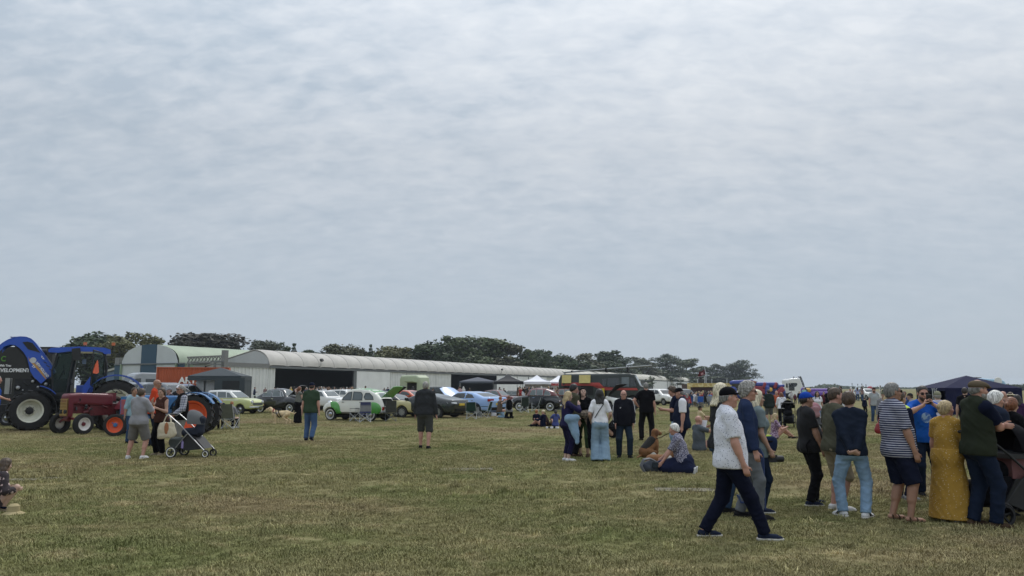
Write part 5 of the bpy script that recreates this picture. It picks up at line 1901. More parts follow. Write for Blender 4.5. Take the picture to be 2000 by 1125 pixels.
# ---- further right
maroon = paint('maroon_paint', (.13, .018, .020))
sal60 = dict(est, prof=[(-2.0, .42), (-2.03, .78), (-1.95, .98), (-1.2, 1.0), (-.9, 1.38), (-.3, 1.47), (.25, 1.42), (.75, .98), (1.6, .93), (1.95, .82), (2.0, .45), (1.9, .30), (-1.9, .30)], paint=maroon, W=1.55,
    windows=[[(-1.0, 1.03), (-.8, 1.36), (-.36, 1.40), (-.36, 1.02)], [(-.28, 1.02), (-.28, 1.40), (.18, 1.38), (.52, 1.02)]], axles=(1.25, -1.2), panels=[('grille', [(-.5, .52), (.5, .52), (.46, .74), (-.46, .74)], 'x', 1, chrome)])
car('maroon 1960s saloon facing right behind the kneeling couple', 972, 796, -26, sal60)
pre = dict(minor, prof=[(-1.85, .44), (-1.84, .72), (-1.62, 1.05), (-1.30, 1.38), (-.75, 1.57), (-.1, 1.62), (.30, 1.56), (.42, 1.48), (.62, 1.10), (1.65, .98), (1.80, .70), (1.80, .40), (1.65, .30), (-1.7, .30)], W=1.42, roofm=maroon, roofz=1.08, wr=.33, belt=1.05, tumble=.24,
     windows=[[(-1.12, 1.12), (-1.02, 1.34), (-.72, 1.47), (-.62, 1.12)], [(-.54, 1.12), (-.54, 1.49), (-.12, 1.51), (-.10, 1.12)], [(-.04, 1.12), (-.04, 1.50), (.26, 1.46), (.42, 1.12)]],
     rear=[[(-.38, 1.2), (.38, 1.2), (.32, 1.42), (-.32, 1.42)]], front=[[(-.5, 1.14), (.5, 1.14), (.44, 1.44), (-.44, 1.44)]], bonnet=None, panels=[('door', [(-.58, .45), (-.58, 1.06), (-.06, 1.06), (-.06, .45)], 'y', 0, black_p), ('door', [(0, .45), (0, 1.06), (.5, 1.06), (.56, .45)], 'y', 0, black_p)], handles=[(-.48, .95), (.1, .95)])
car('black 1940s saloon with maroon roof and whitewall tyres', 1049, 803, 166, pre)
mini = dict(est, prof=[(-1.5, .42), (-1.52, .75), (-1.42, .95), (-1.12, 1.26), (-.6, 1.35), (.1, 1.34), (.45, 1.28), (.75, .92), (1.35, .86), (1.52, .68), (1.5, .35), (-1.42, .32)], W=1.4, wr=.25, axles=(1.05, -1.0), paint=paint('grey_green_paint', (.07, .085, .085)), roofm=mat('grey_roof_paint', (.16, .17, .165), .4), roofz=1.27,
   windows=[[(-1.15, .96), (-.98, 1.22), (-.42, 1.25), (-.42, .95)], [(-.35, .95), (-.35, 1.26), (.3, 1.23), (.55, .95)]], front=[[(-.5, .98), (.5, .98), (.44, 1.24), (-.44, 1.24)]], panels=[], lights=[('head', 1, .48, .66, .09)])
car('small grey two-door car in front of the yellow car', 1010, 789, -20, mini)
car('yellow saloon roof showing between the small grey car and the maroon roof', 1029, 784, 158, dict(sal60, paint=paint('bright_yellow_paint', (.62, .50, .03))), k=1.1)
brown = paint('red_brown_paint', (.16, .045, .028))
car('red-brown vintage saloon behind the blonde woman', 1104, 800, 164, dict(pre, paint=brown, roofm=None))
car('green 1950s saloon behind the black-haired woman in the black top', 1108, 788, -25, dict(sal60, paint=paint('dark_green_car_paint', (.03, .07, .04))))
teal = paint('silver_teal_paint', (.25, .33, .29))
car('silvery green estate with large windows between the two black-haired women', 1157, 797, 162, dict(est, paint=teal))
car('white car with black bonnet raised, left of the bald man in the tracksuit', 1190, 800, -64, dict(mod, paint=white_p, bonnet=(1.0, 1.02, 1.2, 1.5, 45), bonm=black_p))
suv = dict(mod, prof=[(-2.1, .5), (-2.12, 1.0), (-2.0, 1.62), (-1.7, 1.74), (.1, 1.76), (.45, 1.70), (.95, 1.18), (1.9, 1.10), (2.1, .85), (2.1, .45), (-2.0, .42)], W=1.85, belt=1.12, tumble=.2, wr=.37, axles=(1.35, -1.3), paint=paint('black_green_paint', (.018, .026, .024)), glassf=glass_pale,
     windows=[[(-1.85, 1.2), (-1.8, 1.6), (-1.0, 1.64), (-1.0, 1.18)], [(-.92, 1.18), (-.92, 1.64), (-.15, 1.65), (-.15, 1.18)], [(-.08, 1.18), (-.08, 1.65), (.36, 1.6), (.7, 1.18)]], front=[[(-.72, 1.24), (.72, 1.24), (.64, 1.64), (-.64, 1.64)]], rear=[[(-.7, 1.2), (.7, 1.2), (.62, 1.6), (-.62, 1.6)]])
car('black off-road car with pale windscreen behind the raised blue bonnet', 865, 784, -34, suv)
hat = dict(mod, prof=[(-1.95, .45), (-1.98, .85), (-1.9, 1.1), (-1.5, 1.44), (-.9, 1.52), (0, 1.53), (.4, 1.45), (1.05, 1.02), (1.7, .92), (1.95, .68), (1.95, .34), (-1.85, .32)], W=1.75, axles=(1.2, -1.25), wr=.31, paint=white_p,
     windows=[[(-1.5, 1.1), (-1.3, 1.38), (-.9, 1.42), (-.9, 1.06)], [(-.82, 1.05), (-.82, 1.43), (-.1, 1.44), (-.1, 1.04)], [(-.03, 1.04), (-.03, 1.44), (.36, 1.38), (.75, 1.04)]], rear=[[(-.62, 1.12), (.62, 1.12), (.55, 1.4), (-.55, 1.4)]], front=[[(-.64, 1.06), (.64, 1.06), (.55, 1.42), (-.55, 1.42)]])
car('white hatchback facing us right of the man in the black tee', 1291, 791, -58, hat)
car('dark grey hatchback behind the man with the phone', 1322, 789, 118, dict(hat, paint=paint('gunmetal_paint', (.045, .05, .056))))
silver = paint('silver_grey_paint', (.26, .28, .30))
mpv = dict(hat, prof=[(x, z * 1.12) for x, z in hat['prof']], windows=[[(x, z * 1.12) for x, z in w] for w in hat['windows']], front=[[(x, z * 1.12) for x, z in w] for w in hat['front']], rear=[[(x, z * 1.12) for x, z in w] for w in hat['rear']], belt=1.05)
car('silver-grey people carrier in the row behind the orange-topped man', 292, 806, -28, dict(mpv, paint=silver), k=1.16)
car('grey people carrier left of the orange-topped man', 243, 804, -30, dict(mpv, paint=paint('mid_grey_paint', (.13, .14, .15))), k=1.18)
car('grey estate car beside the dark gazebo', 326, 810, -26, dict(mpv, paint=paint('steel_grey_paint', (.085, .095, .11))), k=1.14)
car('blue hatchback half behind the man in the gilet and checked shirt', 358, 800, -30, dict(mpv, paint=paint('mid_blue_paint', (.03, .08, .25))), k=1.12)
car('white saloon far off beside the inflatable slide', 1497, 777, -70, dict(mod, paint=white_p))
car('pale estate car in front of the white lorry cab', 1545, 778, -15, dict(hat, paint=paint('pale_silver_paint', (.42, .44, .45))))
car('white car far off left of the bearded man in grey', 1692, 781, -80, dict(hat, paint=white_p))
# ---- silver panel van
van = dict(mod, name='panel_van', prof=[(-2.9, .5), (-2.92, 2.3), (-2.8, 2.52), (.9, 2.55), (1.35, 2.42), (2.1, 1.55), (2.75, 1.25), (2.95, .9), (2.95, .45), (-2.8, .42)], W=2.0, belt=1.3, tumble=.10, wr=.35, axles=(1.95, -1.75), paint=silver, h=.05,
     windows=[[(.95, 1.5), (.95, 2.05), (1.4, 2.02), (1.85, 1.5)], [(-.3, 1.5), (-.3, 2.0), (.55, 2.0), (.55, 1.5)]], front=[[(-.82, 1.6), (.82, 1.6), (.74, 2.2), (-.74, 2.2)]], rear=[], lights=[('head', 1, .75, 1.0, (.3, .22)), ('tail', -1, .9, 1.1, (.12, .5))], panels=[], mirrors=[(1.7, 1.18, 1.6)], handles=[])
car('silver high-roof panel van left of the orange container', 285, 785, 230, van, 'van', None, 1.32)
# ------------------------------------------------------------------ lettering
def letters(txt, size, m, parent, loc, rot, name='lettering', ext=.006, bold=.0, align='CENTER'):
 cu = bpy.data.curves.new('lettering', 'FONT')
 cu.body = txt
 cu.size = size
 cu.extrude = ext
 cu.offset = bold
 cu.align_x = align
 cu.align_y = 'CENTER'
 cu.resolution_u = 3
 tmp = bpy.data.objects.new('lettering_source', cu)
 me = bpy.data.meshes.new_from_object(tmp)
 bpy.data.objects.remove(tmp)
 bpy.data.curves.remove(cu)
 o = link(name, me, m, parent, loc)
 o.rotation_euler = rot
 return o
def local_of(root, wpos):
 return Matrix.LocRotScale(root.location, root.rotation_euler, None).inverted() @ Vector(wpos)
def place_by(pt, at, yaw):
 """root place so that local point pt stands at ground point at"""
 return Vector(at) - Matrix.Rotation(R(yaw), 3, 'Z') @ Vector((pt[0], pt[1], 0))
def tractor_wheel(r, w, parent, loc, face, rimm, hubm, rimr=.62, lugs=20, steer=0, ribbed=False):
 wh = MB().lathe([(r * rimr, -w * .46), (r * .80, -w * .52), (r * .93, -w * .46), (r * .955, -w * .25), (r * .955, w * .25), (r * .93, w * .46), (r * .80, w * .52), (r * rimr, w * .46)], 'y', 32, closed=True).build('wheel', rubber, parent, True, loc)
 wh.rotation_euler = (0, 0, R(steer))
 mb = MB()
 if ribbed:
  for y in (-.25, 0, .25):
   mb.lathe([(r * .95, (y - .06) * w), (r, (y - .05) * w), (r, (y + .05) * w), (r * .95, (y + .06) * w)], 'y', 28, closed=True)
 else:
  for k in range(lugs):
   for s in (-1, 1):
    a = 2 * math.pi * (k + (.5 if s > 0 else 0)) / lugs
    m = Matrix.Rotation(a, 3, 'Y') @ Matrix.Rotation(R(38) * s, 3, 'Z')
    c = Matrix.Rotation(a, 3, 'Y') @ Vector((0, s * w * .25, r * .955))
    mb.quad_box(c, (r * .085, w * .56, r * .10), m)
 mb.build('tread', rubber, wh)
 y = face * w * .46
 MB().lathe([(.001, y * .15), (r * .26, y * .15), (r * .30, y * .05), (r * rimr * .80, y * .3), (r * rimr * .90, y * .9), (r * rimr * 1.02, y * 1.02), (r * rimr * 1.04, y * .9)], 'y', 32).build('rim', rimm, wh, True)
 MB().lathe([(.001, y * .8), (r * .15, y * .75), (r * .17, y * .2), (r * .19, y * .15)], 'y', 18).build('hub', hubm, wh, True)
 for k in range(8):
  a = k * .785
  MB().tube([(math.sin(a) * r * .22, y * .15, math.cos(a) * r * .22), (math.sin(a) * r * .22, y * .26, math.cos(a) * r * .22)], r * .018, 6).build('wheel_nut', hubm, wh)
 return wh
# ------------------------------------------------------------------ modern blue tractor, bonnet tipped up
tb = paint('tractor_blue', (.009, .075, .46), rough=.3, coat=.4)
tbk = mat('machine_black', (.013, .014, .016), .6, var=.3, vs=6)
cream_rim = mat('cream_rim', (.62, .62, .52), .5)
YB = 208
front_l = Vector((1.45, .92))
TB = thing('tractor', 'large modern blue tractor with tipped-up bonnet and cab behind the small red tractor', 'tractor', place_by(front_l, gp(54, 841), YB), R(YB))
for s in (-1, 1):
 tractor_wheel(.76, .56, TB, (1.45, s * .92, .76), s, cream_rim, tbk, .58, 17, 12)
 tractor_wheel(.98, .62, TB, (-1.5, s * .95, .98), s, cream_rim, tbk, .60, 20)
def tx(px, y=.45):
 """local x of the blue tractor for a photo column, on its near side"""
 f = []
 for lx in (0, 1):
  p = TB.location + Matrix.Rotation(R(YB), 3, 'Z') @ Vector((lx, y, 0))
  f.append(p.x - (px - 1000) / FPX * depth_of(p.y, 2))
 return f[0] / (f[0] - f[1])
def tz(py, y=.45):
 return zat(TB.location.y + y * math.cos(R(YB)), py)
def tpoly(pts, y):
 return [(tx(a, y), tz(b, y)) for a, b in pts]
b_ = MB()
b_.quad_box((1.35, 0, .95), (1.7, .62, .5)).quad_box((.2, 0, 1.0), (3.4, .66, .55)).quad_box((-1.3, 0, 1.0), (1.0, .9, .8))
b_.build('chassis', tbk, TB)
MB().quad_box((1.1, 0, 1.62), (1.9, .62, .74)).build('engine', tbk, TB)
rs = random.Random(3)
gleam = mat('bright_fitting', (.45, .46, .47), .35, .7)
for i in range(16):
 (lambda x, z: MB().tube([(x, .33, z), (x + rs.uniform(-.25, .25), .36, z + rs.uniform(-.2, .2))], rs.uniform(.02, .04), 6))(rs.uniform(.2, 1.9), rs.uniform(1.4, 1.95)).build('engine_pipe', tbk if i % 3 else mat('dull_pipe', (.10, .10, .10), .5, .5), TB, True)
for px, py, w, h in ((36, 757, .16, .20), (64, 745, .12, .14), (90, 750, .14, .14), (75, 756, .10, .05), (98, 752, .04, .2), (46, 762, .06, .08)):
 MB().lathe([(.001, .05), (w * .4, .04), (w * .5, 0), (w * .5, -.06)], 'y', 12).build('engine_fitting', gleam, TB, True, (tx(px), .36, tz(py)))
MB().quad_box((tx(16, .3), .05, tz(754)), (.16, .75, .62)).build('radiator', mat('radiator_grey', (.30, .31, .30), .5, .3), TB)
MB().quad_box((1.95, 0, 1.0), (.35, .8, .5)).quad_box((2.4, 0, .85), (.6, .7, .28)).build('front_weight', tbk, TB)
hood_o = [(81, 749.5), (106, 727), (96, 711), (85, 697), (72, 682), (62, 671), (54, 664.5), (45, 661.5), (33, 661), (22, 662.5), (10, 667), (0, 673), (-8, 680)]
hood_i = [(-6, 690), (3, 680), (14, 676), (24, 677), (33, 682), (42, 690), (50, 701), (55, 716), (58, 726), (66, 737)]
O, I = tpoly(hood_o, .48), tpoly(hood_i, .48)
for s in (-1, 1):
 mb = MB()
 mb.prism(O + I[::-1][::-1] if False else O + I, s * .50 - .02, s * .50 + .02, 'y')
 hs = mb.build('bonnet_side', tb, TB)
mb = MB()
top = [o for o in O[1:]]
for (a, c) in zip(top[:-1], top[1:]):
 mb.sheet([(a[0], -.52, a[1]), (c[0], -.52, c[1]), (c[0], .52, c[1]), (a[0], .52, a[1])], .04)
mb.build('bonnet_top', tb, TB)
MB().prism(tpoly([(20, 676), (36, 672), (52, 688), (56, 705), (60, 722), (54, 722), (44, 697), (30, 684)], .3), -.44, .44, 'y').build('bonnet_lining', tbk, TB)
MB().sheet([(x, .53, z) for x, z in tpoly([(38, 671), (48, 669.5), (58, 672), (70, 685), (75, 690.5), (62, 687), (50, 684)], .5)], .015).build('side_grille', tbk, TB)
for k in range(3):
 q = tpoly([(82 + k * 6, 706 + k * 7), (89 + k * 6, 709.5 + k * 7), (90 + k * 6, 711.5 + k * 7), (83 + k * 6, 708.5 + k * 7)], .5)
 MB().sheet([(x, .53, z) for x, z in q], .015).build('bonnet_vent', tbk, TB)
gold = mat('gold_decal', (.50, .27, .08), .4)
white_d = mat('white_decal', (.80, .80, .80), .5)
MB().sheet([(x, .528, z) for x, z in tpoly([(52, 698), (56, 705), (64, 709), (78, 722), (91, 740), (90, 741.5), (76, 727), (62, 713), (54, 706)], .5)], .012).build('bonnet_stripe', gold, TB)
MB().lathe([(.001, .01), (.11, .01), (.115, 0)], 'y', 18).build('badge', mat('silver_badge', (.55, .56, .57), .35, .3), TB, False, (tx(62), .535, tz(705)))
def on_slope(txt, p0, p1, size, m, y=.54):
 """lettering on the near bonnet side, running from one photo point to another"""
 a, b = tpoly([p0, p1], .5)
 ang = math.atan2(b[1] - a[1], -(b[0] - a[0]))
 o = letters(txt, size, m, TB, ((a[0] + b[0]) / 2, y, (a[1] + b[1]) / 2), (0, 0, 0), bold=.004)
 M_ = Matrix.Translation(((a[0] + b[0]) / 2, y, (a[1] + b[1]) / 2)) @ Matrix(((-math.cos(ang), math.sin(ang), 0, 0), (0, 0, 1, 0), (math.sin(ang), math.cos(ang), 0, 0), (0, 0, 0, 1)))
 Ld = max(v.co.x for v in o.data.vertices) - min(v.co.x for v in o.data.vertices)
 want = math.hypot(b[0] - a[0], b[1] - a[1])
 o.matrix_basis = M_ @ Matrix.Diagonal((want / Ld, 1, 1, 1))
 return o
on_slope('NEW HOLLAND', (68.5, 709), (93.5, 736.5), .135, white_d)
on_slope('T7', (61, 714.5), (66, 720), .10, white_d)
on_slope('T7', (76.5, 696), (83, 703.5), .06, white_d)
MB().quad_box((tx(26), .0, tz(661) + .02), (.5, .5, .02), (0, R(4), 0)).build('bonnet_sticker', mat('pale_sticker', (.7, .72, .72), .5, kind='print', col2=(.15, .16, .17), p=(12, .6)), TB)
MB().lathe([(.001, .1), (.14, .08), (.16, -.1), (.001, -.12)], 'x', 14).build('exhaust_intake', tbk, TB, True, (tx(79), -.3, tz(688)))
def arc_guard(cx, cz, r, a0, a1, y0, y1, name, m):
 mb = MB()
 n = 12
 pr = []
 for i in range(n + 1):
  a = R(a0 + (a1 - a0) * i / n)
  pr.append((cx + r * math.cos(a), cz + r * math.sin(a)))
 for i in range(n):
  (x0, z0), (x1, z1) = pr[i], pr[i + 1]
  mb.sheet([(x0, y0, z0), (x1, y0, z1), (x1, y1, z1), (x0, y1, z0)], .03)
 return mb.build(name, m, TB, True)
for s in (-1, 1):
 a, c = sorted((s * .66, s * 1.2))
 arc_guard(1.38, .76, .86, 95, 190, a, c, 'mudguard', tbk)
 a, c = sorted((s * .62, s * 1.02))
 arc_guard(1.32, .80, .93, 100, 140, a, c, 'mudguard_panel', tb)
 a, c = sorted((s * .60, s * 1.28))
 arc_guard(-1.5, 1.0, 1.16, 20, 150, a, c, 'rear_mudguard', tb)
MB().quad_box((-.35, .0, 1.55), (.6, .5, .4)).build('transmission_cover', tb, TB)
cabx0, cabx1 = tx(98, .8), tx(206, .8)        # front, rear
zt, zb = tz(686, .8), tz(768, .8)
roofp = [(tx(213, .8), tz(690, .8)), (tx(212, .8), tz(682, .8)), (tx(200, .8), tz(678, .8)), (tx(150, .8), tz(677, .8)), (tx(96, .8), tz(680.5, .8)), (tx(90, .8), tz(684, .8)), (tx(91, .8), tz(689, .8)), (tx(110, .8), tz(690, .8)), (tx(130, .8), tz(687, .8)), (tx(180, .8), tz(686.5, .8)), (tx(203, .8), tz(691, .8))]
MB().prism(roofp, -.92, .92, 'y').build('cab_roof', tb, TB)
pil = mat('cab_frame_black', (.016, .017, .019), .45)
for s in (-1, 1):
 y = s * .80
 MB().tube([(tx(106, .8), y, zb), (tx(100, .8), y * .95, tz(725)), (tx(110, .8), y * .92, zt)], .035, 6).build('front_pillar', pil, TB)
 MB().tube([(tx(132, .8), y, zb), (tx(137, .8), y, tz(725)), (tx(142, .8), y * .97, zt)], .05, 6).build('middle_pillar', pil, TB)
 MB().tube([(tx(206, .8), y, tz(735)), (tx(207, .8), y, tz(715)), (tx(200, .8), y * .97, zt)], .05, 6).build('rear_pillar', pil, TB)
 MB().quad_box(((cabx0 + cabx1) / 2, y, zb - .03), (abs(cabx1 - cabx0), .08, .12)).build('cab_sill', pil, TB)
 MB().sheet([(tx(108, .8), y, zb), (tx(102, .8), y * .96, tz(725)), (tx(111, .8), y * .94, zt), (tx(140, .8), y * .97, zt), (tx(136, .8), y, tz(725)), (tx(131, .8), y, zb)], .012).build('side_window', clear_glass('tinted_pane', (.72, .82, .79), .13), TB)
MB().sheet([(cabx0, -.74, zb + .3), (cabx0, .74, zb + .3), (tx(108), .72, zt), (tx(108), -.72, zt)], .012).build('windscreen', clear_glass('tinted_pane'), TB)
MB().sheet([(cabx1, -.74, tz(735)), (cabx1, .74, tz(735)), (tx(202), .72, zt), (tx(202), -.72, zt)], .012).build('rear_window', clear_glass('tinted_pane'), TB)
MB().quad_box(((cabx0 + cabx1) / 2, 0, zb - .1), (abs(cabx1 - cabx0), 1.5, .2)).quad_box((tx(120), 0, zb + .25), (.5, 1.0, .6)).build('cab_floor', tbk, TB)
MB().quad_box((tx(172, .2), 0, tz(748)), (.5, .5, .16)).quad_box((tx(186, .2), 0, tz(728)), (.16, .5, .75), (0, R(-8), 0)).build('driver_seat', mat('seat_dark', (.02, .021, .024), .8), TB)
stw = MB()
cst = Vector((tx(124, .1), 0, tz(722)))
stw.tube([cst + Vector((.08 * math.sin(a) * .4, .19 * math.cos(a), .19 * math.sin(a))) for a in np.linspace(0, 6.283, 17)], .018, 6)
stw.tube([cst, cst + Vector((.2, 0, -.5))], .035, 6)
stw.build('steering_wheel', tbk, TB, True)
MB().quad_box((tx(162, .3), .35, tz(706)), (.14, .05, .20)).build('cab_monitor', mat('pale_screen', (.22, .30, .45), .3), TB)
MB().quad_box((tx(146, .95), 1.02, tz(693)), (.30, .10, .48), (0, R(8), 0)).build('wing_mirror', pil, TB, True)
MB().tube([(tx(138, .9), .8, tz(700)), (tx(146, .95), 1.0, tz(696))], .02, 6).build('mirror_arm', pil, TB)
dz = lambda p: tz(p, 1.2)
hx, hx2 = tx(202, 1.0), tx(179, 1.5)
door = [(hx2, 1.62, dz(684)), (hx2, 1.60, dz(720)), (hx2 + .02, 1.55, dz(752)), (tx(186, 1.4), 1.4, dz(757)), (hx, .84, dz(733)), (hx, .84, dz(695)), (tx(197, 1), .95, dz(688))]
do = MB().sheet(door, .015).build('door', clear_glass('tinted_pane'), TB)
MB().tube([Vector(p) for p in door + door[:1]], .025, 6).build('door_frame', pil, do)
MB().sheet([(tx(181, 1.5), 1.60, dz(729)), (tx(181, 1.5), 1.60, dz(725)), (tx(184, 1.4), 1.46, dz(712)), (tx(188, 1.4), 1.38, dz(703)), (tx(190, 1.3), 1.28, dz(712)), (tx(192, 1.3), 1.24, dz(727)), (tx(188, 1.4), 1.38, dz(730))], .02).build('orange_sticker', mat('orange_sticker', (.62, .10, .03), .5), do)
MB().prism(tpoly([(162, 767), (163, 755), (176, 735), (178, 742), (176, 764), (168, 768)], .9), .82, .9, 'y').build('cab_corner_panel', tb, TB)
for k in range(3):
 MB().quad_box((tx(122, .9), .98, .5 + k * .33), (.5, .3, .05)).build('cab_step', tbk, TB)
MB().quad_box((tx(150, .8), .55, .95), (1.1, .6, .65)).build('fuel_tank', tbk, TB, True)
for px, py, dy in ((161.5, 671, .3), (217, 670.5, .75)):
 MB().quad_box((tx(px, dy), dy, tz(py, dy)), (.13, .13, .12)).build('beacon', mat('beacon_orange', (.55, .15, .06), .3), TB, True)
 MB().tube([(tx(px, dy), dy, tz(py + 3, dy)), (tx(px if px < 200 else 215, dy), dy, tz(py + 9, dy)), (tx(px if px < 200 else 206, dy), dy, tz(py + (10 if px < 200 else 20), dy))], .02, 6).build('beacon_stalk', pil, TB)
for s in (-1, 1):
 MB().quad_box((tx(108, .8), s * .6, tz(692)), (.12, .22, .12)).build('work_light', gleam, TB)
tl = thing('trailer', 'black sign-written box trailer behind the raised blue bonnet', 'trailer', wp(14, 34.5), R(2))
tzz = lambda py: zat(33.4, py)
MB().quad_box((0, 0, (tzz(677) + .5) / 2), (4.6, 2.0, tzz(677) - .5)).build('trailer_body', mat('trailer_black', (.015, .015, .016), .45), tl, True)
for x in (-.6, .6):
 wheel('hub', .34, .2, tl, (x, -1.0, .34), -1)
letters('DEVELOPMENT', .225, white_d, tl, (.62, -1.02, tzz(723.5)), (math.pi / 2, 0, 0), bold=.006)
letters('With Trac', .13, white_d, tl, (.30, -1.02, tzz(714)), (math.pi / 2, 0, 0), bold=.004)
letters('C', .32, mat('green_sign_paint', (.10, .28, .04), .5), tl, (.22, -1.02, tzz(701)), (math.pi / 2, 0, 0), bold=.004)
# ------------------------------------------------------------------ small red tractor
red_t = paint('old_tractor_red', (.125, .012, .020), rough=.4, coat=.2)
YR = 243
TR = thing('vintage_tractor', 'small dark red vintage tractor with wire grille and white front wheels', 'tractor', place_by((1.08, .66), gp(161, 849), YR), R(YR), 'vintage tractors')
for s in (-1, 1):
 tractor_wheel(.37, .17, TR, (1.08, s * .66, .37), s, mat('white_rim', (.66, .64, .62), .5), red_t, .60, ribbed=True)
 tractor_wheel(.62, .32, TR, (-.85, s * .68, .62), s, mat('white_rim'), red_t, .62, 18)
F = hull_field([(-.35, .95), (-.35, 1.42), (.9, 1.46), (1.36, 1.43), (1.42, 1.36), (1.42, 1.08), (1.30, 1.05)], .52, .03, k=.09, nose=(.3, .02), tail=(.3, .0), belt=3, tuck=0)
link('bonnet', F.mesh('bonnet'), red_t, TR)
MB().quad_box((1.30, 0, .93), (.16, .5, .62)).build('radiator_shell', red_t, TR, True)
gr = MB().quad_box((1.395, 0, .96), (.03, .40, .62)).build('grille', mat('grille_tan', (.17, .10, .035), .6), TR)
for i in range(6):
 MB().quad_box((1.42, -.16 + i * .064, .96), (.02, .018, .60)).build('grille_bar', mat('grille_gold', (.42, .28, .10), .5), gr)
for i in range(6):
 MB().quad_box((1.425, 0, .70 + i * .105), (.02, .38, .014)).build('grille_bar', mat('grille_gold'), gr)
for s in (-1, 1):
 MB().lathe([(.001, .03), (.07, .02), (.08, -.02)], 'x', 12).build('headlight', tbk, gr, True, (1.425, s * .12, .80))
MB().quad_box((.75, 0, .90), (.8, .30, .34)).quad_box((-.2, 0, .85), (1.5, .36, .42)).quad_box((-.85, 0, .75), (.5, .8, .34)).build('engine', mat('engine_red', (.10, .012, .016), .5, var=.35, vs=14), TR, True)
for i in range(10):
 (lambda x, z: MB().tube([(x, .2, z), (x + rs.uniform(-.2, .2), .24, z + rs.uniform(-.12, .12))], rs.uniform(.02, .045), 6))(rs.uniform(.0, 1.1), rs.uniform(.75, 1.15)).build('engine_pipe', mat('engine_red') if i % 2 else tbk, TR, True)
MB().tube([(1.25, -.12, .55), (1.25, .12, .55)], .09, 8).tube([(1.08, -.66, .42), (1.2, -.2, .56), (1.2, .2, .56), (1.08, .66, .42)], .045, 7).build('front_axle', red_t, TR, True)
MB().tube([(-.4, .1, 1.05), (-.95, .1, 1.0)], .03, 6).quad_box((-1.0, 0, 1.08), (.42, .46, .08)).quad_box((-1.2, 0, 1.24), (.08, .44, .3)).build('seat', mat('white_seat', (.55, .55, .52), .5), TR, True)
stw = MB()
for a0 in (0,):
 c = Vector((-.62, 0, 1.52))
 stw.tube([c + Vector((.20 * math.cos(a) * .85, .20 * math.sin(a), .1 * math.cos(a))) for a in np.linspace(0, 6.283, 17)], .014, 6)
 stw.tube([c, (-.35, 0, 1.25)], .02, 6)
stw.build('steering_wheel', tbk, TR, True)
for s in (-1, 1):
 mb = MB()
 for i in range(9):
  a0, a1 = R(20 + i * 14), R(34 + i * 14)
  mb.sheet([(-.85 + .70 * math.cos(a0), s * .5, .62 + .70 * math.sin(a0)), (-.85 + .70 * math.cos(a1), s * .5, .62 + .70 * math.sin(a1)), (-.85 + .70 * math.cos(a1), s * .86, .62 + .70 * math.sin(a1)), (-.85 + .70 * math.cos(a0), s * .86, .62 + .70 * math.sin(a0))], .02)
 mb.build('mudguard', red_t, TR, True)
MB().quad_box((-.30, 0, 1.30), (.3, .42, .3)).build('dashboard', red_t, TR, True)
# ------------------------------------------------------------------ blue vintage tractor with orange wheels
ford_b = paint('old_tractor_blue', (.035, .14, .33), rough=.45, coat=.15)
ford_o = paint('old_tractor_orange', (.60, .075, .016), rough=.45, coat=.15)
YF = 191
TF = thing('vintage_tractor', 'blue vintage tractor with orange wheels and orange grille behind the woman in grey', 'tractor', place_by((1.25, .62), gp(224, 852), YF), R(YF), 'vintage tractors')
for s in (-1, 1):
 tractor_wheel(.38, .18, TF, (1.25, s * .62, .38), s, ford_o, ford_b, .68, ribbed=True)
 tractor_wheel(.70, .36, TF, (-1.25, s * .72, .70), s, ford_o, ford_b, .70, 18)
F = hull_field([(-.55, .95), (-.55, 1.36), (.6, 1.38), (1.05, 1.36), (1.18, 1.24), (1.18, .98)], .58, .03, k=.09, nose=(.3, .02), tail=(.3, .0), belt=3, tuck=0)
link('bonnet', F.mesh('bonnet'), ford_b, TF)
MB().quad_box((1.12, 0, 1.0), (.20, .66, .68)).build('radiator_shell', ford_b, TF, True)
MB().quad_box((1.225, 0, .98), (.02, .46, .52)).build('grille', ford_o, TF)
for s in (-1, 1):
 g_ = MB().quad_box((1.12, s * .335, .98), (.15, .02, .5)).build('grille_side', ford_o, TF)
 for k in range(5):
  MB().quad_box((1.06 + k * .03, s * .348, .98), (.008, .01, .46)).build('grille_bar', ford_b, g_)
MB().quad_box((.35, 0, .82), (1.4, .4, .5)).quad_box((-.7, 0, .75), (1.4, .5, .5)).build('engine', mat('engine_blue', (.03, .09, .2), .5, var=.3, vs=12), TF, True)
MB().tube([(1.36, -.62, .42), (1.2, -.2, .6), (1.2, .2, .6), (1.36, .62, .42)], .05, 7).build('front_axle', ford_b, TF, True)
for s in (-1, 1):
 mb = MB()
 for i in range(9):
  a0, a1 = R(15 + i * 15), R(30 + i * 15)
  mb.sheet([(-1.25 + .78 * math.cos(a0), s * .5, .7 + .78 * math.sin(a0)), (-1.25 + .78 * math.cos(a1), s * .5, .7 + .78 * math.sin(a1)), (-1.25 + .78 * math.cos(a1), s * .92, .7 + .78 * math.sin(a1)), (-1.25 + .78 * math.cos(a0), s * .92, .7 + .78 * math.sin(a0))], .02)
 mb.build('mudguard', ford_b, TF, True)
MB().quad_box((-1.45, 0, 1.1), (.42, .46, .08)).quad_box((-1.66, 0, 1.25), (.08, .42, .26)).build('seat', ford_b, TF, True)
stw = MB()
c = Vector((-.95, 0, 1.5))
stw.tube([c + Vector((.2 * math.cos(a) * .85, .2 * math.sin(a), .1 * math.cos(a))) for a in np.linspace(0, 6.283, 17)], .014, 6)
stw.tube([c, (-.6, 0, 1.2)], .02, 6)
stw.build('steering_wheel', tbk, TF, True)
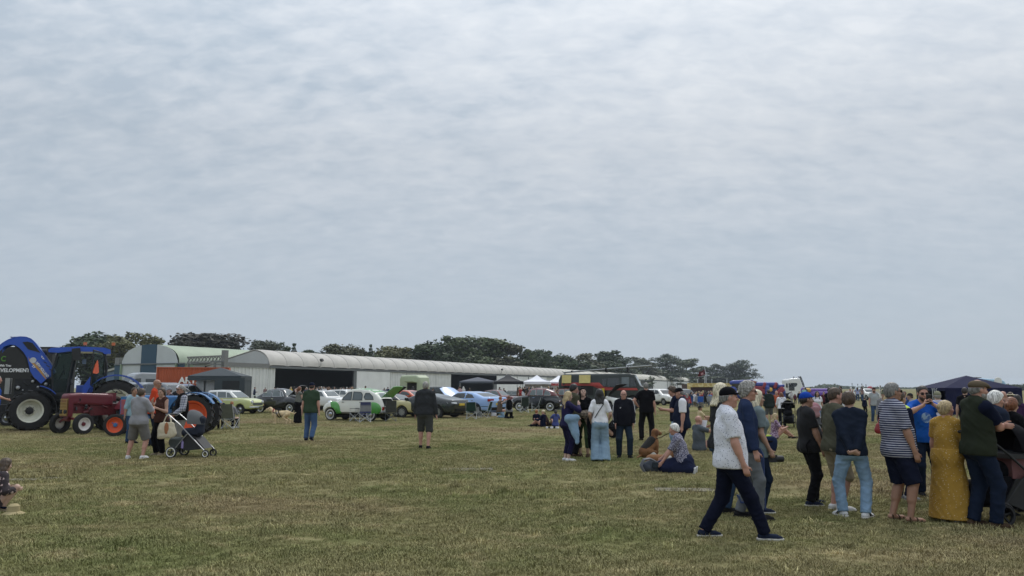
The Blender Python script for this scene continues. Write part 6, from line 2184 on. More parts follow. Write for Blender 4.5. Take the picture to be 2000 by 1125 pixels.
# ------------------------------------------------------------------ old military fire engine
fe_p = paint('dark_green_engine_paint', (.016, .024, .021), rough=.4, coat=.2)
fe = dict(name='fire_engine', prof=[(-3.30, .62), (-3.36, 2.2), (-3.20, 2.58), (-2.9, 2.66), (2.0, 2.70), (2.35, 2.62), (2.75, 1.80), (3.15, 1.66), (3.42, 1.35), (3.45, .70), (3.3, .60)], W=2.25, belt=1.9, tumble=.12, wr=.50, ww=.28, axles=(2.15, -1.7),
    paint=fe_p, h=.05, k=.14, nose=(.9, .16), tail=(.4, .08), yo=1.12, tuck=.02, rimm=mat('steel_rim'),
    windows=[[(2.02, 1.72), (2.02, 2.40), (2.25, 2.36), (2.50, 1.85), (2.48, 1.72)], [(.35, 1.72), (.35, 2.36), (1.22, 2.38), (1.22, 1.72)], [(-.05, 1.75), (-.05, 2.3), (.25, 2.3), (.25, 1.75)]],
    glassw=1, front=[[(-.95, 1.84), (-.05, 1.88), (-.05, 2.50), (-.85, 2.46)], [(.95, 1.84), (.05, 1.88), (.05, 2.50), (.85, 2.46)]], glass=car_glass, glassf=glass_pale,
    panels=[('red_stripe', [(-3.1, 1.80), (-3.1, 2.02), (-.25, 2.02), (.15, 1.62), (1.35, 1.62), (1.35, 1.46), (.0, 1.46), (-.40, 1.80)], 'y', 0, mat('stripe_red', (.42, .05, .04), .45)),
      ('red_stripe', [(1.36, 1.46), (1.36, 1.62), (2.5, 1.62), (2.6, 1.46)], 'y', 0, mat('stripe_red')),
      ('cab_window', [(1.40, 1.72), (1.40, 2.42), (1.95, 2.42), (1.95, 1.72)], 'y', 0, glass_pale), ('cab_front', [(2.62, .8), (2.62, 1.42), (2.75, 1.6), (3.25, 1.5), (3.36, .8)], 'y', 0, paint('nose_grey_green', (.09, .115, .105), rough=.45)), ('locker_opening', [(-2.95, 1.3), (-2.95, 1.78), (-2.2, 1.78), (-2.2, 1.3)], 'y', 0, under), ('locker_opening', [(-1.65, 1.1), (-1.65, 1.78), (-.7, 1.78), (-.7, 1.1)], 'y', 0, under), ('locker_opening', [(-.5, 1.0), (-.5, 1.44), (.3, 1.44), (.3, 1.0)], 'y', 0, under),
      ('nose_panel', [(-.9, 1.0), (.9, 1.0), (.85, 1.6), (-.85, 1.6)], 'x', 1, paint('nose_grey_green', (.09, .115, .105), rough=.45))],
    lights=[('head', 1, .78, 1.05, .12)], bumpers=[(1, .72, fe_p)], mirrors=[(2.45, 1.3, 2.1)], mirm=under)
FE = car('old dark green fire engine with red stripe, open yellow locker flaps and roof ladder', 1181, 800, -13, fe, 'fire engine', None)
yel = mat('flap_yellow', (.55, .46, .17), .6)
for x0, x1 in ((-3.05, -2.35), (-1.75, -.9)):
 f = MB().quad_box(((x0 + x1) / 2, -1.20, 2.28), (x1 - x0, .05, .62), (R(-14), 0, 0)).build('locker_flap', yel, FE)
 MB().quad_box(((x0 + x1) / 2, -1.26, 1.98), (x1 - x0 - .06, .05, .05)).build('flap_handle', under, f)
MB().tube([(.02, -1.24, 1.0), (.02, -1.24, 1.6)], .12, 12).build('gas_cylinder', mat('cylinder_yellow', (.55, .42, .03), .5), FE, True)
lad = MB()
for y in (-.45, -.1):
 lad.tube([(-3.0, y, 2.80), (3.6, y, 3.28)], .055, 6)
ld = lad.build('roof_ladder', mat('ladder_alloy', (.30, .31, .32), .4, .6), FE)
for i in range(22):
 x = -2.9 + i * .3
 MB().tube([(x, -.45, 2.80 + (x + 3) * .0727), (x, -.1, 2.80 + (x + 3) * .0727)], .025, 5).build('rung', mat('ladder_alloy'), ld)
lad2 = MB()
for y in (.15, .5):
 lad2.tube([(-2.6, y, 2.86), (2.6, y, 3.20)], .05, 6)
lad2.build('roof_ladder', mat('ladder_alloy'), FE)
for x in (-2.4, .2, 1.8):
 MB().quad_box((x, 0, 2.86 + (x + 3) * .03), (.1, 1.2, .34 if x > 0 else .12)).build('ladder_gantry', under, FE)
# ------------------------------------------------------------------ container, gazebos, horsebox, stall
ct = thing('shipping_container', 'long ribbed orange container on a trailer between the silver van and the dark gazebo', 'container', wp(303, 75), R(17))
ct_l = 6.6
z1 = zat(75, 717.5)
ctm = mat('container_orange', (.40, .085, .030), .6, var=.12, vs=1.2)
for y, s in ((0, 1), (2.4, -1)):
 o = corrugated(ct_l, z1 - 1.1, .28, .05).build('ribbed_side', ctm, ct)
 o.location = (0, y + .06, 1.1)
MB().quad_box((ct_l / 2, 1.2, z1 - .02), (ct_l + .1, 2.5, .12)).quad_box((ct_l / 2, 1.2, 1.05), (ct_l + .1, 2.5, .14)).quad_box((.0, 1.2, (1.1 + z1) / 2), (.12, 2.5, z1 - 1.2)).quad_box((ct_l, 1.2, (1.1 + z1) / 2), (.12, 2.5, z1 - 1.2)).build('container_frame', ctm, ct)
MB().quad_box((ct_l / 2, 1.2, .85), (ct_l, 2.0, .22)).build('trailer_bed', tbk, ct)
for x in (4.6, 5.7):
 for y, s in ((.2, -1), (2.2, 1)):
  wheel('hub', .45, .25, ct, (x, y, .45), s)
letters('ARTA', .85, mat('white_decal'), ct, (3.1, -.09, zat(74, 743)), (math.pi / 2, 0, 0), bold=.03)
def gazebo(label, px, D, w, d, eave, peak, m, rz=0, walls=(), wallm=None, val=.28, concave=.0, group='gazebos'):
 t = thing('gazebo', label, 'gazebo', wp(px, D), R(rz), group)
 cs = [(-w / 2, -d / 2), (w / 2, -d / 2), (w / 2, d / 2), (-w / 2, d / 2)]
 for i in range(4):
  a, b = Vector((*cs[i], eave)), Vector((*cs[(i + 1) % 4], eave))
  ap = Vector((0, 0, peak))
  mb = MB()
  n = 6
  for k in range(n + 1):
   u = k / n
   sag = -concave * math.sin(u * math.pi) * (peak - eave)
   for j in range(n + 1):
    v = j / n
    e = a + (b - a) * v
    p = e + (ap - e) * u
    mb.v.append((p.x, p.y, p.z + sag - .05 * math.sin(v * math.pi) * (1 - u)))
  for k in range(n):
   for j in range(n):
    q = k * (n + 1) + j
    mb.f.append((q, q + 1, q + n + 2, q + n + 1))
    mb.mi.append(0)
  mb.build('roof_panel', m, t, 2)
  nrm = Vector((b - a)).cross(Vector((0, 0, 1))).normalized() * .012
  mb = MB().sheet([a + nrm, b + nrm, b + nrm - Vector((0, 0, val)), a + nrm - Vector((0, 0, val))], .012)
  mb.build('valance', m, t)
  if i in walls:
   mb = MB()
   N_ = 10
   for j in range(N_ + 1):
    p = a + (b - a) * (j / N_) - nrm * (1 + 3 * math.sin(j * 2.3))
    mb.v += [(p.x, p.y, eave - .02), (p.x, p.y, .02)]
   for j in range(N_):
    mb.f.append((2 * j, 2 * j + 2, 2 * j + 3, 2 * j + 1))
    mb.mi.append(0)
   mb.build('side_wall', wallm or m, t, 2)
 for x, y in cs:
  MB().quad_box((x * .97, y * .97, eave / 2), (.05, .05, eave)).build('leg', gleam, t)
  MB().tube([(x * .97, y * .97, eave - .05), (0, 0, peak - .1)], .02, 5).build('roof_strut', gleam, t)
 return t
can_dk = mat('canopy_slate', (.040, .052, .060), .75, var=.1, vs=1)
can_bk = mat('canopy_black', (.016, .017, .022), .75, var=.1, vs=1)
can_nv = mat('canopy_navy', (.010, .012, .045), .8, var=.12, vs=1, spec=.15)
can_gy = mat('canopy_grey_blue', (.075, .085, .110), .75, var=.1, vs=1)
can_wh = mat('canopy_white', (.80, .80, .84), .7, var=.05, vs=1)
gazebo('dark slate gazebo with a fabric side wall behind the lime saloon', 428, 59, 3.9, 3.0, zat(59, 734.5), zat(59, 718), can_dk, 4, (1,), can_dk, .34)
gz2 = COL.objects[-1]
D = 57.4
gw = thing('gazebo_wall', 'dark fabric wall with a mesh window on the front of the slate gazebo', 'tent wall', wp(446, D), R(4))
MB().quad_box((0, 0, zat(D, 738) / 2), (wp(479, D).x - wp(421, D).x, .02, zat(D, 738))).build('panel', can_dk, gw)
MB().quad_box((.1, -.02, zat(D, 752)), (1.25, .02, .62)).build('mesh_window', mat('mesh_dark', (.018, .021, .024), .8), gw)
for i, (px, w) in enumerate(((390, .72), (408, .9))):
 sb = thing('display_board', ('narrow' if i == 0 else 'wider') + ' white display board inside the slate gazebo', 'display board', wp(px, 58.5))
 MB().quad_box((0, 0, 1.45), (w, .04, 1.5)).build('board', mat('board_white', (.72, .72, .70), .6), sb)
 for s in (-1, 1):
  MB().quad_box((s * w * .42, .03, .75), (.04, .04, 1.5)).build('leg', steel, sb)
gazebo('grey-blue gazebo in front of the second dark doorway', 933, 95, 4.5, 3.2, zat(95, 745), zat(95, 736.5), can_gy, 2, (), None, .22, .0)
gazebo('black pointed gazebo between the grey-blue and white ones', 992, 82, 3.1, 3.0, zat(82, 745), zat(82, 730.5), can_bk, 4, (), None, .3, .16)
gazebo('white pointed gazebo, left of two', 1049, 84, 3.0, 3.0, zat(84, 745.5), zat(84, 732.5), can_wh, -6, (2,), mat('canopy_lilac', (.66, .64, .76), .7), .28, .16)
gazebo('white pointed gazebo beside the fire engine with a red banner hung on it', 1092, 86, 2.6, 3.0, zat(86, 746), zat(86, 733), can_wh, 4, (2,), can_wh, .2, .16)
bn = thing('banner', 'small red banner with white print hung across the right white gazebo', 'banner', wp(1087, 84.2))
MB().quad_box((0, 0, zat(84.2, 751)), (1.15, .02, .26)).build('banner_cloth', mat('banner_red', (.42, .03, .035), .7, kind='print', col2=(.7, .6, .6), p=(11, .60), var=0), bn)
gazebo('navy gazebo behind the man in the blue tee on the far right', 1893, 48, 4.7, 3.2, zat(48, 757.5), zat(48, 733.5), can_nv, 1, (0, 2), can_nv, .18, .0)
fr = thing('clothes_rail', 'pale metal rail frame at the left edge of the navy gazebo', 'rail', wp(1828, 45.5))
for x in (-.14, .0, .16):
 MB().tube([(x, x * .5, 0), (x, x * .5, 1.62 - abs(x) * .3), (x + .12, .2, 1.58)], .018, 6).build('rail_upright', mat('pale_metal', (.5, .52, .54), .4, .3), fr)
iv = thing('ice_cream_van', 'pale blue and white refreshment van rising behind the navy gazebo', 'van', wp(1922, 66), R(4))
F = hull_field([(-1.5, .5), (-1.5, zat(66, 744)), (-1.3, zat(66, 738.2)), (.6, zat(66, 740.5)), (1.35, zat(66, 743)), (1.6, zat(66, 750)), (1.6, .5)], 1.9, .06, k=.12, belt=3, tuck=0, nose=(.4, .1))
link('body', F.mesh('body'), paint('pale_sky_paint', (.33, .52, .68)), iv)
MB().lathe([(.001, -.02), (.34, -.02), (.36, .02)], 'y', 16).build('sign_oval', mat('board_white'), iv, False, (.75, -.97, zat(66, 745)))
MB().quad_box((-.7, 0, zat(66, 737.5)), (.8, .8, .05)).build('roof_vent', under, iv)
for x in (-1, 1):
 for s in (-1, 1):
  wheel('hub', .33, .2, iv, (x, s * .86, .33), s)
hb = thing('horsebox', 'pale green horsebox with a hatch open, in front of the white hangar doors', 'trailer', wp(810, 80), R(-38))
hz = zat(80, 733)
F = hull_field([(-1.5, .55), (-1.55, hz - .35), (-1.3, hz - .02), (-.2, hz), (.9, hz), (1.35, hz - .25), (1.5, hz - .8), (1.5, .55)], 1.75, .05, k=.25, belt=3, tuck=0, nose=(.5, .12), tail=(.3, .05))
bvh_ = tree_of(F.mesh('tmp_shell'))
hbm = paint('horsebox_green', (.37, .42, .285), rough=.6, coat=.1)
link('body', F.mesh('body'), hbm, hb)
for x in (-1.1, -.5, .1, .7):
 pts = []
 for a in np.linspace(-1, 1, 11):
  hh = bvh_.ray_cast(Vector((x, a * .84, 9)), Vector((0, 0, -1)))
  if hh[0] is not None:
   pts.append(hh[0] + Vector((0, 0, .01)))
 MB().tube(pts, .025, 5).build('roof_rib', hbm, hb)
panel(bvh_, [(-.3, 1.35), (-.3, 2.15), (1.1, 2.15), (1.1, 1.35)], 'y', -1, 'hatch_opening', under, hb)
panel(bvh_, [(-.55, 1.6), (.55, 1.6), (.55, 2.2), (-.55, 2.2)], 'x', -1, 'rear_panel', hbm, hb)
panel(bvh_, [(-.5, 1.3), (-.5, 1.5), (-.1, 1.5), (-.1, 1.3)], 'x', -1, 'small_window', under, hb)
MB().quad_box((.4, -1.15, 2.24), (1.4, .7, .04), (R(-8), 0, 0)).build('hatch_flap', hbm, hb)
for s in (-1, 1):
 for x in (-.35, .35):
  wheel('hub', .32, .18, hb, (x, s * .84, .32), s)
 MB().quad_box((0, s * .9, .70), (1.5, .26, .05)).build('mudguard', hbm, hb, True)
MB().tube([(1.5, 0, .5), (2.6, 0, .5)], .06, 6).build('drawbar', steel, hb)
st = thing('food_stall', 'long food stall with yellow lettered fascia behind the sitting crowd', 'stall', wp(1343, 96), R(3))
sl = wp(1432, 96).x - wp(1343, 96).x
sz1, sz0 = zat(96, 750.5), zat(96, 757)
MB().quad_box((sl / 2, 1.3, sz1 / 2), (sl, 2.4, sz1)).build('stall_body', mat('stall_dark_red', (.05, .018, .018), .6), st)
MB().quad_box((sl / 2, -.08, (sz1 + zat(96, 757.5)) / 2 + .12), (sl, .14, .5)).build('fascia', mat('fascia_yellow', (.50, .36, .12), .6, kind='print', col2=(.62, .52, .25), p=(3, .52)), st)
letters('SHACK', .34, mat('sign_gold', (.60, .40, .05), .5), st, (sl * .5, -.17, (sz1 + zat(96, 757.5)) / 2 + .12), (math.pi / 2, 0, 0), bold=.02) if False else None
MB().quad_box((.12, -.3, sz1 / 2 - .1), (.25, .6, sz1 - .3)).build('stall_post', mat('fascia_yellow'), st)
MB().quad_box((sl / 2, -.35, 1.0), (sl - .4, .5, .06)).build('counter', steel, st)
for i, px in enumerate((1363, 1377, 1391, 1421)):
 o = MB().tube([wp(px, 96, 2.2) - st.location, wp(px, 96, zat(96, 740 if i != 1 else 735)) - st.location], .045, 6)
 o.build('flag_pole', mat('pale_metal'), st)
gr_ = thing('gorilla_figure', 'dark seated animal figure on the roof of the food stall', 'figure', wp(1369, 96.8, sz1 + .02))
F = field_of([el((0, 0, .38), (.34, .28, .38)), el((-.03, -.05, .82), (.18, .18, .19)), rc((-.26, 0, .56), (-.40, -.1, .16), .12, .1), rc((.26, 0, .56), (.38, -.1, .16), .12, .1), rc((-.16, -.1, .16), (-.24, -.32, .09), .13, .1), rc((.16, -.1, .16), (.24, -.32, .09), .13, .1), el((-.03, -.2, .78), (.1, .09, .09))], .045, 0, .08)
link('body', F.mesh('body'), mat('figure_grey', (.045, .045, .045), .9), gr_)
fl = thing('flag', 'dark red and black flag on a leaning pole above the food stall', 'flag', wp(1380, 97.5))
MB().tube([(0, 0, 0), wp(1379, 97.5, zat(97.5, 735)) - fl.location, wp(1376, 97.5, zat(97.5, 716)) - fl.location], .05, 6).build('flag_pole', mat('pale_metal'), fl)
mb = MB()
nx, nz = 12, 6
A = [Vector((*(wp(1377, 97.5, zat(97.5, 722)) - fl.location),)), Vector((*(wp(1379, 97.5, zat(97.5, 732)) - fl.location),)), Vector((*(wp(1363, 97.5, zat(97.5, 736)) - fl.location),)), Vector((*(wp(1366, 97.5, zat(97.5, 726)) - fl.location),))]
for i in range(nx + 1):
 for j in range(nz + 1):
  u, v = i / nx, j / nz
  p = (A[0] * (1 - v) + A[1] * v) * (1 - u) + (A[3] * (1 - v) + A[2] * v) * u
  mb.v.append((p.x, p.y + .12 * math.sin(u * 8 + v), p.z + .05 * math.sin(u * 7)))
for i in range(nx):
 for j in range(nz):
  q = i * (nz + 1) + j
  mb.f.append((q, q + 1, q + nz + 2, q + nz + 1))
  mb.mi.append(0)
mb.build('flag_cloth', mat('flag_red_black', (.10, .012, .016), .8, kind='print', col2=(.42, .22, .22), p=(2.2, .60), var=0), fl, 2)
# ------------------------------------------------------------------ inflatables, lorry cab, fairground kiosk
inf_b = mat('inflatable_blue', (.035, .06, .27), .45)
inf_r = mat('inflatable_red', (.26, .03, .045), .45)
inf_y = mat('inflatable_yellow', (.62, .36, .06), .45)
inf_p = mat('inflatable_purple', (.12, .045, .30), .45)
D = 92
iz = lambda py: zat(D, py)
ix = lambda px: wp(px, D).x
sl_ = thing('inflatable_slide', 'big blue and red inflatable slide left of the white lorry cab', 'inflatable', wp(1484, D))
X0 = sl_.location.x
q = lambda px, y, py: (ix(px) - X0, y, iz(py))
F = field_of([rc(q(1430, 0, 748), q(1468, 0, 748), .26), rc(q(1432, 0, 746), q(1470, 0, 744.5), .2), rc(q(1480, 0, 751), q(1517, 0, 751), .30), rc(q(1432, 0, 762), q(1430, 0, 774), .5), rc(q(1519, 0, 755), q(1531, 0, 753.5), .2), rc(q(1508, .4, 760), q(1531, .4, 766), .4), rc(q(1432, .6, 772), q(1531, .6, 773), .45), rc(q(1498, -.3, 758), q(1498, -.3, 772), .3)], .09, 0, .05)
link('blue_tubes', F.mesh('blue_tubes'), inf_b, sl_)
F = field_of([rc(q(1476, -.1, 756.5), q(1495, -.1, 757.5), .22), rc(q(1474, -.1, 761), q(1497, -.1, 762), .24), rc(q(1474, -.1, 766), q(1497, -.1, 767), .26), rc(q(1434, 0, 751), q(1466, 0, 750.5), .2), rc(q(1518, -.1, 767), q(1527, -.1, 758), .22), rc(q(1521, -.15, 769), q(1530, -.15, 761), .2)], .08, 0, .03)
link('red_tubes', F.mesh('red_tubes'), inf_r, sl_)
for px in (1492.5, 1514.5):
 F = field_of([rc(q(px - 1, -.2, 756), q(px + 1.5, -.2, 749.5), .22, .20)], .07)
 link('red_turret', F.mesh('red_turret'), inf_r, sl_)
F = field_of([rc(q(1500.5, -.3, 759.5), q(1505, -.3, 760), .2), el(q(1503, -.35, 762), (.3, .2, .2))], .07)
link('yellow_figure', F.mesh('yellow_figure'), inf_y, sl_)
MB().quad_box((ix(1440) - X0, -.1, iz(754)), (1.2, .3, .55)).build('dark_opening', mat('opening_brown', (.04, .035, .02), .8), sl_)
F = field_of([el(q(1472, 0, 748), (.5, .3, .28)), rc(q(1472, 0, 747), q(1479, 0, 748.5), .22, .12), el(q(1469, -.1, 746), (.22, .2, .2))], .07)
link('dragon_figure', F.mesh('dragon_figure'), mat('dragon_brown', (.20, .055, .03), .6), sl_)
lc = thing('lorry_cab', 'tall white lorry cab with a black ladder up its sloping back', 'lorry', wp(1552, 110))
X0 = lc.location.x
D = 110
q2 = lambda px, py: (wp(px, D).x - X0, zat(D, py))
prof_ = [q2(1533.5, 775), q2(1533, 752), q2(1534, 742.5), q2(1538, 740), q2(1556, 738.5), q2(1559, 739.5), q2(1564, 755), q2(1566.5, 775)]
F = hull_field(prof_[::-1], 2.4, .06, k=.18, belt=9, tuck=0, nose=(.3, .05), tail=(.3, .1))
bvh_ = tree_of(F.mesh('tmp_shell'))
link('cab_body', F.mesh('cab_body'), white_p, lc)
panel(bvh_, [q2(1536, 748), q2(1552, 748), q2(1553, 751), q2(1551, 754.5), q2(1547, 756), q2(1547, 763), q2(1536, 763)], 'y', -1, 'side_window', car_glass, lc)
for px in (1539.5, 1544):
 panel(bvh_, [q2(px - 1, 749), q2(px + .6, 749), q2(px + .6, 755), q2(px - 1, 755)], 'y', -1, 'window_sticker', mat('board_white'), lc, )
ldm = MB()
a0, a1, a2 = q2(1561, 737.5), q2(1566, 752), q2(1569, 775)
for y in (-1.1, -.7):
 ldm.tube([(a0[0] - .3, y, a0[1] + .1), (a0[0], y, a0[1]), (a1[0], y, a1[1]), (a2[0], y, a2[1])], .06, 6)
lo_ = ldm.build('ladder', tbk, lc)
for k in range(7):
 u = k / 6
 x, z = a0[0] + (a2[0] - a0[0]) * (u ** .9), a0[1] + (a2[1] - a0[1]) * u
 MB().tube([(x, -1.1, z), (x, -.7, z)], .045, 5).build('rung', tbk, lo_)
for px, py in ((1550.5, 735.5), (1555.5, 737), (1564, 734.5)):
 p = q2(px, py)
 MB().tube([(p[0], -.4, p[1]), (p[0], -.4, p[1] - .25)], .05, 6).build('roof_lamp', tbk, lc)
MB().quad_box((q2(1532, 752)[0], -1.2, q2(1532, 753)[1]), (.12, .3, .6)).build('mirror', tbk, lc)
MB().quad_box((q2(1552, 0)[0], 0, .6), (4.0, 2.0, .5)).build('chassis', tbk, lc)
for x in (-1.0, 1.6):
 for s in (-1, 1):
  wheel('hub', .5, .3, lc, (x, s * 1.05, .5), s)
bc = thing('bouncy_castle', 'low purple bouncy castle behind the man in the blue cap', 'inflatable', wp(1602, 100))
X0, D = bc.location.x, 100
q = lambda px, y, py: (wp(px, D).x - X0, y, zat(D, py))
F = field_of([rc(q(1585, 0, 763), q(1619, 0, 763), .28), rc(q(1585, 0, 770), q(1619, 0, 770), .4), rc(q(1571, 0, 762), q(1571, 0, 774), .4), rc(q(1577, 0, 762), q(1585, 0, 764), .25)], .08, 0, .05)
link('purple_tubes', F.mesh('purple_tubes'), inf_p, bc)
F = field_of([rc(q(1586, -.1, 766.5), q(1621, -.1, 766), .2), rc(q(1620, -.1, 762), q(1620, -.1, 775), .26)], .07, 0, .03)
link('lilac_tubes', F.mesh('lilac_tubes'), mat('inflatable_lilac', (.42, .30, .62), .45), bc)
F = field_of([rc(q(1576, -.2, 761.5), q(1580, -.2, 762), .26)], .07)
link('yellow_top', F.mesh('yellow_top'), inf_y, bc)
kf = thing('fairground_kiosk', 'cream fairground ride with a red dome and dotted posts behind the bearded man', 'fairground ride', wp(1703, 115))
X0, D = kf.location.x, 115
q = lambda px, py: (wp(px, D).x - X0, zat(D, py))
crm = mat('kiosk_cream', (.58, .55, .46), .5)
a, b = q(1680, 775), q(1717, 763)
MB().quad_box(((a[0] + b[0]) / 2, .6, b[1] / 2), (b[0] - a[0], 2.4, b[1])).build('kiosk_base', crm, kf, True)
a, b = q(1695, 763), q(1706, 759.5)
MB().quad_box(((a[0] + b[0]) / 2, 0, (a[1] + b[1]) / 2), (b[0] - a[0], 1.4, b[1] - a[1] + .1)).build('kiosk_top', crm, kf, True)
c = q(1700.5, 760)
MB().lathe([(.45, 0), (.42, .18), (.25, .38), (.10, .45), (.001, .5)], 'z', 16).build('red_dome', inf_r, kf, True, (c[0], 0, c[1]))
for px, tp in ((1683.5, 753), (1717.5, 752.5)):
 c0 = q(px, tp)
 po = MB().tube([(c0[0], -.5, 0), (c0[0], -.5, c0[1])], .11, 10).build('dotted_post', mat('board_white'), kf, True)
 for k in range(5):
  MB().lathe([(.001, -.02), (.08, -.02), (.09, .02)], 'y', 10).build('dot', tbk, po, False, (c0[0], -.61, c0[1] - .15 - k * .24))
c = q(1686, 756)
MB().prism([q(1673, 759), q(1676, 754.5), q(1682, 754), q(1682, 759)], .0, .4, 'y').build('pale_awning', mat('pale_blue_awning', (.55, .62, .68), .6), kf)
for px, py in ((1690, 760), (1688, 764)):
 c = q(px, py)
 MB().lathe([(.001, -.03), (.12, -.03), (.17, .0), (.17, .04)], 'y', 14).build('ring_sign', steel, kf, True, (c[0], -.62, c[1]))
for px, tp, lb in ((1665.5, 748.5, 'tallest thin mast on the skyline left of the fairground ride'), (1676.5, 750, 'thin mast just left of the dotted post of the fairground ride'), (1684.5, 749.5, 'thin mast right behind the dotted post of the ride'), (1692.5, 751, 'thin mast between the dotted post and the red dome')):
 po = thing('mast', lb, 'mast', wp(px, 160), 0, 'thin masts on the skyline')
 MB().tube([(0, 0, 0), (0, 0, zat(160, tp))], .05, 5).build('pole', steel, po)
 MB().quad_box((0, 0, zat(160, tp) - .1), (.16, .05, .25)).build('mast_top', steel, po)
# ------------------------------------------------------------------ folding chairs and other things people brought
def chair(label, px, py, rz, m, hgt=.86, frame=None, group='folding camp chairs', arms=True):
 t = thing('folding_chair', label, 'folding chair', gp(px, py), R(rz), group)
 fm = frame or mat('pale_metal')
 w, d, sh = .52, .48, .42
 mb = MB()
 n = 6
 for i in range(n + 1):
  for j in range(n + 1):
   u, v = i / n - .5, j / n - .5
   mb.v.append((u * w, v * d, sh - .06 * (1 - 4 * u * u)))
 for i in range(n):
  for j in range(n):
   q = i * (n + 1) + j
   mb.f.append((q, q + n + 1, q + n + 2, q + 1))
   mb.mi.append(0)
 mb.build('seat', m, t, 2)
 mb = MB()
 for i in range(n + 1):
  for j in range(n + 1):
   u, v = i / n - .5, j / n
   mb.v.append((u * w * (1 - .06 * v), -d / 2 - .03 - .12 * v - .05 * (1 - 4 * u * u), sh + .02 + v * (hgt - sh)))
 for i in range(n):
  for j in range(n):
   q = i * (n + 1) + j
   mb.f.append((q, q + n + 1, q + n + 2, q + 1))
   mb.mi.append(0)
 mb.build('backrest', m, t, 2)
 for s in (-1, 1):
  x = s * w / 2
  MB().tube([(x, -d / 2, sh), (x * .96, -d / 2 - .16, hgt + .01)], .012, 6).build('back_post', fm, t)
  MB().tube([(x, -d / 2 - .02, 0), (x, d / 2, sh)], .011, 6).build('leg', fm, t)
  MB().tube([(x, d / 2 + .02, 0), (x, -d / 2, sh)], .011, 6).build('leg', fm, t)
  if arms:
   MB().tube([(x, d / 2, 0), (x, d / 2, sh + .2)], .011, 6).build('leg', fm, t)
   MB().quad_box((x, 0, sh + .21), (.06, d, .02)).build('armrest', m, t)
 for y in (-d / 2, d / 2):
  MB().tube([(-w / 2, y, .02), (w / 2, y, sh - .02)], .010, 6).build('cross_strut', fm, t)
  MB().tube([(w / 2, y, .02), (-w / 2, y, sh - .02)], .010, 6).build('cross_strut', fm, t)
 return t
cv = lambda n, c=None: mat(n, c, .85, bump=.1, bs=150, spec=.2)
dk_green, navy_c, grey_c = cv('chair_green', (.022, .050, .040)), cv('chair_navy', (.025, .04, .14)), cv('chair_sage', (.115, .125, .10))
chair('sage green folding chair with a child in it, beside the orange tractor wheel', 449, 838, -6, grey_c, .98)
chair('navy and grey folding chair beside the green and white car', 713, 825, 12, mat('chair_blue_grey', (.05, .06, .15), .85, kind='stripes', col2=(.22, .23, .26), p=(2, 1.9, .55)), .95)
chair('small dark folding chair turned sideways left of the navy one', 697, 823, 70, cv('chair_dark', (.03, .035, .045)), .78)
chair('grey upright chair behind the tail of the green and white car', 763, 823, 10, cv('chair_grey', (.06, .062, .058)), 1.0, steel)
chair('green folding chair behind the pale blue car, left of two', 921, 819, -4, dk_green, .88)
chair('green folding chair behind the pale blue car, turned sideways', 946, 817, 75, dk_green, .88)
chair('dark folding chair in front of the black and maroon saloon', 1024, 806, 10, cv('chair_bottle', (.03, .042, .036)), .98)
chair('dark folding chair seen edge-on beside the wheel of the maroon-roofed saloon', 1046, 804, 80, cv('chair_bottle'), .95)
bx = thing('deck_crate', 'tan box with white stripes on the boot of the red-brown saloon', 'box', gp(1090, 800) + Vector((0, -.3, 0)), R(20))
MB().quad_box((0, 0, .95), (.75, .4, .55), (0, R(25), 0)).build('box', mat('crate_tan', (.34, .22, .10), .7), bx)
for k in range(3):
 MB().quad_box((.05 + k * .14, -.21, 1.04 - k * .03), (.05, .02, .42), (0, R(-40), 0)).build('stripe', white_d, bx)
MB().quad_box((0, 0, .34), (.5, .3, .68)).build('stand', steel, bx)
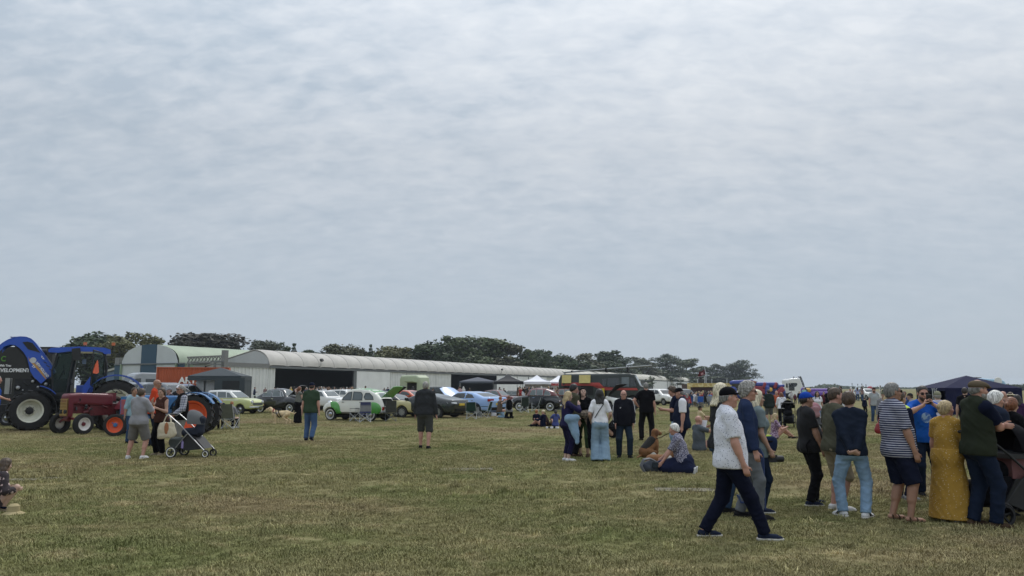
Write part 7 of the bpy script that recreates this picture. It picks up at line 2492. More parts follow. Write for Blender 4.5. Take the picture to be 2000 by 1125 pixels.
def pushchair(label, at, rz, hood, seatm, frame, rimw, basket, scale=1.0):
 """pram: +x is its front"""
 t = thing('pushchair', label, 'pushchair', at, R(rz))
 t.scale = (scale,) * 3
 T = lambda p, r, nm, m, par=t: MB().tube(p, r, 8).build(nm, m, par, True)
 for s in (-1, 1):
  y = s * .26
  T([(-.42, y, 1.00), (-.36, y, 1.01), (-.05, y, .76), (.28, y, .44), (.55, y, .18)], .0135, 'frame_tube', frame)
  T([(-.22, y, .15), (.02, y, .45), (.14, y, .58)], .0125, 'frame_tube', frame)
  w_ = MB().lathe([(.10, -.022), (.122, -.028), (.14, 0), (.122, .028), (.10, .022)], 'y', 22, closed=True).build('wheel', rubber, t, True, (-.22, s * .31, .14))
  MB().lathe([(.088, s * .024), (.092, s * .034), (.108, s * .034), (.11, s * .024)], 'y', 22).build('rim', rimw, w_, True)
  for k in range(5):
   a = k * 1.257
   MB().quad_box((math.sin(a) * .045, 0, math.cos(a) * .045), (.016, .02, .09), (0, a, 0)).build('spoke', tbk, w_)
  w_ = MB().lathe([(.06, -.018), (.078, -.022), (.095, 0), (.078, .022), (.06, .018)], 'y', 18, closed=True).build('wheel', rubber, t, True, (.56, s * .20, .095))
  MB().lathe([(.05, s * .02), (.054, s * .028), (.066, s * .028), (.068, s * .02)], 'y', 18).build('rim', rimw, w_, True)
  T([(.56, s * .20, .095), (.54, s * .215, .19), (.50, y, .22)], .018, 'fork', tbk)
 T([(-.42, -.26, 1.0), (-.455, -.2, 1.01), (-.455, .2, 1.01), (-.42, .26, 1.0)], .020, 'push_bar', tbk)
 T([(.28, -.26, .44), (.28, .26, .44)], .02, 'cross_bar', tbk)
 F = field_of([rc((-.02, 0, .58), (.26, 0, .60), .11, .12, (v3(0, 1, 0), 1.5)), rc((.28, 0, .62), (.34, 0, .90), .09, .08, (v3(0, 1, 0), 1.7))], .02, 0, .06)
 link('seat', F.mesh('seat'), seatm, t)
 mb = MB()
 n, m = 9, 12
 for s in (0, 1):
  for i in range(n + 1):
   a = R(-12 + 104 * i / n)
   for j in range(m + 1):
    b = math.pi * j / m
    r = .32 - s * .012
    mb.v.append((.10 + r * .95 * math.sin(b) * math.cos(a + R(8)), r * .82 * math.cos(b), .80 + r * math.sin(b) * math.sin(a + R(8))))
 qn = (n + 1) * (m + 1)
 for s in (0, 1):
  for i in range(n):
   for j in range(m):
    q = s * qn + i * (m + 1) + j
    mb.f.append((q, q + 1, q + m + 2, q + m + 1))
    mb.mi.append(0)
 mb.build('hood', hood, t, 2)
 F = field_of([rc((-.26, 0, .30), (.06, 0, .28), .12, .11, (v3(0, 1, 0), 1.7)), rc((-.32, 0, .38), (-.08, 0, .38), .10, .09, (v3(0, 1, 0), 1.8))], .02, 0, .08)
 link('basket', F.mesh('basket'), basket, t)
 MB().prism([(-.12, .26), (.05, .56), (.30, .48), (.54, .22), (.1, .17)], -.22, .22, 'y').build('lower_cover', tbk, t)
 return t
pc = pushchair('grey-hooded pushchair with white-rimmed wheels hung with a tote bag, beside the gilet man', gp(364, 893), -4, cv('hood_grey', (.11, .115, .12)), cv('pram_seat', (.02, .025, .04)), mat('alloy_tube', (.30, .31, .32), .35, .7), mat('board_white'), cv('basket_grey', (.07, .08, .078)), 1.0)
tt = thing('tote_bag', 'cream tote bag with a tan leaf print hanging from the pushchair handle', 'bag', pc.location + Vector((-.37, -.30, .50)), R(-4))
F = field_of([rc((-.15, 0, .02), (.15, 0, .06), .07, .07, (v3(0, 1, 0), .5)), rc((-.11, 0, .26), (.11, 0, .28), .07, .06, (v3(0, 1, 0), .5)), rc((-.13, 0, .15), (.13, 0, .15), .08, .08, (v3(0, 1, 0), .5))], .014, 0, .08)
F.folds(.014, CLOTH_W, 2)
link('bag_body', F.mesh('bag_body'), cv('tote_cream', (.56, .50, .38)), tt)
F = field_of([el((.01, -.045, .20), (.055, .012, .14))], .008)
link('leaf_print', F.mesh('leaf_print'), mat('leaf_tan', (.34, .14, .06), .7), tt)
MB().tube([(-.10, 0, .30), (-.05, .02, .46), (.0, .04, .52), (.06, .02, .46), (.10, 0, .32)], .014, 6).build('strap', cv('tote_cream'), tt, True)
bt = thing('water_bottle', 'lilac bottle tucked in the pushchair basket', 'bottle', pc.location + Vector((-.02, -.20, .22)), 0)
MB().lathe([(.001, 0), (.035, .005), (.036, .15), (.022, .18), (.022, .21), (.001, .215)], 'z', 14).build('bottle', mat('lilac_plastic', (.25, .20, .42), .35), bt, True)
# ------------------------------------------------------------------ who is where
cl = lambda n, c=(0, 0, 0), **k: mat(n, c, .9, bump=.12, bs=140, spec=.1, **k)
hairm = {k: mat('hair_' + k, v, .55, kind='hairy', var=.1) for k, v in dict(dark=(.022, .016, .012), brown=(.06, .036, .02), black=(.010, .009, .009), blonde=(.40, .30, .16), pale=(.56, .50, .36), grey=(.26, .25, .23), white=(.60, .59, .56), auburn=(.16, .055, .022), ginger=(.30, .12, .04), silver=(.17, .165, .155)).items()}
denim = cl('denim_blue', (.040, .075, .145), kind='denim')
denim_d = cl('denim_dark', (.010, .017, .036), kind='denim')
denim_l = cl('denim_light', (.23, .34, .47), kind='denim')
navy, black, dgrey, mgrey = cl('navy_cloth', (.006, .009, .025)), cl('black_cloth', (.006, .006, .008)), cl('charcoal_cloth', (.024, .025, .028)), cl('grey_cloth', (.22, .22, .23))
white, olive, beige = cl('white_cloth', (.72, .72, .75)), cl('olive_cloth', (.085, .083, .058)), cl('beige_cloth', (.27, .225, .155))
wsole, shoe_w, shoe_k, shoe_b, shoe_n = cl('pale_sole', (.55, .53, .49)), cl('white_shoe', (.62, .62, .62)), cl('black_shoe', (.015, .015, .016)), cl('brown_shoe', (.06, .038, .024)), cl('navy_shoe', (.014, .02, .04))
tee = lambda m, sl=.62, hem=-.10, **k: dict(m=m, sleeve=sl, hem=hem, **k)
bot = lambda m, ln=2.02, **k: dict(m=m, len=ln, **k)
hr = lambda c, st='short', **k: dict(m=hairm[c], style=st, **k)
sh = lambda m, s=None: dict(m=m, sole=s or m)
SIT = dict(pel=(0, 0, .13), lean=-6, fl=(-.13, .66, .085, 10, -10), fr=(.13, .66, .085, -10, -10), kl=(-.1, .3, 1), kr=(.1, .3, 1), hl=(-.2, .36, .42), hr=(.2, .36, .42))
WALK = dict(fl=(-.09, .20, .09, 3, -6), fr=(.09, -.26, .12, -3, 28))
POCK = dict(hl=(-.215, .10, .875), hr=(.215, .10, .875), el=(-.6, -1, 0), er=(.6, -1, 0))
def pp(label, px, feet, head, rz, S, q=None, hh=None):
 D = gp(px, feet).y
 S.setdefault('h', .010 if D < 13.5 else .014 if D < 24 else .020 if D < 40 else .032)
 return person(label, gp(px, feet), hh or height_from(feet, head), rz, S)
def box_on(name, label, cat, m, pos, size, rot=(0, 0, 0), rz=0, group=None):
 t = tag(MB().quad_box((0, 0, 0), size, rot).build(name, m, None, False, pos), label, cat, group)
 t.rotation_euler = (0, 0, rz)
 return t
def wpos(J, p):
 return J['root'].matrix_basis @ Vector(p * J['sc'])
def at_hand(J, k, extra=(0, 0, 0)):
 r = J['root']
 return Matrix.LocRotScale(r.location, r.rotation_euler, None) @ (Vector(J['hand'](k)) * J['sc'] + Vector(extra))
# ---- right hand group, nearest first
printed = mat('printed_shirt', (.66, .67, .73), .85, kind='dots', col2=(.07, .08, .15), p=(46, .22), var=.06, bump=.1, bs=140)
pp('man in a white printed short-sleeved shirt and black cap striding right', 1437, 1052, 755, -92, dict(h=.009, b=1.14, belly=.55, lean=-1, fl=(-.09, -.33, .085, 6, 0), fr=(.10, .30, .085, -6, 0), pel=(0, -.04, .905), hl=(-.27, .10, .86), hr=(.24, .06, .84), er=(.5, -1, .1),
   head=(-4, 2), skin='pink', top=tee(printed, .80, -.115, collar=True, loose=.02), bot=bot(cl('ink_jeans', (.006, .008, .020), kind='denim'), loose=.014), shoes=sh(shoe_n, wsole), hair=hr('silver', vol=.004), cap=dict(m=black)), hh=1.70)
pp('woman with long pale hair and dark grey tee behind the striding man', 1412, 1000, 748, -80, dict(fem=True, top=tee(dgrey, .7), bot=bot(denim), shoes=sh(shoe_k), hair=hr('pale', 'long', len=.10), head=(0, -4)))
J = pp('grey-haired man in sunglasses and navy zip jacket carrying a blue folded chair', 1463, 1013, 746, -100, dict(b=1.04, top=tee(cl('navy_jacket', (.020, .032, .075)), 1.95, -.10, collar=True), bot=bot(cl('grey_jeans', (.13, .14, .15), kind='denim')), shoes=sh(shoe_k), hair=hr('grey', vol=.024, rough=.02, nape=-.085, line=.066),
    glasses='sun', skin='pink', hl=(-.26, .04, .84), hr=(.27, .08, .86), beard=None, head=(-6, 4), fl=(-.10, -.1, .085, 8, 0), fr=(.10, .1, .085, -8, 0)))
fc = thing('folded_chair', 'blue tube-framed folded chair hanging from the grey-haired man’s hand'.replace('’s', "'s"), 'folded chair', gp(1478, 1012), R(-8))
blue_tube = mat('blue_tube', (.025, .05, .15), .4)
for y in (-.06, .06):
 MB().tube([(-.22, y, .28), (-.20, y, .20), (.0, y, .20), (.05, y, .30), (.05, y, .82), (0, y, .90), (-.12, y, .92)], .013, 7).build('chair_tube', blue_tube, fc, True)
 MB().tube([(.10, y, .12), (.10, y, .80), (.06, y, .88)], .012, 7).build('chair_tube', blue_tube, fc, True)
MB().quad_box((.03, 0, .58), (.04, .10, .42)).build('folded_seat', mat('webbing_white', (.45, .46, .47), .7), fc)
for k in range(2):
 MB().tube([(-.14 + .05 * k, .0, .22), (-.08, .02, .34), (.04, 0, .36)], .012, 6).build('chair_tube', blue_tube, fc, True)
J = pp('woman with a pale blonde bob and loose grey-green top wearing a navy waist bag', 1481, 1001, 762, -84, dict(fem=True, b=1.06, bust=1.2, top=tee(cl('sage_top', (.16, .20, .21)), .7, -.16, flare=1.1, loose=.024), bot=bot(denim_d), shoes=sh(shoe_n, wsole), hair=hr('pale', 'bob', len=.13, vol=.016), glasses='clear', hl=(-.15, .22, 1.0), hr=(.2, .12, .9)))
wb = thing('waist_bag', 'navy waist bag worn by the woman in the grey-green top', 'bag', gp(1488, 1001) + Vector((.10, -.04, .87)), 0)
F = field_of([rc((-.06, 0, .04), (.06, 0, .06), .085, .075, (v3(0, 1, 0), .8)), rc((-.05, 0, -.02), (.05, 0, -.02), .07, .07, (v3(0, 1, 0), .8))], .012, 0, .05)
link('bag_body', F.mesh('bag_body'), cl('bag_navy', (.014, .024, .060)), wb)
MB().tube([(-.14, .12, .05), (-.12, -.02, .06), (0, -.085, .07), (.12, 0, .06)], .014, 6).build('strap', black, wb, True)
cmr = thing('camera', 'black camera hanging below the navy waist bag', 'camera', gp(1494, 1001) + Vector((.10, -.06, .71)), R(8))
MB().quad_box((0, 0, 0), (.13, .07, .095)).build('camera_body', tbk, cmr, True)
MB().lathe([(.001, .12), (.042, .12), (.045, .02), (.04, 0)], 'x', 16).build('lens', tbk, cmr, True, (.04, 0, -.005))
tprint = mat('black_printed_tee', (.007, .007, .009), .9, var=0)
J = pp('man in a blue baseball cap and black printed tee with hands in pockets', 1586, 987, 766, -90, dict(b=1.10, belly=.95, lean=-3, skin='tan', top=tee(tprint, .72, -.13, loose=.016), bot=bot(cl('black_trousers', (.008, .008, .010))), shoes=sh(shoe_n, wsole), hair=hr('dark', vol=.003), cap=dict(m=cl('cap_blue', (.012, .055, .33))), hl=(-.235, .12, .86), hr=(.235, .12, .86), fl=(-.10, .08, .085, 4, 0), fr=(.10, -.06, .085, -4, 0)))
bm = [c for c in J['root'].children if c.name.startswith('shirt')][0]
bv = tree_of(bm.data)
pr_ = mat('shirt_print', (.30, .31, .33), .8, kind='print', col2=(.012, .012, .014), p=(26, .50), var=0)
for pl in ([(-.13, 1.00), (.13, 1.00), (.14, 1.10), (-.14, 1.10)], [(-.12, 1.12), (.12, 1.12), (.12, 1.22), (-.12, 1.22)], [(-.11, .84), (.11, .84), (.11, .93), (-.11, .93)]):
 k = J['sc']
 panel(bv, [(a * k, b * k) for a, b in pl], 'y', 1, 'tee_print', pr_, J['root'], off=.003, skirt=.006, step=.05)
bl_ = MB().tube([Vector(p) * J['sc'] for p in ((.20, -.06, 1.02), (.21, -.12, .95), (.20, -.10, .80))], .012, 5)
bl_.build('belt_strap', black, J['root'])
pp('man in an olive tee and beige shorts half behind the man in the navy jumper', 1637, 997, 757, -78, dict(b=1.06, top=tee(olive, .66, -.12), bot=bot(beige, 1.02, loose=.022), shoes=sh(shoe_w, wsole), hair=hr('brown', vol=.007), skin='pink', head=(-8, 3), hl=(-.2, .2, .95), hr=(.22, .20, 1.0), er=(.4, -1, 0)))
J = pp('young man in a navy jumper and pale jeans holding his hands behind his back', 1671, 1011, 765, -14, dict(h=.009, top=tee(cl('navy_jumper', (.013, .019, .034)), 1.93, -.09, loose=.016), bot=bot(cl('pale_jeans', (.22, .33, .46), kind='denim'), loose=.016), shoes=sh(shoe_w, wsole), hair=hr('brown', vol=.02, nape=-.05, rough=.012),
    hl=(-.03, -.20, .905), hr=(.02, -.21, .93), el=(-1, -.5, 0), er=(1, -.5, 0), dl=(.8, -.1, -.3), dr=(-.8, -.1, -.3), fl=(-.15, .06, .085, 30, 0), fr=(.13, -.03, .085, -38, 0), head=(-22, 4), pel=(.0, 0, .945), cl=.8, cr=.8))
for k in 'lr':         # three dark stripes on each trainer
 an, Fm = J['an' + k], J['foot' + k]
 for i in range(3):
  for s in (-1, 1):
   a, b = an + Fm @ v3(s * .046, .045 + i * .025, -.055), an + Fm @ v3(s * .036, .02 + i * .025, -.02)
   MB().tube([Vector(a) * J['sc'], Vector(b) * J['sc']], .006, 5).build('shoe_stripe', shoe_k, J['root'])
stripes = mat('striped_polo', (.46, .47, .54), .9, kind='stripes', col2=(.016, .02, .06), p=(2, 36, .64), var=.05, bump=.1, bs=140)
J = pp('big man in a navy striped polo, navy shorts and brown sandals', 1761, 1018, 747, -88, dict(h=.009, b=1.16, belly=1.0, lean=-3, skin='tan', top=tee(stripes, .85, -.14, collar=True, loose=.02), bot=bot(cl('navy_shorts', (.010, .013, .030)), 1.0, loose=.026), hair=hr('silver', vol=.007, nape=-.06), glasses='sun', hl=(-.25, .10, .86), hr=(.25, .10, .86), er=(.5, -1, 0), fl=(-.11, -.05, .085, 4, 0), fr=(.11, .06, .085, -4, 0)))
sand = cl('sandal_brown', (.055, .035, .022))
for k in 'lr':
 an, Fm = J['an' + k], J['foot' + k]
 F = field_of([rc(an + Fm @ v3(0, -.05, -.075), an + Fm @ v3(0, .15, -.075), .045, .048, (Fm[:, 2], .3))], .009)
 so = link('sandal', F.mesh('sandal', J['sc']), sand, J['root'])
 for y, z in ((-.02, .0), (.07, -.02), (.12, -.04)):
  pts = [an + Fm @ v3(.046 * math.sin(a), y, -.07 + (z + .065) * math.cos(a)) for a in np.linspace(-1.6, 1.6, 9)]
  MB().tube([Vector(p) * J['sc'] for p in pts], .010, 5).build('strap', sand, so, True)
J = pp('person in a yellow hi-vis vest standing behind the striped polo', 1766, 977, 764, -70, dict(top=dict(m=mat('hivis', (.48, .62, .05), .6), sleeve=0, hem=-.08, name='vest', loose=.022, under=dict(m=navy, sleeve=1.9, loose=.012)), bot=bot(navy), shoes=sh(mgrey), hair=hr('brown')))
J = pp('man in a bright blue tee and sunglasses holding a phone up to his face', 1814, 969, 753, 168, dict(b=1.05, top=tee(cl('bright_blue_tee', (.012, .085, .40)), .7, -.10), bot=bot(denim_d), shoes=sh(shoe_k), hair=hr('dark', vol=.005), glasses='sun', beard=hairm['brown'], skin='pink', hl=(-.06, .30, 1.46), hr=(.07, .30, 1.44), el=(-1, 0, -.6), er=(1, 0, -.6), cl=.8, cr=.8, dl=(.2, .1, .5), dr=(-.2, .1, .5), head=(0, 8)))
tag(box_on('phone', '', '', tbk, wpos(J, v3(.0, .36, 1.55)) if False else Matrix.LocRotScale(J['root'].location, J['root'].rotation_euler, None) @ (Vector((0, .34, 1.53)) * J['sc']), (.075, .012, .15), (R(-10), 0, 0), J['root'].rotation_euler.z), 'dark phone held up by the man in the bright blue tee', 'phone')
ms = [c for c in J['root'].children if c.name.startswith('shirt')][0]
bv = tree_of(ms.data)
k = J['sc']
panel(bv, [(.075 * math.cos(a) * k, (1.24 + .085 * math.sin(a)) * k) for a in np.linspace(0, 6.283, 13)[:-1]], 'y', 1, 'tee_emblem', mat('emblem_pale', (.30, .42, .62), .8, kind='print', col2=(.06, .15, .45), p=(22, .5), var=0), J['root'], off=.003, skirt=.006, step=.05)
ochre = mat('ochre_dress', (.36, .205, .030), .9, kind='dots', col2=(.62, .52, .33), p=(36, .18), var=.06, bump=.1, bs=140)
J = pp('woman in a long ochre dress with pale dots, hair tied up', 1860, 1020, 783, -55, dict(h=.009, fem=True, b=1.13, bust=1.1, lean=2, top=dict(m=ochre, sleeve=.72, hem=.02, name='dress_top', hw=.80, loose=.010, fold=.006), bot=dict(m=ochre, skirt=True, z1=.06, w1=.29, name='dress_skirt', loose=.03, waist=.10, fold=.012), shoes=sh(shoe_w, wsole), hair=hr('blonde', 'bun', vol=.009), skin='pink', hl=(-.25, .10, .88), hr=(.27, .20, .86), er=(.5, -1, 0), head=(-30, 0), twist=0))
J = pp('man in a flat cap and dark green gilet standing with folded arms', 1923, 1031, 741, -86, dict(h=.009, b=1.04, skin='pink', top=dict(m=cl('gilet_green', (.022, .027, .017)), sleeve=0, hem=-.10, name='gilet', loose=.028, collar=True, under=dict(m=navy, sleeve=.72, loose=.012)), bot=bot(denim_d, loose=.016), shoes=sh(shoe_b), hair=hr('silver', vol=.004), cap=dict(m=cl('tweed', (.10, .078, .052)), kind='flat'), beard=hairm['grey'],
    hl=(.13, .24, 1.20), hr=(-.10, .27, 1.16), el=(-1, .1, -.5), er=(1, .1, -.5), dl=(.9, -.1, .05), dr=(-.9, -.1, .05), fl=(-.1, -.06, .085, 6, 0), fr=(.1, .08, .085, -6, 0), head=(-6, 4)))
pp('white-haired man in a navy jacket right of the flat-capped man', 1956, 1008, 764, -86, dict(b=1.1, top=tee(cl('navy_coat', (.016, .022, .040)), 1.95, -.16, loose=.024, collar=True), bot=bot(black), shoes=sh(shoe_k), hair=hr('white', vol=.02, nape=-.07), skin='pink', head=(-4, 8)))
pp('auburn-haired woman in a black tee and blue denim skirt', 1988, 1000, 776, -80, dict(fem=True, b=1.1, top=tee(black, .8, -.04), bot=dict(m=cl('skirt_blue', (.05, .13, .29), kind='denim'), skirt=True, z1=.42, w1=.24, loose=.02), shoes=sh(shoe_k), hair=hr('auburn', 'tail', len=.2), head=(20, 10), hr=(.15, .3, 1.0)))
for lab, px, ft, hd, rz, S in (
 ('woman in a dark purple top at the right edge', 1996, 890, 771, -50, dict(fem=True, top=tee(cl('purple_top', (.045, .020, .060)), 1.9), bot=bot(beige), hair=hr('dark', 'bob', len=.1), shoes=sh(shoe_k))),
 ('person in a cream sun hat and white top right of the white-haired man', 1982, 872, 766, -30, dict(fem=True, top=tee(white), bot=bot(black), hair=hr('brown'), cap=dict(m=cl('hat_cream', (.62, .55, .40)), kind='sun'), shoes=sh(shoe_k))),
 ('bald man behind the white-haired man', 1968, 900, 764, -60, dict(top=tee(dgrey), bot=bot(black), skin='pink', shoes=sh(shoe_k))),
 ('dark-haired man behind the flat cap, by the navy gazebo', 1892, 870, 757, -40, dict(top=tee(black), bot=bot(black), hair=hr('dark'), shoes=sh(shoe_k))),
 ('man in a pale green cap and white top behind the woman in ochre', 1841, 905, 764, -20, dict(top=tee(cl('lilac_white', (.50, .48, .56)), 1.2), bot=bot(denim_d), hair=hr('grey'), cap=dict(m=cl('cap_sage', (.22, .22, .15))), shoes=sh(shoe_k))),
 ('person in a blue jacket left of the phone-holding man', 1771, 842, 764, 160, dict(top=tee(cl('mid_blue_jacket', (.03, .07, .19)), 1.95), bot=bot(denim), hair=hr('brown'), skin='tan', glasses='sun', shoes=sh(shoe_k))),
 ('person in a pale grey hooded top and grey cap in front of the blue jacket', 1786, 862, 768, 60, dict(top=tee(mgrey, 1.95, hood=True), bot=bot(denim), hair=hr('brown'), cap=dict(m=dgrey), shoes=sh(shoe_k))),
 ('bearded man in a pale grey tee and jeans walking towards us', 1710, 826, 757, 176, dict(b=1.08, top=tee(cl('pale_grey_tee', (.33, .35, .36))), bot=bot(denim), hair=hr('dark'), cap=dict(m=cl('cap_maroon', (.05, .018, .018))), beard=hairm['dark'], skin='pink', shoes=sh(beige), hl=(-.2, .14, .92), fl=(-.1, .15, .085), fr=(.1, -.1, .085))),
 ('fair-haired woman in navy with a red handbag left of the striped polo', 1737, 872, 772, -40, dict(fem=True, top=tee(navy, 1.9), bot=bot(navy), hair=hr('blonde', 'bob', len=.1), shoes=sh(shoe_w), hl=(-.3, .02, .86))),
 ('person in a green-grey cap behind the fair-haired woman', 1731, 858, 765, 150, dict(top=tee(mgrey, 1.9), bot=bot(black), hair=hr('brown'), cap=dict(m=cl('cap_khaki', (.09, .10, .065))), shoes=sh(shoe_k))),
 ('man in a black tee with folded arms, facing right beyond the blue cap', 1623, 838, 757, -60, dict(b=1.06, top=tee(black, .8), bot=bot(black), hair=hr('dark'), skin='tan', hl=(.12, .25, 1.15), hr=(-.1, .27, 1.12), el=(-1, 0, -.5), er=(1, 0, -.5), shoes=sh(shoe_k))),
 ('woman in a white tee with dark hair behind the blue cap', 1599, 835, 764, 170, dict(fem=True, top=tee(white), bot=bot(denim_l), hair=hr('black', 'long', len=.2, front=True), shoes=sh(shoe_w))),
 ('man in a dark padded coat and grey shorts with his back to us', 1504, 828, 761, 5, dict(b=1.1, top=tee(cl('coat_dark_green', (.018, .026, .024)), 1.95, -.15, loose=.03), bot=bot(cl('grey_shorts', (.10, .105, .11)), 1.0), hair=hr('dark'), shoes=sh(shoe_k))),
 ('bald man in orange facing us beside the dark padded coat', 1519, 826, 763, 165, dict(top=tee(cl('orange_shirt', (.42, .10, .05))), bot=bot(beige, 1.0), skin='pink', shoes=sh(shoe_w))),
 ('woman in a white blouse with auburn hair pushing a black pushchair', 1529, 834, 766, -15, dict(fem=True, lean=8, top=tee(white, 1.95, -.05, loose=.022), bot=bot(black), hair=hr('auburn', 'long', len=.28), shoes=sh(shoe_k), hl=(-.18, .38, 1.02), hr=(.2, .38, 1.02))),
 ('person in a pale hat and white coat in the far family group', 1547, 787, 764, 20, dict(fem=True, top=tee(cl('pale_coat', (.45, .43, .44)), 1.9, -.3), bot=bot(mgrey), hair=hr('grey'), cap=dict(m=white, kind='sun'), shoes=sh(shoe_k))),
 ('small child in dark red between the pale hat and the navy jacket', 1553.5, 789, 769, 170, dict(fem=True, top=tee(cl('dark_red_cloth', (.09, .025, .035)), 1.9, -.1), bot=bot(black), hair=hr('dark', 'bob', len=.1), shoes=sh(shoe_k))),
 ('man in a navy jacket and jeans in the far family group', 1562, 790, 764, 170, dict(top=tee(navy, 1.95), bot=bot(denim), hair=hr('grey'), shoes=sh(shoe_k))),
 ('child in navy walking beyond the navy jumper', 1690, 812, 776, -60, dict(top=tee(navy, 1.9), bot=bot(black), hair=hr('brown'), shoes=sh(shoe_k))),
 ('person in a white top behind the man in the navy jumper', 1655, 840, 770, -80, dict(fem=True, top=tee(white, 1.5), bot=bot(beige), hair=hr('brown'), shoes=sh(shoe_k))),
 ('person in dark red left of the man in black with folded arms', 1611, 806, 765, 150, dict(top=tee(cl('dark_red_cloth'), 1.9), bot=bot(black), hair=hr('dark'), shoes=sh(shoe_k)))):
 pp(lab, px, ft, hd, rz, S)
hbg = thing('handbag', 'red handbag hanging beside the striped polo', 'bag', gp(1724, 872) + Vector((0, 0, .46)))
F = field_of([rc((-.10, 0, 0), (.10, 0, 0), .11, .11, (v3(0, 1, 0), .5)), rc((-.08, 0, .12), (.08, 0, .12), .08, .08, (v3(0, 1, 0), .5))], .018, 0, .05)
link('bag_body', F.mesh('bag_body'), mat('bag_red', (.22, .012, .018), .4), hbg)
MB().tube([(-.08, 0, .18), (-.04, 0, .36), (.04, 0, .36), (.08, 0, .18)], .012, 6).build('handle', mat('bag_red'), hbg, True)
pushchair('black pushchair pushed by the woman in the white blouse', gp(1541, 836), R(0) + 70, black, black, tbk, mat('board_white'), black, 1.02)
pushchair('small pushchair with a pink-clad baby behind the blue cap', gp(1592, 838), -100, cl('pink_hood', (.30, .15, .17)), cl('pink_seat', (.35, .20, .22)), tbk, tbk, black, .95)
bigp = pushchair('large black and pink pushchair at the right edge behind the flat-capped man', gp(1960, 1022), 4, black, black, tbk, tbk, black, 1.1)
MB().quad_box((.30, 0, .62), (.62, .44, .22)).build('carrycot', cl('rose_fabric', (.15, .075, .075)), bigp, True)
MB().quad_box((.25, 0, .36), (.9, .40, .34)).build('shopping_tray', black, bigp, True)
MB().quad_box((.30, 0, .75), (.70, .50, .05)).build('carrycot_rim', tbk, bigp, True)
# ---- middle group
pp('man in an olive jacket behind the long-haired blonde', 1119, 892, 750, -60, dict(top=tee(cl('olive_jacket', (.060, .058, .038)), 1.95, -.14, loose=.022), bot=bot(black), hair=hr('black', vol=.016), shoes=sh(shoe_b), skin='pink', head=(-10, 2)))
J = pp('woman with long blonde hair in navy, eating, a denim jacket over her arm', 1107, 901, 764, -70, dict(fem=True, top=tee(cl('indigo_top', (.018, .016, .055)), 1.95, -.08), bot=bot(cl('indigo_leggings', (.014, .013, .042)), 1.75, loose=.008), shoes=sh(shoe_w, white), hair=hr('blonde', 'long', len=.36), skin='pale', hr=(.10, .30, 1.38), hl=(-.12, .30, 1.08), er=(1, -.2, -.6), dr=(-.3, .1, .7), head=(0, 8)))
dj = thing('denim_jacket', 'pale denim jacket draped over the blonde woman’s arm'.replace('’', "'"), 'jacket', gp(1113, 901) + Vector((.02, -.16, .66)), 0)
F = field_of([rc((-.06, 0, .30), (.13, 0, .32), .085, .07), rc((-.02, 0, .28), (.10, .0, -.05), .09, .075, (v3(0, 1, 0), .6)), rc((.09, 0, .25), (.14, 0, -.22), .06, .045, (v3(0, 1, 0), .6))], .016, 0, .05)
F.folds(.012, CLOTH_W, 4)
link('jacket_cloth', F.mesh('jacket_cloth'), denim_l, dj)
J = pp('black-haired woman in a black top and green leggings with a dark cap', 1141, 892, 757, 158, dict(fem=True, b=1.08, bust=1.2, top=tee(black, .8, .0, loose=.014), bot=bot(cl('leggings_green', (.036, .060, .030)), 1.62, loose=.006), shoes=sh(shoe_b), hair=hr('black', 'long', len=.22), cap=dict(m=black, kind='beanie'), skin='pale', head=(26, -14), hl=(-.24, .12, .98), hr=(.2, .26, 1.02)))
dj = thing('check_shirt', 'checked shirt and dark bag carried between the two black-haired women', 'shirt', gp(1148, 892) + Vector((.03, -.22, .62)), 0)
F = field_of([rc((-.13, 0, .40), (.10, 0, .42), .09, .08), rc((-.04, 0, .36), (.06, 0, -.02), .10, .06, (v3(0, 1, 0), .7))], .016, 0, .05)
F.folds(.012, CLOTH_W, 6)
link('shirt_cloth', F.mesh('shirt_cloth'), mat('check_brown', (.20, .16, .12), .9, kind='check', col2=(.045, .035, .03), p=(14,)), dj)
dj = thing('black_coat', 'black coat hanging beside the pale wide-legged jeans', 'coat', gp(1158, 896) + Vector((0, -.02, .30)), 0)
F = field_of([rc((-.02, 0, .62), (.08, 0, .62), .08, .07), rc((0, 0, .55), (.0, 0, .0), .13, .10, (v3(0, 1, 0), .6))], .016, 0, .06)
F.folds(.014, CLOTH_W, 8)
link('coat_cloth', F.mesh('coat_cloth'), black, dj)
J = pp('black-haired woman with her back to us in a white tee and pale wide-legged jeans', 1173, 902, 760, -4, dict(fem=True, top=tee(white, .85, -.02), bot=bot(cl('wide_jeans', (.24, .34, .44), kind='denim'), 2.12, flare=.07, loose=.02), hair=hr('black', 'bob', len=.14, vol=.016), shoes=sh(shoe_k), hr=(.22, .16, 1.0), hl=(-.22, .14, .98)))
MB().tube([Vector(J['Tt'](*p)) * J['sc'] for p in ((.13, .02, .50), (.08, -.125, .42), (-.02, -.145, .28), (-.12, -.12, .12), (-.17, 0, .04))], .009, 5).build('bag_strap', black, J['root'], True)
J = pp('bald man in glasses and a black tracksuit top with white sleeve stripes', 1220, 894, 762, 176, dict(b=1.12, belly=.4, top=tee(cl('tracksuit_black', (.010, .011, .016)), 1.95, -.12, loose=.022, collar=True), bot=bot(cl('dark_jeans', (.018, .03, .048), kind='denim'), loose=.016), glasses='clear', skin='pink', hl=(-.23, .12, .88), hr=(.23, .12, .88), el=(-1, -.5, 0), er=(1, -.5, 0), shoes=sh(shoe_k), fl=(-.13, .1, .085, 15), fr=(.14, 0, .085, -10)))
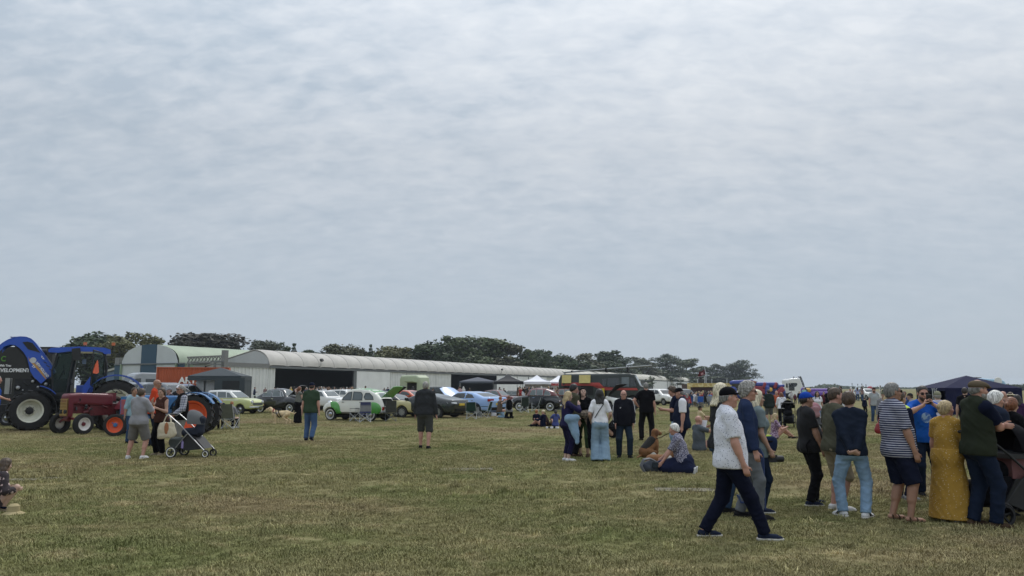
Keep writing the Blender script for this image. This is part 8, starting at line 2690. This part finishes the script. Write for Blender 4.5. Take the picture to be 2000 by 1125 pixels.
for k, s in (('l', -1), ('r', 1)):
 for i in range(3):
  o = v3(s * (.062 - .001 * i), .03 - .022 * i, .0)
  a, b, c = J['sh' + k] + o * v3(1, 1, 0) + v3(0, 0, .05), J['el' + k] + o, J['wr' + k] + o * .75
  MB().tube([Vector(p) * J['sc'] for p in (a, (a + b) / 2 + v3(s * .012, 0, 0), b, (b + c) / 2, c)], .0075, 5).build('sleeve_stripe', white, J['root'], True)
MB().quad_box(Vector((.09, .158, 1.29)) * J['sc'], (.035, .008, .03)).build('chest_logo', white, J['root'])
pp('person in black sitting on the grass behind the tracksuit man', 1199, 856, 820, 100, dict(SIT, top=tee(black, 1.95), bot=bot(black), hair=hr('black'), shoes=sh(shoe_k)), hh=1.6)
pp('man in a black tee, hand on hip, back to us by the fire engine', 1264, 861, 747, -8, dict(b=1.1, top=tee(black, .7, -.12, loose=.02), bot=bot(cl('black_trousers'), loose=.02), hair=hr('silver', vol=.002), shoes=sh(shoe_k), skin='pink', hl=(-.235, .06, 1.02), el=(-1, -.5, 0), fl=(-.16, .05, .085, 20), fr=(.14, -.05, .085, -15)))
J = pp('curly-haired young man in a navy tee looking at his phone', 1322, 888, 755, 78, dict(top=tee(navy, .75), bot=bot(denim_l), hair=hr('brown', vol=.026, rough=.022, line=.06), skin='pink', head=(10, 18), hl=(-.06, .32, 1.16), hr=(.08, .30, 1.14), shoes=sh(shoe_w), cl=.7, cr=.7))
box_on('phone', 'dark phone in the curly-haired man’s hands'.replace('’', "'"), 'phone', tbk, at_hand(J, 'l', (.02, .03, .02)), (.075, .15, .012), (R(30), 0, 0), J['root'].rotation_euler.z)
J = pp('man in a black cap, navy gilet and white tee standing behind the kneeling woman', 1336, 906, 757, 82, dict(b=1.14, belly=.8, top=dict(m=cl('gilet_navy', (.012, .017, .036)), sleeve=0, hem=-.14, name='gilet', loose=.03, under=dict(m=white, sleeve=.82, loose=.016)), bot=bot(navy), hair=hr('silver', vol=.002), cap=dict(m=black), skin='pink', head=(0, 14), hl=(-.24, .04, .86), hr=(.2, -.12, .90), shoes=sh(shoe_k)))
fl_print = mat('floral_tee', (.32, .31, .38), .9, kind='print', col2=(.03, .03, .07), p=(60, .50), var=0)
J = pp('white-haired woman in a floral tee kneeling on the grass beside two dogs', 1328, 923, 838, 68, dict(fem=True, b=1.15, bust=1.1, pel=(0, -.08, .24), lean=14, fl=(-.12, -.26, .06, 0, 80), fr=(.12, -.26, .06, 0, 80), kl=(-.15, 1, -.2), kr=(.15, 1, -.2), hl=(-.22, .38, .14), hr=(.15, .45, .22), top=tee(fl_print, .85, -.02, loose=.02), hair=hr('white', vol=.016), skin='pink', shoes=sh(shoe_w),
    bot=dict(m=cl('skirt_navy', (.014, .018, .045)), skirt=True, z1=.01, loose=.02, waist=.12, path=[(v3(0, -.1, .22), v3(0, .30, .12), .20, .19), (v3(-.1, .25, .10), v3(-.1, -.2, .08), .15, .13), (v3(.1, .25, .10), v3(.1, -.2, .08), .15, .13)])), hh=1.62)
pp('bald man in shorts sitting on the grass reading', 1366, 881, 820, -70, dict(SIT, lean=-2, b=1.08, top=tee(cl('grey_blue_tee', (.09, .105, .12))), bot=bot(cl('grey_shorts'), 1.0), skin='pink', shoes=sh(shoe_k), hl=(-.14, .34, .62), hr=(.14, .36, .62), fl=(-.2, .75, .085, 40), fr=(.15, .68, .085, -20), kl=(-.8, .2, .5)), hh=1.72)
box_on('book', 'open white book held by the seated reading man', 'book', white, gp(1377, 881) + Vector((.0, 0, .70)), (.16, .02, .20), (R(-20), 0, 0), R(-60))
pp('person in a cream tee and dark cap sitting on the grass further back', 1370, 831, 802, -80, dict(SIT, top=tee(cl('cream_tee', (.52, .42, .26))), bot=bot(beige, 1.0), cap=dict(m=black), hair=hr('brown'), skin='tan'), hh=1.6)
pp('girl in a floral top sitting on the grass with her knees up', 1513, 857, 815, -82, dict(SIT, fem=True, lean=4, top=tee(mat('pink_floral', (.40, .30, .38), .9, kind='print', col2=(.10, .04, .10), p=(30, .5), var=0), .7), bot=bot(navy), hair=hr('blonde', 'bob', len=.12), skin='pink', shoes=sh(shoe_k)), hh=1.55)
box_on('cushion', 'small bright yellow-green bag on the grass behind the sitting girl', 'bag', mat('neon_bag', (.50, .68, .05), .6), gp(1501, 857) + Vector((0, 0, .06)), (.24, .18, .12))
pp('woman in a long black dress with bare arm raised, beside the black saloon', 581, 827, 755, -30, dict(fem=True, top=tee(cl('grey_green_top', (.14, .145, .13)), .2, .04), bot=dict(m=black, skirt=True, z1=.06, w1=.2, loose=.014), hair=hr('auburn', 'tail', len=.2), skin='pale', hl=(-.10, .14, 1.66), el=(-1, .2, .2), hr=(.1, .3, 1.2), shoes=sh(shoe_k)))
pp('man in a dark green tee, jeans and dark cap walking away', 605, 861, 747, -4, dict(b=1.14, top=tee(cl('bottle_green_tee', (.036, .060, .036)), .72, -.12, loose=.018), bot=bot(cl('mid_jeans', (.055, .10, .19), kind='denim'), loose=.016), hair=hr('dark', vol=.003), cap=dict(m=navy), skin='pink', shoes=sh(shoe_n), hl=(-.28, .06, .86), hr=(.26, -.02, .86), fl=(-.10, -.06, .085, 4), fr=(.12, -.22, .12, -4, 25)))
pp('grey-haired man in a charcoal hooded top and grey cargo shorts walking away', 829, 876, 745, -3, dict(b=1.14, top=tee(cl('hoodie_charcoal', (.032, .034, .037)), 1.96, -.08, loose=.028, hood=True, sloose=.024, fold=.014), bot=bot(cl('cargo_grey', (.060, .062, .060)), 1.08, loose=.03), hair=hr('grey', vol=.006), skin='pink', shoes=sh(shoe_k), hl=(-.27, .08, .86), hr=(.30, .02, .86), fl=(-.12, .10, .085, 6), fr=(.11, -.10, .085, -6), under=None))
# ---- sitting and kneeling near the cars
J = pp('man in a grey tee with a black rucksack kneeling behind the folding chairs', 994, 817, 770, 20, dict(pel=(0, -.05, .42), lean=6, fl=(-.1, -.30, .07, 0, 70), fr=(.12, -.28, .07, 0, 70), kl=(-.2, 1, -.3), kr=(.2, 1, -.3), top=tee(mgrey, .8), bot=bot(black), hair=hr('auburn'), shoes=sh(shoe_k), hl=(-.15, .36, .9), hr=(.15, .36, .9), skin='pink'), hh=1.75)
rk = thing('rucksack', 'black rucksack on the kneeling man’s back'.replace('’', "'"), 'rucksack', J['root'].location + Vector((.02, -.26, .72)), 0)
F = field_of([rc((0, 0, -.1), (0, 0, .16), .17, .15, (v3(0, 1, 0), .65))], .03)
link('bag_body', F.mesh('bag_body'), black, rk)
pp('person in sunglasses crouching in front of the kneeling man', 977, 816, 773, -60, dict(pel=(0, -.05, .40), lean=4, fl=(-.1, .15, .085), fr=(.1, -.2, .085, 0, 40), kl=(-.2, 1, .6), kr=(.2, 1, -.2), top=tee(cl('brown_tee', (.12, .09, .07))), bot=bot(denim_l), hair=hr('ginger'), glasses='sun', skin='pink', shoes=sh(shoe_w), hl=(-.1, .35, .95), hr=(.1, .35, 1.0)), hh=1.7)
box_on('paper_bag', 'crumpled white bag on the grass by the kneeling pair', 'bag', white, gp(964, 813) + Vector((0, 0, .10)), (.3, .2, .2), (.2, .1, .3))
for lab, px, ft, hd, rz, S, H in (
 ('child in navy sitting at the left of the small picnic group', 1049, 833, 803, -30, dict(top=tee(navy, 1.95), bot=bot(navy), hair=hr('ginger'), skin='pink'), 1.35),
 ('fair-headed child with a pale hat in the picnic group', 1060, 834, 803, 60, dict(top=tee(navy, 1.95), bot=bot(denim_d), hair=hr('blonde'), cap=dict(m=cl('hat_cream')), skin='pink'), 1.35),
 ('dark-haired child in brown leaning over the picnic', 1070, 832, 812, 100, dict(lean=20, top=tee(cl('brown_cloth', (.045, .028, .024)), 1.95), bot=bot(black), hair=hr('dark'), skin='tan'), 1.25),
 ('dark-haired girl in a blue top at the right of the picnic group', 1085, 833, 804, 10, dict(fem=True, top=tee(cl('periwinkle', (.07, .09, .26)), .7), bot=bot(black), hair=hr('dark', 'tail', len=.2), skin='tan'), 1.35)):
 pp(lab, px, ft, hd, rz, dict(SIT, shoes=sh(shoe_k), **S), hh=H)
pz = thing('picnic_things', 'white and black shoes and packets on the grass in front of the picnic group', 'litter', gp(1078, 837))
for i in range(5):
 MB().quad_box((-.2 + .1 * i, .05 * (i % 2), .04), (.09, .16, .07), (0, 0, i)).build('packet', (white, black)[i % 2], pz)
# ---- left group
pp('woman in a grey tee and grey shorts with her back to us', 268, 896, 757, -8, dict(fem=True, b=1.2, bust=.6, top=tee(cl('heather_tee', (.25, .25, .265)), .95, -.10, loose=.024, sloose=.022), bot=bot(cl('jersey_shorts', (.155, .15, .145)), 1.0, loose=.028), hair=hr('brown', vol=.012, nape=-.05), skin='pink', shoes=sh(shoe_w, white), fl=(-.26, .0, .085, 22), fr=(.14, .0, .085, -6), pel=(-.02, 0, .93), hl=(-.1, .3, 1.2), hr=(.16, .3, 1.22)))
J = pp('woman in a brown waistcoat top eating, hair in a ponytail', 311, 890, 757, 158, dict(fem=True, bust=1.1, top=tee(cl('brown_vest', (.060, .026, .020)), 0, -.10, loose=.012), bot=bot(black, 2.0, loose=.018), hair=hr('brown', 'tail', len=.26), skin='fair', head=(14, 6), hl=(-.10, .26, 1.22), hr=(.06, .28, 1.36), dr=(-.2, .0, .6), shoes=sh(beige)))
box_on('pasty', 'brown pastry held by the woman in the brown top', 'food', cl('pastry', (.30, .14, .05)), at_hand(J, 'l', (.04, .02, .02)), (.12, .06, .07))
checkm = mat('check_shirt_cloth', (.42, .43, .48), .9, kind='check', col2=(.03, .035, .08), p=(17,))
pp('grey-haired man in sunglasses, black gilet and checked shirt behind the pushchair', 351, 884, 752, 128, dict(b=1.08, top=dict(m=black, sleeve=0, hem=-.10, name='gilet', loose=.028, collar=True, under=dict(m=checkm, sleeve=1.94, loose=.014, collar=True)), bot=bot(cl('pale_trousers', (.24, .23, .21))), hair=hr('grey', vol=.007), glasses='sun', skin='pink', hl=(-.24, .26, .98), hr=(.2, .1, .95), shoes=sh(shoe_k), head=(8, 2)))
for lab, px, ft, hd, rz, S in (
 ('bald man in sunglasses and an orange top behind the two women', 296, 872, 741, -75, dict(top=tee(cl('vivid_orange_top', (.50, .055, .022)), .9), bot=bot(denim_d), skin='tan', glasses='sun', shoes=sh(shoe_k))),
 ('person in a pale blue top behind the woman in grey', 254, 866, 757, -120, dict(fem=True, top=tee(cl('pale_blue_top', (.26, .38, .44)), 1.2), bot=bot(denim), hair=hr('brown'), skin='tan', shoes=sh(shoe_k))),
 ('person in a grey cap and dark jacket behind the ponytail', 328, 846, 757, 140, dict(top=tee(cl('plum_grey', (.05, .04, .05)), 1.9), bot=bot(black), hair=hr('brown'), cap=dict(m=mgrey), skin='pink', shoes=sh(shoe_k))),
 ('person in a white-topped cap behind the man in the gilet', 344, 838, 753, 200, dict(top=tee(dgrey, 1.9), bot=bot(black), hair=hr('dark'), cap=dict(m=white), skin='tan', shoes=sh(shoe_k))),
 ('boy in a navy top standing beside the sage chair', 430, 838, 779, -165, dict(top=tee(cl('boy_navy', (.016, .022, .075)), 1.9), bot=bot(black), hair=hr('blonde'), skin='pale', shoes=sh(shoe_k, white)))):
 pp(lab, px, ft, hd, rz, S)
pp('fair-headed child seated in the sage folding chair', 450, 837, 780, -8, dict(pel=(0, .0, .52), fl=(-.1, .38, .085), fr=(.1, .38, .085), kl=(-.1, 1, .6), kr=(.1, 1, .6), hl=(-.2, .3, .7), hr=(.2, .3, .7), top=tee(mgrey, 1.9), bot=bot(navy), hair=hr('ginger', vol=.006), skin='pale', shoes=sh(shoe_w)), hh=1.45)
pp('man in a bright blue tee at the left edge in front of the tractor wheel', -17, 848, 734, -50, dict(b=1.1, top=tee(cl('royal_tee', (.014, .055, .28)), .75), bot=bot(navy), hair=hr('grey'), skin='pink', shoes=sh(shoe_k), hr=(.2, .28, 1.05)))
J = pp('small girl with long brown hair and a pink strap crouching at the left edge', -13, 1000, 900, -35, dict(h=.009, fem=True, bust=0, pel=(0, -.02, .20), lean=12, fl=(-.12, .1, .085), fr=(.12, .1, .085), kl=(-.4, 1, .5), kr=(.4, 1, .5), hl=(-.2, .3, .4), hr=(.2, .3, .4), top=tee(mat('animal_print', (.030, .022, .026), .9, kind='print', col2=(.55, .42, .40), p=(20, .60), var=0), 1.7, -.12, loose=.024), bot=bot(navy), hair=hr('brown', 'long', len=.30, vol=.016), skin='pale', shoes=sh(beige), head=(10, 6)), hh=1.24)
MB().tube([Vector(J['Tt'](*p)) * J['sc'] for p in ((.14, .06, .48), (.11, -.11, .47), (.13, -.155, .30), (.17, -.14, .10), (.17, -.10, -.05))], .032, 6).build('pink_strap', mat('strap_pink', (.52, .055, .12), .6), J['root'], True)
sw_ = thing('straw_hat', 'small straw hat lying on the grass beside the crouching girl', 'hat', gp(26, 1003), 0)
MB().lathe([(.14, 0), (.10, .02), (.075, .03), (.07, .10), (.04, .125), (.001, .13)], 'z', 18).build('hat_body', cl('straw', (.36, .30, .17)), sw_, True)
# ------------------------------------------------------------------ dogs
def dog(label, px, py, rz, pose, coat, coat2, L=.62, harness=None, h=.014):
 """+y is forward; stands, sits or lies; coat2 patches are meshes of their own"""
 t = thing('dog', label, 'dog', gp(px, py), R(rz))
 if pose == 'stand':
  ch, hp = v3(0, .22, .40), v3(0, -.22, .41)
  pr = [rc(ch, hp, .125, .105), el(ch + v3(0, .02, -.01), v3(.11, .16, .15)), el(hp, v3(.10, .14, .13)), rc(ch + v3(0, .10, .08), v3(0, .42, .56), .085, .07), el((0, .46, .60), v3(.068, .085, .07)), rc((0, .52, .585), (0, .61, .565), .045, .034), rc(hp + v3(0, -.1, .06), hp + v3(0, -.30, .0), .03, .018), rc(hp + v3(0, -.30, .0), hp + v3(0, -.38, .06), .018, .008)]
  legs = []
  for s in (-1, 1):
   f = .04 * s
   legs += [(v3(s * .075, .24 + f, .34), v3(s * .075, .25 + f, .18), v3(s * .075, .24 + f, .03), v3(s * .075, .28 + f, .02)),
      (v3(s * .075, -.22, .38), v3(s * .08, -.13 - f, .24), v3(s * .08, -.30 - f, .15), v3(s * .08, -.28 - f, .03), v3(s * .08, -.24 - f, .02))]
  hd = v3(0, .46, .60)
 elif pose == 'sit':
  ch, hp = v3(0, .12, .34), v3(0, -.14, .14)
  pr = [rc(ch, hp, .115, .135), el(ch + v3(0, .03, .02), v3(.10, .12, .14)), rc(ch + v3(0, .03, .1), v3(0, .17, .56), .08, .066), el((0, .20, .60), v3(.076, .09, .078)), rc((0, .26, .58), (0, .345, .555), .052, .042), rc(hp + v3(0, -.1, -.08), hp + v3(.1, -.30, -.11), .025, .012)]
  legs = []
  for s in (-1, 1):
   legs += [(v3(s * .07, .16, .28), v3(s * .07, .17, .14), v3(s * .07, .17, .03), v3(s * .07, .21, .02)), (v3(s * .10, -.10, .16), v3(s * .13, .08, .13), v3(s * .13, -.06, .04), v3(s * .12, .06, .025))]
  hd = v3(0, .20, .60)
 else:
  ch, hp = v3(0, .16, .14), v3(0, -.2, .13)
  pr = [rc(ch, hp, .12, .12), rc(ch + v3(0, .05, .05), v3(0, .30, .27), .08, .066), el((0, .34, .29), v3(.066, .082, .07)), rc((0, .40, .275), (0, .48, .25), .045, .034)]
  legs = [(v3(s * .09, .14, .1), v3(s * .1, .26, .04), v3(s * .1, .40, .03)) for s in (-1, 1)] + [(v3(s * .1, -.2, .1), v3(s * .16, -.06, .06), v3(s * .15, -.2, .035)) for s in (-1, 1)]
  hd = v3(0, .34, .29)
 for lg in legs:
  for i in range(len(lg) - 1):
   r0 = (.062, .038, .027, .026, .026)[i]
   pr.append(rc(lg[i], lg[i + 1], r0, (.038, .028, .026, .024, .02)[i]))
 for s in (-1, 1):
  pr += [el(hd + v3(s * .070, -.015, -.025), v3(.018, .042, .075))]
 F = field_of(pr, h, 0, .03)
 F.folds(.005, [(.05, .6, (1, .4, .6)), (.035, .4, (.4, 1, .3))], 3)
 link('body', F.mesh('body'), coat, t)
 for nm, ps, m in coat2(ch, hp, hd):
  F = field_of(ps, h, .006, .03)
  link(nm, F.mesh(nm), m, t)
 nz = hd + (v3(0, .155, -.03) if pose != 'lie' else v3(0, .145, -.035))
 F = field_of([el(nz, v3(.018, .014, .014))], .006)
 link('nose', F.mesh('nose'), tbk, t)
 if harness:
  mb = MB()
  for y0, rr in ((.14, .15), (.04, .142)):
   mb.tube([(rr * math.cos(a), y0 + .08 * math.sin(a), .40 + rr * 1.05 * math.sin(a)) for a in np.linspace(0, 6.283, 19)], .016, 5, cap=False)
  mb.tube([(.13, .16, .42), (.11, .30, .46), (0, .36, .44), (-.11, .30, .46), (-.13, .16, .42)], .016, 5)
  mb.build('harness', black, t, True)
  MB().quad_box((0, .09, .57), (.10, .16, .04)).build('harness_handle', tbk, t, True)
  MB().tube([(.145, .17, .40), (.13, .10, .48)], .014, 5).tube([(-.145, .17, .40), (-.13, .10, .48)], .014, 5).build('reflective_strap', white, t)
  MB().lathe([(.098, -.02), (.105, 0), (.098, .02)], 'y', 16).build('collar', mat('collar_red', (.3, .02, .02), .6), t, True, (0, .31, .50))
 return t
gold_f = mat('golden_fur', (.66, .51, .31), .9, var=.25, vs=9, bump=.4, bs=90)
tan_f, blk_f, wht_f = mat('tan_fur', (.20, .090, .035), .9, var=.2, vs=10, bump=.4, bs=90), mat('black_fur', (.014, .013, .012), .9, bump=.4, bs=90), mat('white_fur', (.58, .55, .50), .9, bump=.4, bs=90)
dog('pale golden dog in a black harness standing sideways by the black saloon', 549, 828, 88, 'stand', gold_f, lambda c, h, d: [('pale_muzzle', [rc(d + v3(0, .06, -.02), d + v3(0, .13, -.035), .042, .032)], mat('pale_fur', (.55, .45, .30), .9)), ('ear_patch', [el(d + v3(s * .066, -.012, -.008), v3(.017, .036, .062)) for s in (-1, 1)], mat('ear_gold', (.30, .18, .08), .9))], harness=True).scale = (1.15,) * 3
beagle = lambda c, h, d: [('saddle', [rc(c + v3(0, -.04, .05), h + v3(0, .02, .05), .105, .115)], blk_f), ('white_chest', [rc(c + v3(0, .085, .05), c + v3(0, .07, -.10), .055, .06)], wht_f), ('ear_patch', [el(d + v3(s * .074, -.015, -.03), v3(.016, .042, .075)) for s in (-1, 1)], mat('ear_brown', (.11, .045, .018), .9))] + [('white_leg', [el(v3(.13, .02, .09), v3(.045, .08, .07))], wht_f)] + [('white_paw', [el(c * v3(1, 0, 0) + v3(s * .10, .13 + c[1] * .3, .03), v3(.035, .06, .032))], wht_f) for s in (-1, 1)]
dog('brown, black and white hound sitting with its head turned right', 1268, 894, -62, 'sit', tan_f, beagle, h=.011)
dog('brown and white hound lying beside the grey rucksack', 1290, 912, -120, 'lie', tan_f, lambda c, h, d: [('white_chest', [rc(c + v3(.03, .06, .04), c + v3(.05, .1, -.05), .08, .06)], wht_f), ('white_blaze', [rc(d + v3(0, .03, .055), d + v3(0, .12, .0), .02, .024)], wht_f)], h=.011)
ld_ = thing('dog_lead', 'dark lead running from the sitting hound to the man in the gilet', 'dog lead', gp(1276, 894))
p0, p1 = Vector((.06, -.02, .44)), gp(1332, 905) + Vector((-.12, -.10, .78)) - ld_.location
MB().tube([p0, p0.lerp(p1, .3) - Vector((0, 0, .03)), p0.lerp(p1, .7) - Vector((0, 0, .03)), p1], .010, 5).build('lead', mat('lead_brown', (.05, .03, .02), .7), ld_, True)
bp = thing('rucksack', 'grey rucksack lying on the grass in front of the hounds', 'rucksack', gp(1276, 922), R(10))
F = field_of([rc((-.10, 0, .10), (.12, 0, .08), .11, .09, (v3(0, 1, 0), .9)), rc((-.04, -.02, .16), (.06, 0, .14), .08, .06)], .014, 0, .05)
F.folds(.014, CLOTH_W, 9)
F.cut((0, 0, .005), (0, 0, -1))
link('bag_body', F.mesh('bag_body'), cl('rucksack_grey', (.075, .085, .105)), bp)
for y in (-.12, -.04):
 MB().tube([(-.22, y, .02), (-.28, y, .14), (-.22, y, .25), (-.10, y, .27), (.0, y, .22)], .018, 6).build('strap', mat('strap_grey', (.13, .135, .15), .6), bp, True)
MB().quad_box((.02, -.125, .15), (.16, .02, .10)).build('pocket', cl('pocket_dark', (.035, .045, .055)), bp)
# ------------------------------------------------------------------ small distant figures
PROT = []
for i, (fem, st, ln, hh_) in enumerate(((0, 'short', .7, 0), (1, 'long', .7, 0), (0, 'short', 1.9, 1), (1, 'bob', 1.9, 0), (1, 'tail', .7, 1))):
 S = dict(h=.034, fem=bool(fem), top=tee(white, ln), bot=bot(black), hair=hr('brown', st), shoes=sh(shoe_k), seed=i)
 if hh_:
  S.update(hl=(-.1, .3, 1.1), hr=(.12, .3, 1.15))
 PROT.append(person('proto', (0, -50 - i, 0), 1.7, 0, S)['root'])
TOPS = [mat('crowd_top_%s' % n, c, .9) for n, c in dict(navy=(.02, .03, .07), white=(.6, .6, .62), red=(.3, .03, .03), grey=(.2, .2, .21), black=(.012, .012, .014), pink=(.40, .25, .27), blue=(.10, .18, .42), yellow=(.60, .42, .02), teal=(.22, .42, .42), brown=(.09, .05, .035), lilac=(.28, .32, .52), dusk=(.20, .13, .13)).items()]
TN = dict(zip('navy white red grey black pink blue yellow teal brown lilac dusk'.split(), TOPS))
HM = [hairm[k] for k in ('brown', 'dark', 'grey', 'blonde', 'black', 'white')]
used = set()
rc_ = random.Random(21)
def extra(label, px, D, rz, top, group, v=None, hm=None, H=None, sit=False):
 v = rc_.randrange(5) if v is None else v
 o = PROT[v]
 if v in used:
  o = copy_tree(o)
 used.add(v)
 o.location = wp(px, D)
 if sit:
  o.location.z = -.42
 o.rotation_euler = (0, 0, R(rz))
 s = (H or rc_.uniform(1.6, 1.82)) / 1.7
 o.scale = (s, s, s)
 tag(o, label, 'person', group)
 for ch in o.children:
  m = {'shirt': top, 'hair': hm or rc_.choice(HM), 'trousers': rc_.choice((black, denim, navy, beige))}.get(ch.name.split('.')[0])
  if m is not None:
   ch.material_slots[0].link = 'OBJECT'
   ch.material_slots[0].material = m
 return o
NAMED = [('person in a lilac-blue top at a table right of the slate gazebo', 486, 92, 20, TN['lilac'], 0, hairm['white']), ('person in jeans bending beside the lilac-blue top', 496, 93, -60, TN['navy'], 2, None), ('person in a dusky pink top in front of the white ridged doors', 517, 97, 10, TN['dusk'], 2, hairm['grey']),
   ('person in black leaning near the left side of the first dark doorway', 536, 96, 60, TN['black'], 0, None), ('second dark figure just inside the left of the first doorway', 541, 97, 0, TN['grey'], 2, hairm['grey']), ('fair-haired person in a yellow top before the first dark doorway', 567, 98, -20, TN['yellow'], 1, hairm['blonde']),
   ('dark figure standing inside the slate gazebo', 418, 61, 150, TN['black'], 3, hairm['black']), ('dark-haired man above the white estate, by the white doors', 713, 74, 10, TN['black'], 0, hairm['brown']),
   ('person in a teal top right of the raised blue bonnet', 886, 66, -70, TN['teal'], 0, None), ('person in a pale pink top behind the pale blue car', 898, 64, 40, TN['pink'], 0, hairm['brown']), ('person in white under the grey-blue gazebo', 905, 90, 0, TN['white'], 1, None),
   ('dark-clothed person before the black gazebo, left of a pair', 976, 74, 30, TN['black'], 0, None), ('dark-clothed person before the black gazebo, right of a pair', 984, 75, -10, TN['black'], 2, None), ('person in black behind the hooded man, left of the raised blue bonnet', 845, 72, 0, TN['black'], 0, hairm['dark']),
   ('dark-haired person by the hatch of the green horsebox', 806, 76, 20, TN['black'], 3, hairm['black']), ('dark figure standing alone before the white doors, left of two', 750, 104, 0, TN['black'], 0, hairm['dark']), ('dark figure standing alone before the white doors, right of two', 757, 104, 0, TN['navy'], 2, hairm['dark']),
   ('person in a dark top behind the tail of the pale blue car', 917, 72, 10, TN['brown'], 4, None)]
for lab, px, D, rz, m, v, hm in NAMED:
 extra(lab, px, D, rz, m, None, v, hm)
G1 = 'crowd at tables before the first dark hangar doorway'
for i in range(34):
 k = rc_.choice('navy white grey black black dusk brown'.split())
 extra('distant figure in a %s top in the crowd before the first dark hangar doorway' % k.replace('dusk', 'dusky'), 574 + i * 3.55 + rc_.uniform(-1.5, 1.5), rc_.uniform(86, 112), rc_.uniform(0, 360), TN[k], G1)
G2 = 'crowd at the pale gazebos'
for i in range(22):
 k = rc_.choice('white grey black red pink brown'.split())
 extra('distant figure in a %s top among people at the pale pointed gazebos' % k, 1012 + i * 4.3 + rc_.uniform(-1.5, 1.5), rc_.uniform(72, 82), rc_.uniform(0, 360), TN[k], G2)
G3 = 'crowd sitting at tables in front of the food stall'
for i in range(34):
 k = rc_.choice('navy white grey black blue navy white red'.split())
 extra('distant figure in a %s top in the seated crowd before the yellow food stall' % k, 1338 + i * 2.9 + rc_.uniform(-1.5, 1.5), rc_.uniform(62, 90), rc_.uniform(0, 360), TN[k], G3, sit=True, H=rc_.uniform(1.45, 1.75))
G4 = 'people walking far off by the fairground'
for i in range(12):
 k = list(TN)[i]
 extra('tiny distant figure in a %s top walking by the fairground' % k.replace('dusk', 'dusky'), (1575, 1640, 1668, 1690, 1725, 1745, 1755, 1830)[i % 8] + rc_.uniform(-8, 8), rc_.uniform(70, 100), rc_.uniform(0, 360), TN[k], G4)
for v in range(5):
 if v not in used:
  for c in list(PROT[v].children) + [PROT[v]]:
   bpy.data.objects.remove(c)
cm_ = [cv('chair_blue', (.03, .09, .28)), cv('chair_black', (.016, .016, .018)), cv('chair_pale', (.33, .36, .40))]
for i, (px, py, rz) in enumerate(((1345, 795, 20), (1352, 793, -10), (1360, 794, 15), (1368, 796, 160), (1377, 795, -30), (1386, 794, 0), (1396, 793, 30), (1405, 795, 10))):
 chair(('blue camp chair', 'black camp chair', 'pale camp chair')[i % 3] + ' in the seated crowd, ' + ('leftmost of its row', 'second from the left of the row', 'third along its row', 'fourth along its row', 'fifth along its row', 'sixth along its row', 'seventh along its row', 'rightmost of its row')[i], px, py, rz, cm_[i % 3], .9, steel, 'camp chairs in the seated crowd')
def table(label, px, D, w, m, rz=0, n=0, group='folding tables'):
 t = thing('folding_table', label, 'table', wp(px, D), R(rz), group)
 MB().quad_box((0, 0, .73), (w, .7, .035)).build('table_top', m, t)
 for x in (-1, 1):
  for y in (-1, 1):
   MB().tube([(x * w * .42, y * .28, 0), (x * w * .45, y * .3, .72)], .016, 6).build('leg', steel, t)
 return t
table('teal-topped folding table by the white ridged doors', 512, 90, 2.2, mat('teal_cloth', (.12, .38, .34), .7), 5)
table('white folding table right of the slate gazebo', 494, 88, 1.4, mat('board_white'), -4)
table('long white table in the crowd before the first doorway', 610, 84, 3.5, mat('board_white'), 3)
table('white table beside the camp chairs of the seated crowd', 1382, 70, 2.4, mat('pale_metal'), 6)
